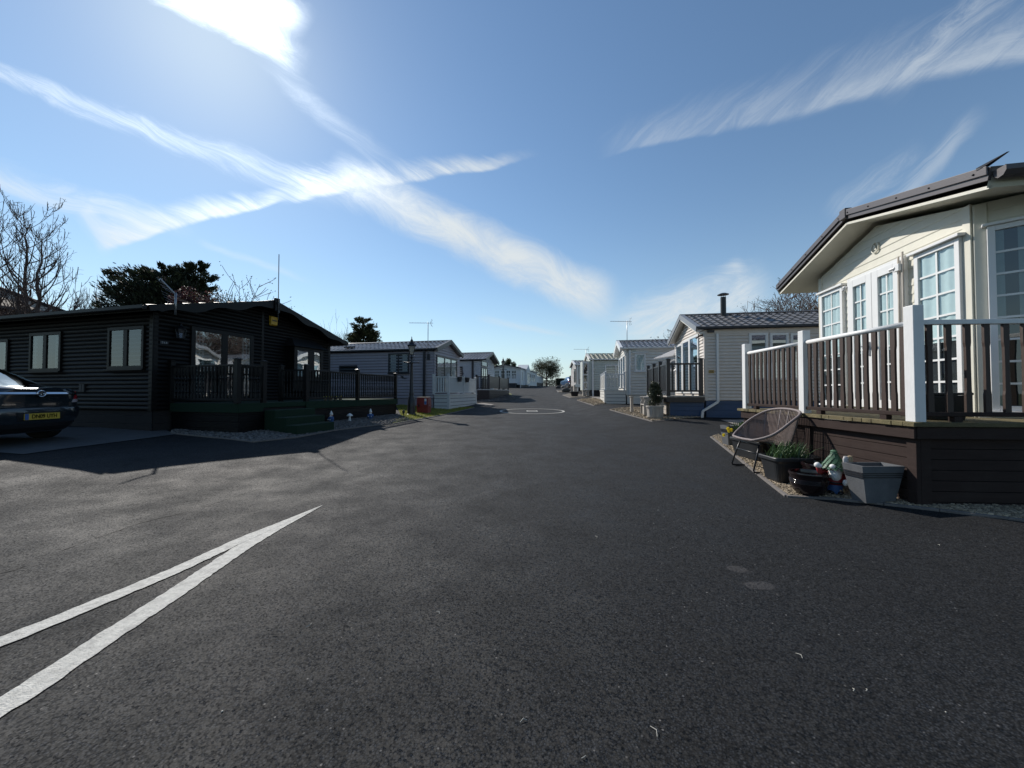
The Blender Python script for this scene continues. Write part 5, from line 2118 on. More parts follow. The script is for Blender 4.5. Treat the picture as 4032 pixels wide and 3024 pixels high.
    def patch(nm, m, poly_rows, off=.010, parent=c):
        rows = [[(x, rear(x, z) - off, z) for x, z in row] for row in poly_rows]
        rows2 = [[(x, rear(x, z) + .01, z) for x, z in row] for row in poly_rows]
        mb = MB().grid(rows)
        edge = rows[0] + [q[-1] for q in rows[1:]] + list(reversed(rows[-1][:-1])) + [q[0] for q in reversed(rows[1:-1])]
        edge2 = rows2[0] + [q[-1] for q in rows2[1:]] + list(reversed(rows2[-1][:-1])) + [q[0] for q in reversed(rows2[1:-1])]
        mb.strip(edge + [edge[0]], edge2 + [edge2[0]])
        return mb.build(nm, m, parent, smooth=True, fix=False, autos=40)
    for s_ in (-1, 1):
        top = [(s_ * lerp(.60, .895, i / 10), 0) for i in range(11)]

        def row(zl, zr, xi):
            return [(s_ * lerp(xi, .895, i / 10), lerp(zl, zr, i / 10)) for i in range(11)]
        lampo = patch('tail_lamp', A['lampred'], [row(.80, .80, .57), row(.86, .86, .60), row(.945, .945, .64)])
        patch('reversing_lens', A['lampclear'], [row(.735, .742, .53), row(.765, .77, .55), row(.797, .797, .565)], parent=lampo)
    if not detail:
        return c
    n = 24
    mb = MB()
    mb.grid([[(x, rear(x, .91) - o_, z) for x in [lerp(-.62, .62, i / n) for i in range(n + 1)]] for z, o_ in ((.888, -.005), (.889, .028), (.898, .030), (.932, .012), (.933, -.005))])
    mb.build('chrome_bar', A['chrome'], c, smooth=True, autos=30, fix=False)

    patch('bumper_seam', A['blackpl2'], [[(lerp(-.86, .86, i / n), z + .03 * (2*i/n-1)**2) for i in range(n + 1)] for z in (.652, .66)], .006)
    patch('lower_bumper', A['blackpl2'], [[(lerp(-.84, .84, i / n), z) for i in range(n + 1)] for z in (.22, .30, .37)], .008)
    rc_ = patch('plate_recess', A['blackpl2'], [[(lerp(-.36 + .03 * k, .36 - .03 * k, i / n), z) for i in range(n + 1)] for k, z in ((1, .42), (.5, .49), (0, .575))], .005)
    yp = rear(0, .5) - .018
    pl = MB().box(-.26, .26, yp, yp + .016, .44, .551).build('number_plate', A['plateyel'], c)
    MB().box(-.258, -.205, yp - .003, yp - .0005, .443, .548).build('country_band', A['plateblue'], pl)
    M0 = Matrix.Translation((.025, yp - .002, .494)) @ Matrix.Rotation(PI / 2, 4, 'X')
    text_mesh('lettering', 'DN09 UYH', .098, A['letter'], pl, M0, .0012, xs=.80, bold=.022)
    yb = rear(-.4, .70) - .010
    M0 = Matrix.Translation((-.42, yb, .715)) @ Matrix.Rotation(-.10, 4, 'Z') @ Matrix.Rotation(PI / 2, 4, 'X')
    text_mesh('lettering', 'INSIGNIA', .034, A['chrome'], c, M0, .002, xs=1.2)
    e = MB()
    ye = rear(0, .9) - .03
    e.tube([(.062 * math.cos(a), ye, .905 + .052 * math.sin(a)) for a in [2 * PI * i / 32 for i in range(33)]], .009, 8, cap=False)
    shp = [(-.03, .018), (-.005, .03), (.02, .024), (.032, .005), (.02, .006), (.028, -.02), (.012, -.03), (.002, -.045), (-.012, -.03), (.0, -.005), (-.02, .002), (-.04, -.006)]
    e.prism([(a, .905 + b) for a, b in shp], lambda a, z, d: (a, ye + d, z), -.006, .006)
    eo = e.build('emblem', A['chrome'], c)
    MB().lathe([(0, 0), (.06, 0)], 28, cap=False).build('emblem_disc', A['blackpl2'], eo).matrix_local = Matrix.Translation((0, ye + .012, .905)) @ Matrix.Rotation(PI / 2, 4, 'X') @ Matrix.Diagonal((1, .84, 1, 1))
    m = MB()
    for x in (-.55,):
        m.tube([(x, rear(x, .27) - .03, .25), (x, rear(x, .27) + .2, .25)], .035, 14, cap=False)
    m.build('exhaust', A['chrome'], c, smooth=True)
    m = MB().tube([(.05, .62, 1.075), (.45, .50, 1.055)], .009, 6)
    m.box(.03, .07, .60, .66, 1.05, 1.085)
    m.build('rear_wiper', A['blackpl2'], c)
    return c


A['glm2'] = glass('car_window', .32, (.10, .11, .12))
CAR = Vector((-8.55, 6.75))
make_car('parked_car', 'dark blue hatchback parked beside the black lodge with its tail to the road', 'car', (CAR.x, CAR.y, ground(CAR.x - 1, CAR.y) + .012), math.radians(92), A['paint'])
q = Vector((xat(2243, 47), 47))
make_car('parked_car', 'small blue car far up the road beside the taupe caravan', 'car', (xat(2268, 47), q.y, ground(q.x, q.y)), math.radians(8), mat('car_paint_blue', (.04, .10, .22), .2, .03, coat=.8, metal=.3), False)


# ================================================================== LAMP POSTS
def lamp_post(label, x, y, H):
    z = ground(x, y)
    r = thing('lamp_post', label, 'lamp post', (x, y, z), .3, 'old fashioned lamp posts')
    k = H / 3.16
    MB().lathe([(.20, -.1), (.20, .02), (.165, .05), (.15, .35), (.145, .60), (.115, .66), (.12, .70), (.095, .76), (.085, .80), (.10, .84), (.082, .90), (.062, 1.5), (.05, 2.05), (.065, 2.1), (.07, 2.14), (.05, 2.18), (.045, 2.30), (.06, 2.34), (.035, 2.40), (.03, 2.44)], 16).build('column', A['iron'], r, smooth=True, autos=40)
    m = MB().tube([(-.26, 0, 2.13), (.26, 0, 2.13)], .018, 8)
    for s_ in (-1, 1):
        m.ball((s_ * .28, 0, 2.13), .032, 8, 6)
        m.tube([(s_ * .05, 0, 2.2), (s_ * .11, 0, 2.28), (s_ * .06, 0, 2.36), (s_ * .12, 0, 2.42)], .011, 6)
    m.build('ladder_bar', A['iron'], r, smooth=True)
    m = MB()
    for i in range(4):
        a = PI / 4 + PI / 2 * i
        a2 = a + PI / 2
        p0, p1 = (.085 * math.cos(a), .085 * math.sin(a), 2.45), (.185 * math.cos(a), .185 * math.sin(a), 2.80)
        q0, q1 = (.085 * math.cos(a2), .085 * math.sin(a2), 2.45), (.185 * math.cos(a2), .185 * math.sin(a2), 2.80)
        m.tube([p0, p1], .011, 6)
        m.tube([p0, q0], .011, 6)
        m.tube([p1, q1], .013, 6)
    lf = m.build('lantern_frame', A['iron'], r, smooth=True)
    m = MB().lathe([(.080, 2.455), (.178, 2.795)], 4, cap=False, rot=PI / 4)
    m.build('pane', mat('lantern_glass', (.42, .44, .43), .4, .05, trans=.75) if 'lantern_glass' not in bpy.data.materials else bpy.data.materials['lantern_glass'], lf, fix=False)
    m = MB().ball((0, 0, 2.60), .035, 10, 8, (1, 1, 1.7))
    m.build('bulb', A['netb'], lf, smooth=True)
    m = MB().lathe([(.235, 2.80), (.24, 2.815), (.16, 2.87), (.10, 2.93), (.075, 2.95), (.08, 3.02), (.055, 3.06), (.03, 3.075)], 4, rot=PI / 4)
    m.lathe([(.02, 3.07), (.028, 3.09), (.012, 3.11), (.022, 3.13), (.004, 3.2)], 8)
    m.build('lantern_cap', A['iron'], r)
    r.scale = (k, k, k)
    return r


lamp_post('black cast lamp post on the grass beside the red bin', -4.1, 15.1, 3.16)
lamp_post('distant black lamp post rising behind the dark panelled deck', xat(1981, 33.5), 33.5, 3.25)

# red bin
q = gp(1664, 1629)
rb = thing('storage_bin', 'weathered red two-part bin standing on the grass in front of the grey deck', 'bin', (q.x, q.y + .25, ground(q.x, q.y)), -.12)
MB().hexa([(-.235, -.2, 0), (.235, -.2, 0), (.235, .2, 0), (-.235, .2, 0), (-.25, -.215, .30), (.25, -.215, .30), (.25, .215, .30), (-.25, .215, .30)]).build('base', A['red'], rb, bevel=.012)
MB().hexa([(-.27, -.235, .302), (.27, -.235, .302), (.27, .235, .302), (-.27, .235, .302), (-.265, -.23, .36), (.265, -.23, .36), (.265, .23, .36), (-.265, .23, .36)]).build('rim', A['red'], rb, bevel=.008)
lid = MB().hexa([(-.255, -.22, .362), (.255, -.22, .362), (.255, .22, .362), (-.255, .22, .362), (-.24, -.205, .69), (.24, -.205, .69), (.24, .205, .69), (-.24, .205, .69)]).build('hood', A['red'], rb, bevel=.015)
tp = mat('bin_top', (.42, .36, .27), .7, .2, 8, .2)
MB().box(-.235, .235, -.2, .2, .692, .71).build('lid', tp, rb, bevel=.005)
st = MB().hexa([(.09, -.2205, .39), (.19, -.2205, .39), (.19, -.216, .39), (.09, -.216, .39), (.09, -.2085, .64), (.19, -.2085, .64), (.19, -.204, .64), (.09, -.204, .64)]).build('sticker', mat('sticker_white', (.5, .52, .55), .5), lid)
MB().hexa([(.095, -.222, .395), (.185, -.222, .395), (.185, -.2195, .395), (.095, -.2195, .395), (.095, -.2155, .53), (.185, -.2155, .53), (.185, -.213, .53), (.095, -.213, .53)]).build('sticker_band', mat('sticker_blue', (.04, .12, .36), .5), st)
MB().box(-.16, -.13, -.232, -.222, .36, .43).box(-.175, -.115, -.245, -.236, .30, .36).build('latch', A['iron'], lid)
# solar stake light
q = gp(1592, 1652)
sk = thing('stake_light', 'thin black solar stake light leaning on the grass', 'garden light', (q.x, q.y, ground(q.x, q.y)))
MB().tube([(0, 0, -.05), (-.03, 0, .22)], .012, 6).build('stake', A['iron'], sk)
MB().lathe([(.02, .20), (.045, .25), (.05, .31), (.03, .34)], 10, o=(-.03, 0, 0)).build('lamp_head', A['iron'], sk, smooth=True)

# ================================================================== small figures by the black deck
A['skin'] = mat('painted_skin', (.50, .30, .22), .55, .05)
A['pwhite'] = mat('painted_white', (.72, .72, .70), .5, .06, 20)
A['pblue'] = mat('painted_blue', (.035, .10, .26), .5, .08, 20)
A['pred'] = mat('painted_red', (.22, .02, .025), .5, .1, 20)
A['pgreen'] = mat('painted_green', (.05, .12, .065), .55, .25, 18, .3, 40, island=.2)


def small_gnome(label, x, y, h, rot):
    z = ground(x, y) + .01
    g = thing('garden_gnome', label, 'gnome', (x, y, z), rot, 'blue coated gnomes by the black deck')
    k = h / .36
    b = MB().lathe([(.055, 0), (.06, .03), (.075, .08), (.08, .13), (.06, .18), (.035, .205)], 14)
    b.build('coat', A['pblue'], g, smooth=True)
    MB().ball((-.03, -.05, .018), .035, 8, 6, (.8, 1.3, .6)).ball((.035, -.05, .018), .035, 8, 6, (.8, 1.3, .6)).build('boots', A['iron'], g, smooth=True)
    f = MB().ball((0, 0, .225), .045, 12, 8).ball((0, -.045, .222), .013, 8, 6)
    f.build('head', A['skin'], g, smooth=True)
    MB().ball((0, -.03, .19), .04, 10, 8, (1, .7, 1.2)).build('beard', A['pwhite'], g, smooth=True)
    MB().lathe([(.052, .24), (.05, .26), (.03, .31), (.008, .36)], 12).build('hat', A['pwhite'], g, smooth=True)
    m = MB()
    for s_ in (-1, 1):
        m.tube([(s_ * .07, 0, .16), (s_ * .09, -.03, .11), (s_ * .05, -.07, .10)], [.022, .02, .018], 8)
    m.build('arms', A['pblue'], g, smooth=True)
    MB().ball((-.045, -.078, .10), .018, 8, 6).ball((.045, -.078, .10), .018, 8, 6).build('hands', A['pwhite'], g, smooth=True)
    g.scale = (k, k, k)


q = gp(1304, 1666)
small_gnome('blue coated gnome with white hat just right of the green steps', q.x, q.y, .36, -.4)
q = gp(1459, 1652)
small_gnome('blue coated gnome farthest from the steps before the black skirt', q.x, q.y, .36, .1)
q = gp(1377, 1661)
mu = thing('toadstool', 'white toadstool ornament between two gnomes by the black skirt', 'ornament', (q.x, q.y, ground(q.x, q.y)))
MB().lathe([(.05, 0), (.045, .03), (.028, .12), (.03, .20)], 12).build('stem', A['pwhite'], mu, smooth=True)
MB().lathe([(.0, .18), (.095, .185), (.09, .20), (.05, .245), (.0, .275)], 14, cap=False).build('toadstool_cap', A['pwhite'], mu, smooth=True)

# gravel round the black lodge
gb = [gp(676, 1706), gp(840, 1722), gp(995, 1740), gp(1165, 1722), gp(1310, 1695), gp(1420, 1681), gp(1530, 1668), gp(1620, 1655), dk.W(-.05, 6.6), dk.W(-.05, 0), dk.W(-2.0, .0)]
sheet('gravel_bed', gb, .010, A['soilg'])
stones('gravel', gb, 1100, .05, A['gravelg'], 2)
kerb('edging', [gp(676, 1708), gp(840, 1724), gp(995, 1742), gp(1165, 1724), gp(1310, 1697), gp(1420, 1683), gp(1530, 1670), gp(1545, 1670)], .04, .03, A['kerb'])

# ================================================================== NEAR RIGHT BED
kp = [gp(2800, 1722), gp(2900, 1800), gp(2985, 1869), gp(3098, 1957), gp(3290, 1968), gp(3480, 1988), gp(3700, 2012), gp(4200, 2075)]
kerb('edging', kp, .045, .022, A['kerb'])
nb = kp + [cd.W(3, .1), cd.W(.1, .1), cd.W(.1, 3.2), gp(2830, 1712)]
sheet('gravel_bed', nb, .008, A['soil'], step=.2)
nbi = [p + Vector((.03, .03)) for p in kp[:4]] + [p + Vector((0, .03)) for p in kp[4:]] + nb[-4:]
stones('gravel', nbi, 4200, .026, A['gravel'], 6, lift=.35)


def G(x, y, dz=.012):
    return (x, y, ground(x, y) + dz)


# tapered square grey planter
def square_planter(label, x, y, rot, wt, wb, h, m, ribs=True, name='planter', lip=.03, group=None):
    p = thing(name, label, 'planter', G(x, y), rot, group)
    a, b = wb / 2, wt / 2
    mb = MB()
    o = [(-1, -1), (1, -1), (1, 1), (-1, 1)]
    lv = [(a, 0), (b, h), (b - lip, h), (b - lip - .01, h - .09)]
    for (r0, z0), (r1, z1) in zip(lv[:-1], lv[1:]):
        for i in range(4):
            c, d = o[i], o[(i + 1) % 4]
            mb.add([(c[0]*r0, c[1]*r0, z0), (d[0]*r0, d[1]*r0, z0), (d[0]*r1, d[1]*r1, z1), (c[0]*r1, c[1]*r1, z1)], [(0, 1, 2, 3)])
    mb.build('tub', m, p, weld=True, fix=False)
    r1 = b - lip - .008
    MB().add([(c[0]*r1, c[1]*r1, h - .07) for c in o], [(0, 1, 2, 3)]).build('compost', A['soil'], p, fix=False)
    if ribs:
        rb_ = MB()
        for k in range(3):
            z = h * (.70 + .055 * k)
            r0 = lerp(a, b, z / h) + .004
            for i in range(4):
                c, d = o[i], o[(i + 1) % 4]
                rb_.bar((c[0]*r0, c[1]*r0, z), (d[0]*r0, d[1]*r0, z), .012, .010)
        rb_.build('rib', A['charcoal'], p)
    return p


square_planter('tapered square grey planter at the corner of the brown deck', 3.895, 4.02, .02, .46, .31, .395, A['stonegrey']).scale = (1, .52, 1)
zt_ = ground(3.8, 4.1) + .34
p = thing('shell_ornament', 'pale scooped shell ornament upright in the grey planter', 'ornament', (3.76, 4.19, zt_), .3)
MB().lathe([(.022, 0), (.035, .05), (.038, .10), (.025, .13), (.02, .128), (.03, .10), (.025, .05), (.005, .02)], 12, sy=.55).build('shell', mat('shell_white', (.45, .43, .42), .6, .1, 20), p, smooth=True)
p = thing('stone_ornament', 'tan pointed stone beside the scooped shell in the grey planter', 'ornament', (3.835, 4.22, zt_), .1)
MB().lathe([(.02, 0), (.036, .04), (.034, .09), (.03, .125), (.008, .132)], 7, sy=.6).build('stone', mat('tan_stone', (.42, .32, .2), .8, .25, 25, .4), p)


def bowl(label, x, y, r_, h, m, group='dark glazed bowls'):
    p = thing('glazed_bowl', label, 'plant pot', G(x, y), 0, group)
    pr = [(r_*k_, h*z_) for k_, z_ in ((.55, 0), (.66, .02), (.85, .22), (.96, .45), (1.0, .66), (.97, .82), (1.03, .88), (1.055, .94), (1.03, 1.0), (.94, 1.0), (.91, .9), (.87, .55))]
    MB().lathe(pr, 40, cap=False).build('bowl', m, p, smooth=True, autos=60)
    rg = MB()
    for k in range(4):
        z = h * (.54 + .05 * k)
        rr = r_ * (.985 + .005 * k)
        rg.tube([(rr * math.cos(2*PI*i/40), rr * math.sin(2*PI*i/40), z) for i in range(41)], .0045, 6, cap=False)
    rg.build('ring', m, p, smooth=True)
    MB().lathe([(0, h*.62), (r_*.89, h*.62)], 30, cap=False).build('compost', A['soil'], p, fix=False)


bowl('dark glazed bowl nearest the kerb in front of the gnome', 3.49, 4.38, .186, .262, A['glaze'])
bowl('dark glazed bowl behind the tree hatted gnome', 3.82, 4.58, .20, .30, A['glaze'])
bowl('large dark bowl between the daffodil trough and the deck', 3.88, 5.06, .24, .31, A['blackplastic'])


def trough(label, x, y, rot, lx, ly, h, group):
    p = thing('trough', label, 'planter', G(x, y), rot, group)
    mb = MB()
    n = 26

    def ring(s_, z, flute=0):
        o_ = []
        k = 64
        for i in range(k):
            a = 2 * PI * i / k
            ca, sa = math.cos(a), math.sin(a)
            f = 1 + flute * math.cos(i * PI)
            o_.append((lx/2*s_*f*math.copysign(abs(ca)**.28, ca), ly/2*s_*f*math.copysign(abs(sa)**.28, sa), z))
        return o_
    rg = [ring(.70, 0), ring(.74, .02, .006), ring(.90, h*.78, .008), ring(.94, h*.84), ring(.955, h*.86), ring(1.0, h*.87), ring(1.0, h*.97), ring(.98, h), ring(.90, h), ring(.88, h*.9)]
    for a, b in zip(rg[:-1], rg[1:]):
        mb.strip(a + [a[0]], b + [b[0]])
    mb.build('tub', A['trough'], p, smooth=True, fix=False, autos=35)
    c = ring(.9, h * .88)
    MB().add(c, [tuple(range(len(c)))]).build('compost', A['soil'], p, fix=False)
    return p


A['trough'] = mat('trough_plastic', (.016, .018, .021), .45, .12, 12, .1, 90)
tr = trough('black ribbed trough full of green daffodil leaves', 3.66, 4.98, -.06, .50, .44, .33, 'black ribbed troughs by the brown deck')
r = random.Random(8)
m = MB()
for i in range(170):
    x, y = r.uniform(-.17, .21), r.uniform(-.14, .16)
    a = r.uniform(0, 2 * PI)
    ln = r.uniform(.13, .27)
    lean = r.uniform(.1, .75)
    dx, dy = math.cos(a) * lean * ln + .05, math.sin(a) * lean * ln
    b0 = Vector((x, y, .29))
    w_ = .006
    wx, wy = -math.sin(a) * w_, math.cos(a) * w_
    pts_ = [b0 + Vector((dx * t * t, dy * t * t, ln * (t - .28 * t * t * lean))) for t in (0, .35, .7, 1)]
    ws = (1, 1, .8, .15)
    m.strip([p + Vector((wx * k, wy * k, 0)) for p, k in zip(pts_, ws)], [p - Vector((wx * k, wy * k, 0)) for p, k in zip(pts_, ws)])
m.build('leaves', A['leaf'], tr, fix=False)
trough('empty black ribbed trough under the wicker chair', 4.12, 6.35, .08, .36, .80, .33, 'black ribbed troughs by the brown deck')
square_planter('tall square grey pot at the far end of the gravel bed', 4.46, 7.62, .1, .24, .17, .40, A['stonegrey'], name='planter')
fp = thing('plant_pot', 'round black pot of daffodils beyond the wicker chair', 'plant pot', G(4.40, 7.22))
MB().lathe([(.09, 0), (.105, .2), (.125, .33), (.14, .34), (.14, .38), (.125, .38), (.12, .3)], 20, cap=False).build('tub', A['blackplastic'], fp, smooth=True, autos=40)
MB().lathe([(0, .33), (.12, .33)], 16, cap=False).build('compost', A['soil'], fp, fix=False)
m = MB()
for i in range(40):
    a, rr = r.uniform(0, 2 * PI), r.uniform(0, .09)
    x, y = rr * math.cos(a), rr * math.sin(a)
    ln = r.uniform(.1, .2)
    m.strip([(x - .006, y, .33), (x - .004 + .04 * math.cos(a), y + .04 * math.sin(a), .33 + ln)], [(x + .006, y, .33), (x + .004 + .06 * math.cos(a), y + .04 * math.sin(a), .33 + ln)])
m.build('leaves', A['leaf'], fp, fix=False)
for px, py in ((2864, 1687), (2877, 1692), (2847, 1712), (2868, 1696)):
    yy = 7.1
    c = Vector((xat(px, yy) - 4.40, yy - 7.22, zat(py, yy) - G(4.40, 7.22)[2]))
    f = MB()
    for k in range(6):
        a = PI / 3 * k
        u_, v_ = Vector((math.cos(a), 0, math.sin(a))), Vector((-math.sin(a), 0, math.cos(a)))
        t1 = c + u_ * .034
        f.add([c + v_ * .006, c - v_ * .006, c + u_ * .026 - v_ * .017 + Vector((0, -.004, 0)), t1, c + u_ * .026 + v_ * .017 + Vector((0, -.004, 0))], [(0, 1, 2, 3, 4)])
    pts_ = [c + Vector((0, -.026, 0)), c]
    f.tube(pts_, [.017, .010], 8)
    fo = f.build('daffodil', A['petal'], fp, fix=False)
    MB().tube([Vector((c.x * .3 + .0, c.y * .3, .34)), Vector((c.x * .8, c.y * .8, c.z * .9 + .03)), c], .004, 5).build('stalk', A['leaf'], fo)
sf_ = thing('figurine', 'little white figurine between the trough leaves and the chair', 'ornament', G(3.98, 5.5))
MB().ball((0, 0, .28), .05, 10, 8, (1, 1, 1.2)).ball((-.02, -.02, .36), .036, 10, 8).build('figure', A['pwhite'], sf_, smooth=True)
MB().lathe([(.07, 0), (.08, .1), (.09, .22)], 12).build('pedestal', A['stonegrey'], sf_, smooth=True)
# pale stone by the gnome
p = thing('garden_stone', 'knobbly tan stone lying between the gnome and grey planter', 'stone', G(3.80, 4.3))
mm = MB()
for k in range(6):
    mm.ball((r.uniform(-.035, .035), r.uniform(-.02, .02), .025 + r.uniform(0, .025)), r.uniform(.018, .028), 7, 5)
mm.build('stone', bpy.data.materials['tan_stone'], p)

# gnome with a tree-shaped hat --------------------------------------------------
gn = thing('garden_gnome', 'red coated gnome holding a tree shaped green hat over white beard', 'gnome', G(3.775, 4.36), -.55)
MB().lathe([(.085, 0), (.095, .03), (.085, .09), (.09, .13)], 16).build('trousers', A['pblue'], gn, smooth=True)
MB().ball((-.045, -.06, .022), .045, 10, 6, (.8, 1.4, .6)).ball((.045, -.06, .022), .045, 10, 6, (.8, 1.4, .6)).build('boots', A['iron'], gn, smooth=True)
MB().lathe([(.098, .12), (.105, .16), (.10, .21), (.085, .26), (.05, .285)], 16).build('coat', A['pred'], gn, smooth=True)
MB().lathe([(.107, .135), (.108, .155)], 16).build('belt', A['iron'], gn, smooth=True)
MB().ball((0, -.01, .30), .07, 14, 10).ball((0, -.085, .297), .022, 8, 6).ball((-.07, 0, .295), .016, 8, 6).ball((.07, 0, .295), .016, 8, 6).build('head', A['skin'], gn, smooth=True)
b = MB()
b.lathe([(.062, .30), (.07, .27), (.058, .21), (.03, .15), (.006, .11)], 14, o=(0, -.055, 0), sy=.6)
for k in range(9):
    a = -PI / 2 + (k - 4) * .28
    b.tube([(.06 * math.cos(a), -.045 + .05 * math.sin(a), .30), (.045 * math.cos(a), -.06 + .05 * math.sin(a), .21), (.012 * math.cos(a), -.07, .13)], [.014, .014, .006], 6)
b.build('beard', A['pwhite'], gn, smooth=True)
MB().tube([(-.095, 0, .25), (-.15, -.05, .27), (-.17, -.09, .33)], [.034, .032, .028], 8).build('sleeve', A['pred'], gn, smooth=True)
MB().tube([(.095, 0, .25), (.12, -.06, .2), (.09, -.11, .17)], [.034, .032, .028], 8).build('sleeve', A['pred'], gn, smooth=True)
m = MB().ball((-.18, -.105, .355), .036, 10, 7).ball((-.155, -.115, .345), .024, 8, 6).ball((.085, -.13, .165), .034, 10, 7, (.9, .9, 1.2)).ball((-.03, -.10, .345), .036, 10, 7).ball((.035, -.10, .325), .025, 8, 6)
m.build('gloves', A['pwhite'], gn, smooth=True)
m = MB()
r2 = random.Random(12)
for lv in range(9):
    z0 = .325 + lv * .019
    rr = .118 * (1 - lv / 9) ** .8 + .022
    k = 15 - lv
    for i in range(k):
        a = 2 * PI * (i + .5 * (lv % 2)) / k
        u_ = Vector((math.cos(a), math.sin(a), 0))
        v_ = Vector((-math.sin(a), math.cos(a), 0))
        c = u_ * rr + Vector((0, 0, z0))
        w_ = .024
        t_ = c + u_ * .022 + Vector((0, 0, -.024 + r2.uniform(-.006, .006)))
        top = u_ * (rr * .62) + Vector((0, 0, z0 + .035))
        m.add([top - v_ * w_ * .6, top + v_ * w_ * .6, c + v_ * w_, t_, c - v_ * w_, c * 1.0 + Vector((0, 0, -.012))], [(0, 4, 3, 2, 1), (0, 1, 2, 5, 4), (4, 5, 2, 3)])
m.lathe([(.12, .325), (.10, .37), (.06, .44), (.03, .50)], 14)
m.lathe([(.032, .475), (.036, .485), (.028, .495), (.036, .505), (.03, .52), (.04, .53), (.02, .545)], 10)
m.build('hat', A['pgreen'], gn, fix=False)
gn.scale = (.92, .92, .92)

# ================================================================== WICKER CHAIR
ch = thing('wicker_chair', 'brown corded tub chair on thin black legs in the gravel bed', 'chair', G(3.56, 5.70), 0)
ch.rotation_euler = (0, 0, math.radians(-4))
# local: -x is the front, y across
key = [(.0, -.30, .485), (-.03, -.16, .472), (-.035, .0, .468), (-.03, .16, .472), (.0, .30, .485), (.16, .44, .575), (.36, .44, .745), (.56, .33, .885), (.61, .0, .925), (.58, -.37, .885), (.37, -.47, .745), (.16, -.44, .575)]


def closed_spline(k, n):
    o = []
    m_ = len(k)
    for i in range(m_):
        p0, p1, p2, p3 = (Vector(k[(i + j - 1) % m_]) for j in range(4))
        for s_ in range(n):
            t = s_ / n
            o.append(.5 * ((2 * p1) + (p2 - p0) * t + (2*p0 - 5*p1 + 4*p2 - p3) * t*t + (-p0 + 3*p1 - 3*p2 + p3) * t**3))
    return o


rim = closed_spline(key, 12)
MB().tube(rim + [rim[0]], .019, 10, cap=False).build('rim', A['rim'], ch, smooth=True)
ring = []
for i in range(len(rim)):
    a = 2 * PI * i / len(rim) - PI * .78
    ring.append(Vector((.24 - .20 * math.cos(a + PI * .12 - PI * .0) , .30 * math.sin(a + PI * .12), .385)))
# inner ring follows the rim closely in plan
ring = [Vector((lerp(.20, p.x, .78), p.y * .78, lerp(.462, .40, ss(.05, .35, p.x)))) for p in rim]
MB().tube(ring + [ring[0]], .014, 8, cap=False).build('seat_ring', A['iron'], ch, smooth=True)
m = MB()
N = len(rim)
for i in range(N):
    for f in (0,):
        a_ = rim[i].lerp(rim[(i + 1) % N], f)
        b_ = ring[i].lerp(ring[(i + 1) % N], f)
        mid = (a_ + b_) / 2 + Vector((0, 0, -.012))
        m.tube([a_, mid, b_], .0060, 5, cap=False)
# seat cords across the ring
ys_ = [i * .0115 for i in range(-27, 28)]
for y in ys_:
    xs_ = []
    for i in range(N):
        p, q = ring[i], ring[(i + 1) % N]
        if (p.y - y) * (q.y - y) <= 0 and p.y != q.y:
            xs_.append(p.lerp(q, (y - p.y) / (q.y - p.y)))
    if len(xs_) >= 2:
        e0, e1 = min(xs_, key=lambda v: v.x), max(xs_, key=lambda v: v.x)
        m.tube([e0, e0.lerp(e1, .5) + Vector((0, 0, -.012)), e1], .0056, 4, cap=False)
m.build('cord_weave', A['cord'], ch, fix=False)
m = MB()
for y, tx in ((.26, .5), (-.26, .5), (.10, .58), (-.10, .58)):
    i = min(range(N), key=lambda k: (rim[k].y - y) ** 2 + (rim[k].x - tx) ** 2 * 3)
    m.tube([rim[i], ring[i]], .010, 6)
m.build('back_strut', A['rim'], ch, smooth=True)
m = MB()
for s_ in (-1, 1):
    y = .30 * s_
    m.tube([(.08, .25 * s_, .41), (.03, y - .02 * s_, .25), (-.03, y, .04), (-.02, y, .014), (.03, y, .012), (.55, y * .95, .012), (.60, y * .95, .03), (.56, y * .9, .2), (.46, .22 * s_, .40)], .0125, 8)
m.tube([(.035, -.29, .28), (.035, .29, .28)], .010, 8)
m.tube([(.08, .25, .398), (.08, -.25, .398)], .012, 8)
m.tube([(.46, .22, .398), (.46, -.22, .398)], .012, 8)
m.build('leg_frame', A['iron'], ch, smooth=True)

# ================================================================== right middle beds and objects
b1 = [gp(2403, 1614), gp(2490, 1638), gp(2570, 1659), gp(2650, 1651), gp(2790, 1642), nd_.W(1.2, .1), nd_.W(.1, .1), nd_.W(.1, 3.0), gp(2490, 1603)]
sheet('gravel_bed', b1, .010, A['soil'])
stones('gravel', b1, 500, .045, A['gravel'], 3)
kerb('edging', [gp(2403, 1615), gp(2490, 1639), gp(2570, 1661), gp(2650, 1653)], .05, .02, A['kerb'])
b2 = [gp(2273, 1576), gp(2306, 1586), gp(2340, 1597), gp(2376, 1592), wd.W(.1, .05), wd.W(.1, 2.5), gp(2340, 1568)]
sheet('gravel_bed', b2, .010, A['soil'])
stones('gravel', b2, 250, .06, A['gravel'], 4)
kerb('edging', [gp(2273, 1577), gp(2306, 1587), gp(2340, 1598), gp(2376, 1593)], .06, .02, A['kerb'])
b3 = [gp(2216, 1555), gp(2247, 1566), gp(2305, 1564), gp(2300, 1554), gp(2240, 1549)]
sheet('gravel_bed', b3, .010, A['soil'])
kerb('edging', [gp(2216, 1556), gp(2247, 1567), gp(2305, 1565)], .08, .03, A['kerb'])
b4 = [gp(2193, 1538), gp(2200, 1545), gp(2240, 1545), gp(2240, 1538)]
sheet('gravel_bed', b4, .012, A['soil'])
kerb('edging', [gp(2193, 1538), gp(2200, 1546), gp(2225, 1546)], .1, .04, A['kerb'])
sheet('path', [gp(2321, 1562), gp(2358, 1575), gp(2374, 1582), gp(2368, 1563)], .012, A['slab'])
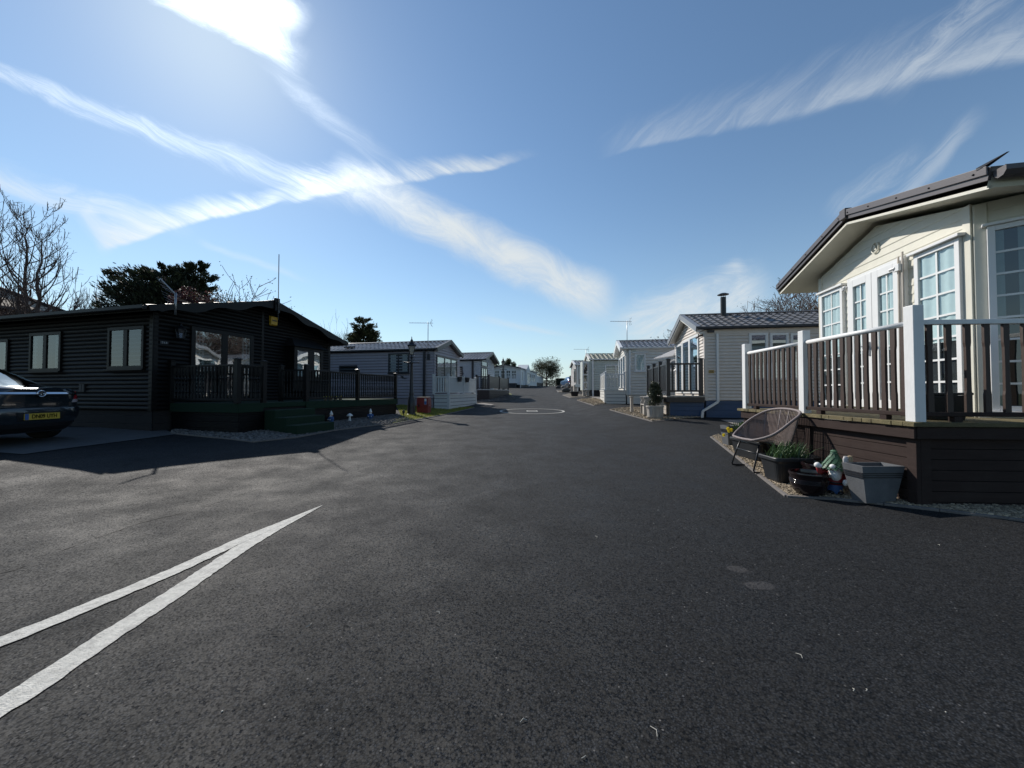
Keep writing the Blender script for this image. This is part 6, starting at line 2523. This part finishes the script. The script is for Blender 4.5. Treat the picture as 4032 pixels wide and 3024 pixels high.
sheet('path', [gp(2838, 1654), gp(2930, 1685), gp(2990, 1690), gp(2990, 1652)], .012, A['slab'])
sheet('path', [gp(1878, 1594), gp(1930, 1597), gp(1946, 1593), gp(1905, 1588), gp(1870, 1590)], .012, A['slab'])
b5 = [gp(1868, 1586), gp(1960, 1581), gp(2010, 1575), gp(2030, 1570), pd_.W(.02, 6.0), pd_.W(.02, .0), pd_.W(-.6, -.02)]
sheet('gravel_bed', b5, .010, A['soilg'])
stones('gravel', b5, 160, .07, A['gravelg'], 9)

# bench and round planter by the navy deck
bx, by = xat(2518, 13.6), 13.5
bn = thing('bench', 'pale timber box bench with scrolled arms beside the navy deck', 'bench', G(bx + .02, by - .1), math.radians(-9.2))
m = MB()
m.box(.06, .62, -.30, .30, .02, .36)
m.build('box', A['stonew'], bn, bevel=.008)
MB().box(.0, .66, -.30, .30, .362, .395).build('seat', A['stonew'], bn, bevel=.006)
for s_ in (-1, 1):
    m = MB()
    y0, y1 = (.305, .345) if s_ > 0 else (-.345, -.305)
    m.prism([(0, 0), (.66, 0), (.66, .60), (.62, .64), (.10, .66), (.02, .62), (.04, .52), (.0, .45)], lambda a, z, d: (a, d, z), y0, y1)
    m.build('arm', A['stonew'], bn, bevel=.01)
    MB().tube([(.0, (y0 + y1) / 2, .625), (.0, (y0 + y1) / 2, .626), (.64, (y0 + y1) / 2, .66)], .035, 10).build('arm_rest', A['stonew'], bn, smooth=True)
MB().box(.60, .655, -.30, .30, .396, .72).build('backrest', A['stonew'], bn, bevel=.006)
px_ = xat(2578, 12.35)
tp_ = thing('timber_planter', 'round staved timber planter with a bushy evergreen by the navy deck', 'planter', G(px_, 12.35))
n_ = 14
m = MB()
for i in range(n_):
    a0, a1 = 2 * PI * (i + .03) / n_, 2 * PI * (i + .97) / n_
    ps = []
    for z, r_ in ((0, .235), (.40, .265)):
        for a, rr in ((a0, r_), (a1, r_), (a1, r_ - .03), (a0, r_ - .03)):
            ps.append((rr * math.cos(a), rr * math.sin(a), z))
    m.hexa(ps)
m.build('staves', A['stonew'], tp_)
MB().lathe([(.245, .045), (.258, .045), (.262, .075), (.25, .075)], 28, cap=False).lathe([(.262, .36), (.285, .365), (.285, .415), (.23, .415), (.23, .38)], 28, cap=False).build('hoop', A['stonew'], tp_, smooth=True, autos=40)
MB().lathe([(0, .37), (.24, .37)], 16, cap=False).build('compost', A['soil'], tp_, fix=False)


def leaf_cloud(mb, c, rad, n, size, r, up=.3, squash=1.0, dark=False):
    """small leaves filling a lobe, denser to its outside"""
    for _ in range(n):
        d = Vector((r.gauss(0, 1), r.gauss(0, 1), r.gauss(0, 1))).normalized()
        k = r.random() ** .45
        p = Vector(c) + Vector((d.x * rad[0], d.y * rad[1], d.z * rad[2])) * k
        nrm = (d + Vector((r.gauss(0, .6), r.gauss(0, .6), r.gauss(0, .6) + up))).normalized()
        t = nrm.orthogonal().normalized()
        t.rotate(Quaternion(nrm, r.uniform(0, 2 * PI)))
        b = nrm.cross(t)
        s_ = size * r.uniform(.6, 1.4)
        mb.add([p - t * s_, p + b * s_ * .45, p + t * s_, p - b * s_ * .45], [(0, 1, 2, 3)])


A['box'] = mat('evergreen_leaf', (.045, .055, .028), .55, .2, 4, island=.5, trans=.2)
m = MB()
r = random.Random(21)
for k in range(14):
    leaf_cloud(m, (r.uniform(-.13, .13), r.uniform(-.13, .13), .52 + .055 * k * .85), (.15 - .004 * k, .15 - .004 * k, .12), 190, .032, r)
m.build('foliage', A['box'], tp_, fix=False)
MB().tube([(0, 0, .35), (.02, 0, .7), (0, .02, 1.0)], [.02, .015, .008], 6).build('stem', A['brick'], tp_)
q = nd_.W(-.28, 1.3)
cp_ = thing('slab_stack', 'upright pale paving slab leaning on the navy deck side', 'slab', G(*nd_.W(-.10, .42)), 1.4)
MB().hexa([(-.25, -.02, 0), (.25, -.02, 0), (.25, .03, 0), (-.25, .03, 0), (-.25, .04, .50), (.25, .04, .50), (.25, .09, .50), (-.25, .09, .50)]).build('slab', A['slab'], cp_, bevel=.006)
ps_ = thing('post_stub', 'short pale timber post behind the box bench', 'post', G(xat(2487, 14.4), 14.4))
MB().box(-.05, .05, -.05, .05, 0, .58).build('shaft', A['stonew'], ps_, bevel=.006)
MB().box(-.07, .07, -.07, .07, .582, .62).build('post_cap', A['stonew'], ps_, bevel=.006)

# far right bits
def half_barrel(label, x, y, r_, h):
    p = thing('barrel_planter', label, 'planter', G(x, y))
    MB().lathe([(r_ * .72, 0), (r_, h), (r_ * .92, h), (r_ * .88, h * .85)], 20, cap=False).build('tub', A['brick'], p, smooth=True, autos=40)
    MB().lathe([(r_ * 1.0, h * .93), (r_ * 1.05, h * .93), (r_ * 1.06, h * 1.02), (r_ * .95, h * 1.02)], 20, cap=False).build('rim', A['stonew'], p, smooth=True, autos=40)
    MB().lathe([(0, h * .9), (r_ * .9, h * .9)], 14, cap=False).build('compost', A['soil'], p, fix=False)


q = gp(2265, 1561)
half_barrel('dark half barrel planter below the taupe caravan downpipe', q.x, q.y + .3, .33, .36)
q = gp(2308, 1560)
wb_ = thing('stone_trough', 'small pale stone trough by the grey-green caravan corner', 'trough', G(q.x, q.y + .2))
m = MB()
m.box(-.22, -.08, -.12, .12, 0, .32).box(.08, .22, -.12, .12, 0, .32).box(-.26, .26, -.15, .15, .322, .42)
m.build('block', A['stonew'], wb_, bevel=.01)
q = gp(2295, 1545)
bb = thing('bench', 'white slatted bench against the taupe caravan', 'bench', G(xat(2284, 34.5), 34.6), 0)
for s_ in (-1, 1):
    MB().box(s_ * .52 - .06, s_ * .52 + .06, -.2, .2, 0, .62).build('side', A['stonew'], bb, bevel=.01)
MB().box(-.46, .46, -.2, .2, .34, .40).build('seat', A['stonew'], bb)
MB().box(-.46, .46, .16, .2, .44, .72).build('backrest', A['pwhite'], bb)
q = gp(2232, 1543)
for px, py, sz, lb in ((2198, 1527, .28, 'pale boulder set in front of the dark hedge'), (2220, 1525, .26, 'flat topped stone right of the pale boulder'), (2228, 1541, .33, 'dark rounded boulder at the kerb of the taupe caravan')):
    q = gp(px, py + 3)
    bo = MB()
    r = random.Random(px)
    bo.ball((0, 0, sz * .5), sz, 10, 7, (1.3, .9, .75))
    bo.v = [tuple(Vector(v) * (1 + .16 * mnoise.noise(Vector(v) * 4 + Vector((px, 0, 0))))) for v in bo.v]
    o = bo.build('boulder', A['slab'] if 'dark' not in lb else A['soilg'], None, smooth=True)
    o.location = G(q.x, q.y, 0)
    tag(o, lb, 'boulder', 'boulders at the end of the road')
whl = gp(2238, 1541)
gw = thing('wheel_ornament', 'pale cart wheel ornament standing by the taupe caravan', 'ornament', G(xat(2236, 39), 39), .2)
m = MB().tube([(.34 * math.cos(2*PI*i/24), 0, .36 + .34 * math.sin(2*PI*i/24)) for i in range(25)], .035, 6, cap=False)
m.build('wheel_rim', A['stonew'], gw)
m = MB()
for i in range(6):
    a = PI / 3 * i
    m.tube([(0, 0, .36), (.33 * math.cos(a), 0, .36 + .33 * math.sin(a))], .018, 5)
m.build('spokes', A['stonew'], gw)

# twigs and crumbs on the asphalt
r = random.Random(31)
m = MB()
for px, py in ((2290, 2990), (3160, 2595), (3360, 2725), (1205, 2472), (1275, 2010), (2595, 2012), (840, 2130), (2588, 2905), (3410, 2725), (2075, 2840), (1700, 2140), (2350, 2120), (3700, 2150), (1730, 2420)):
    q = gp(px, py)
    a = r.uniform(0, PI)
    ln = r.uniform(.008, .022)
    z = ground(q.x, q.y) + .004
    m.tube([(q.x, q.y, z), (q.x + ln * math.cos(a), q.y + ln * math.sin(a), z + .005), (q.x + ln * 2 * math.cos(a + .5), q.y + ln * 2 * math.sin(a + .5), z)], [.0012, .0018, .0012], 5)
for _ in range(4):
    q = gp(r.uniform(100, 3900), r.uniform(1800, 3000))
    z = ground(q.x, q.y) + .003
    m.ball((q.x, q.y, z), r.uniform(.002, .004), 5, 4, (1, 1.3, .7))
tag(m.build('litter', mat('dry_bits', (.42, .40, .35), .8, .1, 30), smooth=False), kind='stuff')

# ================================================================== TREES
A['bark'] = mat('bark', (.095, .066, .056), .85, .25, 12, .4, 50)
A['barkpale'] = mat('bark_pale', (.10, .085, .075), .85, .2, 12, .4, 50)
A['conifer'] = mat('conifer_spray', (.024, .031, .014), .7, .3, 1.2, island=.55, trans=.15)
A['conifer2'] = mat('conifer_spray_green', (.038, .045, .016), .7, .3, 1.2, island=.5, trans=.2)
A['plum'] = mat('plum_leaf', (.06, .022, .022), .6, .3, 3, island=.5, trans=.3)
A['bud'] = mat('bud_leaf', (.055, .062, .025), .6, .3, 3, island=.5, trans=.3)
A['hedge'] = mat('hedge_leaf', (.016, .024, .014), .7, .3, 2, island=.5, trans=.1)
A['blossom'] = mat('blossom', (.40, .38, .36), .7, .2, 3, island=.3, trans=.3)


def grow(mb_list, p, d, ln, rad, lvl, r, maxl, spread, up, kids, tips, gnarl=.12, minr=.006):
    n = 5
    pts, rr = [Vector(p)], [rad]
    dd = Vector(d).normalized()
    for i in range(n):
        dd = (dd + Vector((r.gauss(0, gnarl), r.gauss(0, gnarl), r.gauss(0, gnarl * .6) + up * .12))).normalized()
        pts.append(pts[-1] + dd * ln / n)
        rr.append(max(minr, rad * (1 - .62 * (i + 1) / n)))
    mb_list[min(lvl, len(mb_list) - 1)].tube(pts, rr, 6 if lvl == 0 else (4 if lvl < 3 else 3), cap=False)
    if lvl >= maxl:
        tips.append(pts[-1])
        return
    for i in range(kids[min(lvl, len(kids) - 1)]):
        t = r.uniform(.3, 1) if lvl else r.uniform(.35, 1)
        f = t * n
        j = min(n - 1, int(f))
        q = pts[j].lerp(pts[j + 1], f - j)
        ax = Vector((r.gauss(0, 1), r.gauss(0, 1), r.gauss(0, .5))).normalized()
        base = (pts[j + 1] - pts[j]).normalized()
        side = (ax - base * ax.dot(base)).normalized()
        nd2 = (base * (1 - spread) + side * spread + Vector((0, 0, up * .35))).normalized()
        grow(mb_list, q, nd2, ln * r.uniform(.48, .74), max(minr, lerp(rr[j], rr[j + 1], f - j) * r.uniform(.55, .75)), lvl + 1, r, maxl, spread, up, kids, tips, gnarl, minr)


def bare_tree(label, x, y, H, trunks, rad, seed, maxl=4, spread=.45, up=.45, kids=(7, 5, 4, 3), bark='bark', first=.45, group='bare trees beyond the caravans', buds=0, lean=None, name='bare_tree', bud='bud', dx=1.0, minr=.006, budsize=.05):
    r = random.Random(seed)
    t = thing(name, label, 'tree', (x, y, ground(x, y) - .1), 0, group)
    def run(h):
        rr_ = random.Random(seed)
        a, b = MB(), MB()
        tips = []
        for k in range(trunks):
            off = Vector((rr_.uniform(-.5, .5) * (trunks - 1) * .5 * dx, rr_.uniform(-.4, .4) * (trunks - 1) * .4, 0))
            d = Vector((off.x * .12 + rr_.gauss(0, .05) + (lean or 0), off.y * .1, 1))
            grow([a, b], off, d, h * (first + .12 * rr_.random()), rad * rr_.uniform(.8, 1.1), 0, rr_, maxl, spread, up, kids, tips, minr=minr)
        return a, b, tips
    a, b, tips = run(H)
    k = H / max(max(v[2] for v in a.v), max(v[2] for v in b.v))
    a, b, tips = run(H * k)
    a.build('trunk', A[bark], t, smooth=True, fix=False)
    cr = b.build('crown', A[bark], t, smooth=True, fix=False)
    if buds:
        m = MB()
        for p in tips:
            for _ in range(buds):
                q = p + Vector((r.gauss(0, .12), r.gauss(0, .12), r.gauss(0, .12)))
                leaf_cloud(m, q, (.05, .05, .05), 1, budsize, r)
        m.build('leaves', A[bud], cr, fix=False)
    return t


def conifer(label, x, y, H, W, seed, m_, lobes, n_spray=60, spray=.35, group='dark conifers beyond the lodges', z0=.15):
    """limbs carrying many flat drooping sprays"""
    r = random.Random(seed)
    t = thing('conifer', label, 'tree', (x, y, ground(x, y) - .1), 0, group)
    tr = MB()
    lf = MB()
    for (lx, ly, lz, rx, rz, limbs) in lobes:
        base = Vector((lx * .3 * W, ly * .3 * W, 0))
        top = Vector((lx * W, ly * W, (lz + rz) * H))
        tr.tube([base, base.lerp(top, .5) + Vector((r.gauss(0, .1), r.gauss(0, .1), 0)), top], [.03 * W, .02 * W, .008], 7)
        for i in range(limbs):
            k = (i + r.random()) / limbs
            zz = lerp((lz - rz) * H, (lz + rz * .98) * H, k)
            hz_ = abs((zz / H - lz) / rz)
            rad = rx * W * math.sqrt(max(.03, 1 - hz_ ** 2.2)) * r.uniform(.72, 1.12)
            a = i * 2.39996 + r.uniform(-.4, .4)
            o_ = base.lerp(top, zz / top.z)
            e = o_ + Vector((math.cos(a) * rad, math.sin(a) * rad, rad * r.uniform(.0, .62)))
            tr.tube([o_, o_.lerp(e, .6) + Vector((0, 0, -.05 * rad)), e], [.03, .018, .006], 4, cap=False)
            for s_ in range(n_spray):
                f = r.random() ** .55
                p = o_.lerp(e, .25 + .8 * f)
                p += Vector((r.gauss(0, .16), r.gauss(0, .16), r.gauss(0, .15))) * rad * .72
                d = ((e - o_).normalized() + Vector((r.gauss(0, .3), r.gauss(0, .3), r.gauss(.35, .3)))).normalized()
                sd_ = d.cross(Vector((r.gauss(0, 1), r.gauss(0, 1), 1))).normalized()
                L_ = spray * r.uniform(.5, 1.25)
                w_ = L_ * .16
                q = p + d * L_
                md = p + d * L_ * .45
                lf.add([p, md + sd_ * w_, q, md - sd_ * w_], [(0, 1, 2, 3)])
                if r.random() < .6:
                    d2 = (d + sd_ * .8).normalized()
                    lf.add([md, md + d2 * L_ * .3 + d * w_ * .5, md + d2 * L_ * .55, md + d2 * L_ * .3 - d * w_ * .5], [(0, 1, 2, 3)])
    tr.build('trunk', A['bark'], t, smooth=True, fix=False)
    lf.build('crown', A[m_], t, fix=False)
    return t


def shrub(label, x, y, z0, rx, rz, n, seed, m_, size=.05, lobes=9, name='shrub', group=None, cat='shrub'):
    r = random.Random(seed)
    t = thing(name, label, cat, (x, y, ground(x, y) - .1), 0, group)
    lf, st = MB(), MB()
    for k in range(lobes):
        c = Vector((r.uniform(-.6, .6) * rx, r.uniform(-.5, .5) * rx, z0 + r.uniform(.25, .8) * rz))
        st.tube([(c.x * .15, c.y * .15, 0), (c.x * .5, c.y * .5, c.z * .6), c], [.05, .03, .01], 5, cap=False)
        leaf_cloud(lf, c, (rx * .42, rx * .42, rz * .28), n // lobes, size, r)
    st.build('stem', A['bark'], t, smooth=True, fix=False)
    lf.build('foliage', A[m_], t, fix=False)
    return t


# big bare tree left, behind the black lodge: three leaders with upswept limbs
def upswept_tree(label, x, y, leaders, seed):
    r = random.Random(seed)
    t = thing('bare_tree', label, 'tree', (x, y, ground(x, y) - .1), 0, 'bare trees beyond the caravans')
    a, b = MB(), MB()

    def spurs(pts, n):
        for _ in range(n):
            i = r.randrange(1, len(pts) - 1)
            p = pts[i].lerp(pts[i + 1], r.random())
            d = Vector((r.gauss(0, 1), r.gauss(0, 1), r.gauss(.5, .5))).normalized() * r.uniform(.08, .28)
            b.tube([p, p + d * .6 + Vector((0, 0, .02)), p + d], [.007, .006, .005], 3, cap=False)

    def limb(p, az, ln, rad, lvl, tilt):
        n = 7
        pts, rr = [Vector(p)], [rad]
        el = tilt
        for i in range(n):
            el = min(1.50, el + r.uniform(.02, .16))
            az2 = az + r.gauss(0, .12)
            d = Vector((math.cos(az2) * math.cos(el), math.sin(az2) * math.cos(el), math.sin(el)))
            pts.append(pts[-1] + d * ln / n)
            rr.append(max(.008, rad * (1 - .75 * (i + 1) / n)))
        b.tube(pts, rr, 5 if lvl == 0 else 4, cap=False)
        spurs(pts, int(ln * 3.5))
        if lvl < 2:
            for _ in range(4 if lvl == 0 else 2):
                i = r.randrange(1, n)
                limb(pts[i], az + r.choice((-1, 1)) * r.uniform(.4, 1.3), ln * r.uniform(.35, .62), max(.009, rr[i] * .7), lvl + 1, r.uniform(.55, 1.05))
    for ox, oy, h, lean in leaders:
        n = 14
        pts = [Vector((ox + lean * h * i / n + (r.gauss(0, .05) if i else 0), oy + (r.gauss(0, .05) if i else 0), h * i / n)) for i in range(n + 1)]
        rr = [max(.014, .15 * (1 - .9 * i / n)) for i in range(n + 1)]
        a.tube(pts, rr, 8, cap=False)
        az = r.uniform(0, 6)
        for i in range(4, n):
            for _ in range(2):
                az += 2.2 + r.gauss(0, .35)
                limb(pts[i].lerp(pts[min(n, i + 1)], r.random()), az, h * lerp(.36, .16, (i - 4) / (n - 4)) * r.uniform(.8, 1.15), rr[i] * .5, 0, r.uniform(.45, .8))
        spurs(pts[5:], 16)
    a.build('trunk', A['bark'], t, smooth=True, fix=False)
    b.build('crown', A['bark'], t, smooth=True, fix=False)


upswept_tree('tall bare tree with upright limbs at the left edge above the lodge roof', -22.6, 17.2, [(.35, 0, 7.9, .02), (-.75, .4, 8.8, .015), (-1.5, -.3, 8.2, .0)], 14)
bare_tree('small bare tree nearer the dark conifer on the skyline', xat(345, 42), 42, 12.2, 5, .09, 8, 3, .25, .8, (8, 4, 3), 'barkpale', first=.8, dx=1.1, minr=.016)
bare_tree('small bare tree with two tops left of the dark conifer', xat(420, 44), 44, 13.2, 5, .09, 9, 3, .25, .8, (8, 4, 3), 'barkpale', first=.8, dx=1.1, minr=.016)
conifer('large dark cypress with two ragged crowns behind the black lodge', xat(640, 24), 24, 9.3, 6.4, 3, 'conifer',
        [(-.30, 0, .60, .26, .26, 46), (-.08, .1, .66, .27, .26, 46), (.10, -.1, .55, .30, .30, 40), (.24, .1, .72, .17, .25, 40), (.33, 0, .58, .17, .25, 36), (.05, 0, .5, .38, .2, 60)], 200, .27)
shrub('dark red leaved bush against the cypress above the lodge roof', xat(775, 20.5), 20.5, 4.4, 1.35, 1.9, 3600, 4, 'plum', .06)
bare_tree('budding pale twigged tree right of the red bush above the lodge roof', xat(905, 20.5), 20.5, 6.9, 4, .06, 15, 3, .5, .35, (9, 6, 4), 'barkpale', first=.8, dx=1.4, buds=3, bud='bud', budsize=.045, minr=.012)
bare_tree('thin bare sapling beside the green conifer behind the grey caravan', xat(1345, 33), 33, 7.2, 3, .04, 6, 3, .3, .7, (7, 4, 3), 'barkpale', first=.8)
conifer('bushy green conifer behind the grey caravan roof', xat(1428, 30), 30, 6.1, 2.8, 7, 'conifer2', [(0, 0, .70, .34, .29, 60), (0, 0, .52, .47, .30, 70), (.12, 0, .6, .36, .25, 40)], 95, .22)
bare_tree('tangled bare tree behind the charcoal roof of the beige caravan', xat(3130, 22), 22, 7.6, 5, .09, 17, 4, .5, .35, (8, 5, 4, 3), first=.75, dx=1.6, buds=1, budsize=.04, minr=.010)
bare_tree('bare budding tree partly behind the cream lodge roof', xat(3230, 20.5), 20.5, 7.6, 4, .09, 19, 4, .5, .35, (8, 5, 4, 3), first=.75, dx=1.5, buds=1, budsize=.04, minr=.010)
bare_tree('small bare bush behind the parasol of the navy deck', xat(2650, 26), 26, 5.7, 3, .05, 23, 3, .5, .4, (7, 5, 4), first=.8, buds=2, budsize=.05)
# round budding tree at the head of the road
bare_tree('round budding tree standing alone at the head of the road', xat(2152, 66), 66, 5.3, 1, .14, 27, 4, .62, .12, (13, 7, 5, 4), first=.62, buds=5, budsize=.085, group='trees at the head of the road')
t = shrub('leafy growth inside the round budding tree', 0, 0, 0, 1, 1, 9, 1, 'bud') if False else None
shrub('spiky pale green shrub behind the far white bungalow', xat(2008, 66), 66, 3.2, 1.2, 1.9, 1400, 31, 'bud', .12, group='trees at the head of the road')
shrub('rounded dark green bush left of the distant lamp post', xat(1952, 66), 66, 2.6, 1.3, 1.7, 1200, 33, 'bud', .12, group='trees at the head of the road')
# clipped hedge
hx0, hx1, hy = xat(2188, 58), xat(2243, 58), 58
hd = thing('hedge', 'clipped dark hedge at the head of the road', 'hedge', ((hx0 + hx1) / 2, hy, ground(1, hy) - .1))
r = random.Random(41)
m = MB()
for _ in range(6500):
    x, y, z = r.uniform(-.5, .5) * (hx1 - hx0), r.uniform(-.5, .5), r.random() ** .7 * 1.34
    x *= 1 - .10 * max(0, z - .9)
    leaf_cloud(m, (x, y, z), (.05, .05, .05), 1, .075, r)
m.build('foliage', A['hedge'], hd, fix=False)
MB().box(-(hx1 - hx0) / 2 + .12, (hx1 - hx0) / 2 - .12, -.4, .4, 0, 1.22).build('inner_growth', A['hedge'], hd)
# low hedge line far behind
for i, (px, yy, h, lb) in enumerate(((2148, 68, 1.2, 'low dark hedge under the round budding tree'),)):
    hh = thing('hedge', lb, 'hedge', (xat(px, yy), yy, ground(0, yy) - .1))
    m = MB()
    for _ in range(2600):
        leaf_cloud(m, (r.uniform(-1.9, 1.9), r.uniform(-.5, .5), r.random() ** .8 * h), (.1, .1, .1), 1, .085, r)
    m.build('foliage', A['hedge'], hh, fix=False)
# slim post by the taupe caravan
q = Vector((xat(2245, 44), 44))
sp_ = thing('sign_post', 'dark slatted post top left of the taupe caravan', 'post', G(q.x, q.y))
MB().tube([(0, 0, 0), (0, 0, zat(1479, 44) - ground(q.x, 44))], .07, 8).build('shaft', A['iron'], sp_, smooth=True)
m = MB()
for k in range(5):
    z = zat(1479, 44) - ground(q.x, 44) - .1 - .22 * k
    m.box(-.13, .13, -.05, .05, z - .1, z)
m.build('slats', A['iron'], sp_)

# ================================================================== HOUSE BEHIND, FAR LEFT
hs = thing('house', 'house with a tan tiled hipped roof behind the bare tree', 'house', (-26.3, 22.0, 0), math.radians(63.4))
A['tanroof'] = brickish('tan_roof_tiles', (.58, .46, .33), (.42, .33, .24), (.16, .12, .09), .3, .16)
# local x right, y away
EZ, RZ = 5.85, 8.15
mb = MB()
x0, x1, y0, y1 = -14, 0, 0, 8
mb.box(x0 + .4, x1 - .4, y0 + .4, y1 - .4, -.2, EZ - .15)
mb.build('wall', mat('house_brick', (.09, .055, .045), .85, .25, 9, .3), hs)
mb = MB()
rx0, rx1, ry = x0 + 4, x1 - 4, 4
mb.add([(x0, y0, EZ), (x1, y0, EZ), (rx1, ry, RZ), (rx0, ry, RZ)], [(0, 1, 2, 3)])
mb.add([(x1, y0, EZ), (x1, y1, EZ), (rx1, ry, RZ)], [(0, 1, 2)])
mb.add([(x0, y1, EZ), (x0, y0, EZ), (rx0, ry, RZ)], [(0, 1, 2)])
mb.add([(x1, y1, EZ), (x0, y1, EZ), (rx0, ry, RZ), (rx1, ry, RZ)], [(0, 1, 2, 3)])
rf = mb.build('roof', A['tanroof'], hs, fix=False)
m = MB()
m.tube([(x1, y0, EZ + .02), (rx1, ry, RZ + .05)], .13, 7)
m.tube([(rx0, ry, RZ + .05), (rx1, ry, RZ + .05)], .13, 7)
m.tube([(x1, y1, EZ + .02), (rx1, ry, RZ + .05)], .13, 7)
m.build('ridge_tiles', A['brick'], rf, smooth=True)
m = MB()
m.bar((x0, y0 - .06, EZ - .03), (x1, y0 - .06, EZ - .03), .12, .12)
m.bar((x1 + .06, y0, EZ - .03), (x1 + .06, y1, EZ - .03), .12, .12)
m.build('gutter', A['fasciabrown'], hs)
h2 = thing('house', 'low hipped roof house just showing over the black lodge ridge', 'house', (xat(335, 38), 40, 0), 0)
z2 = zat(1213, 40)
MB().box(-3.2, 2.2, -2, 2, 0, z2 - 1.0).build('wall', bpy.data.materials['house_brick'], h2)
mb = MB()
mb.add([(-3.6, -2.3, z2 - 1.1), (2.6, -2.3, z2 - 1.1), (2.6, 2.3, z2 - 1.1), (-3.6, 2.3, z2 - 1.1), (-2.6, 0, z2 - .25), (1.0, 0, z2)], [(0, 1, 5, 4), (1, 2, 5), (2, 3, 4, 5), (3, 0, 4)])
mb.build('roof', A['tile'], h2, fix=False)
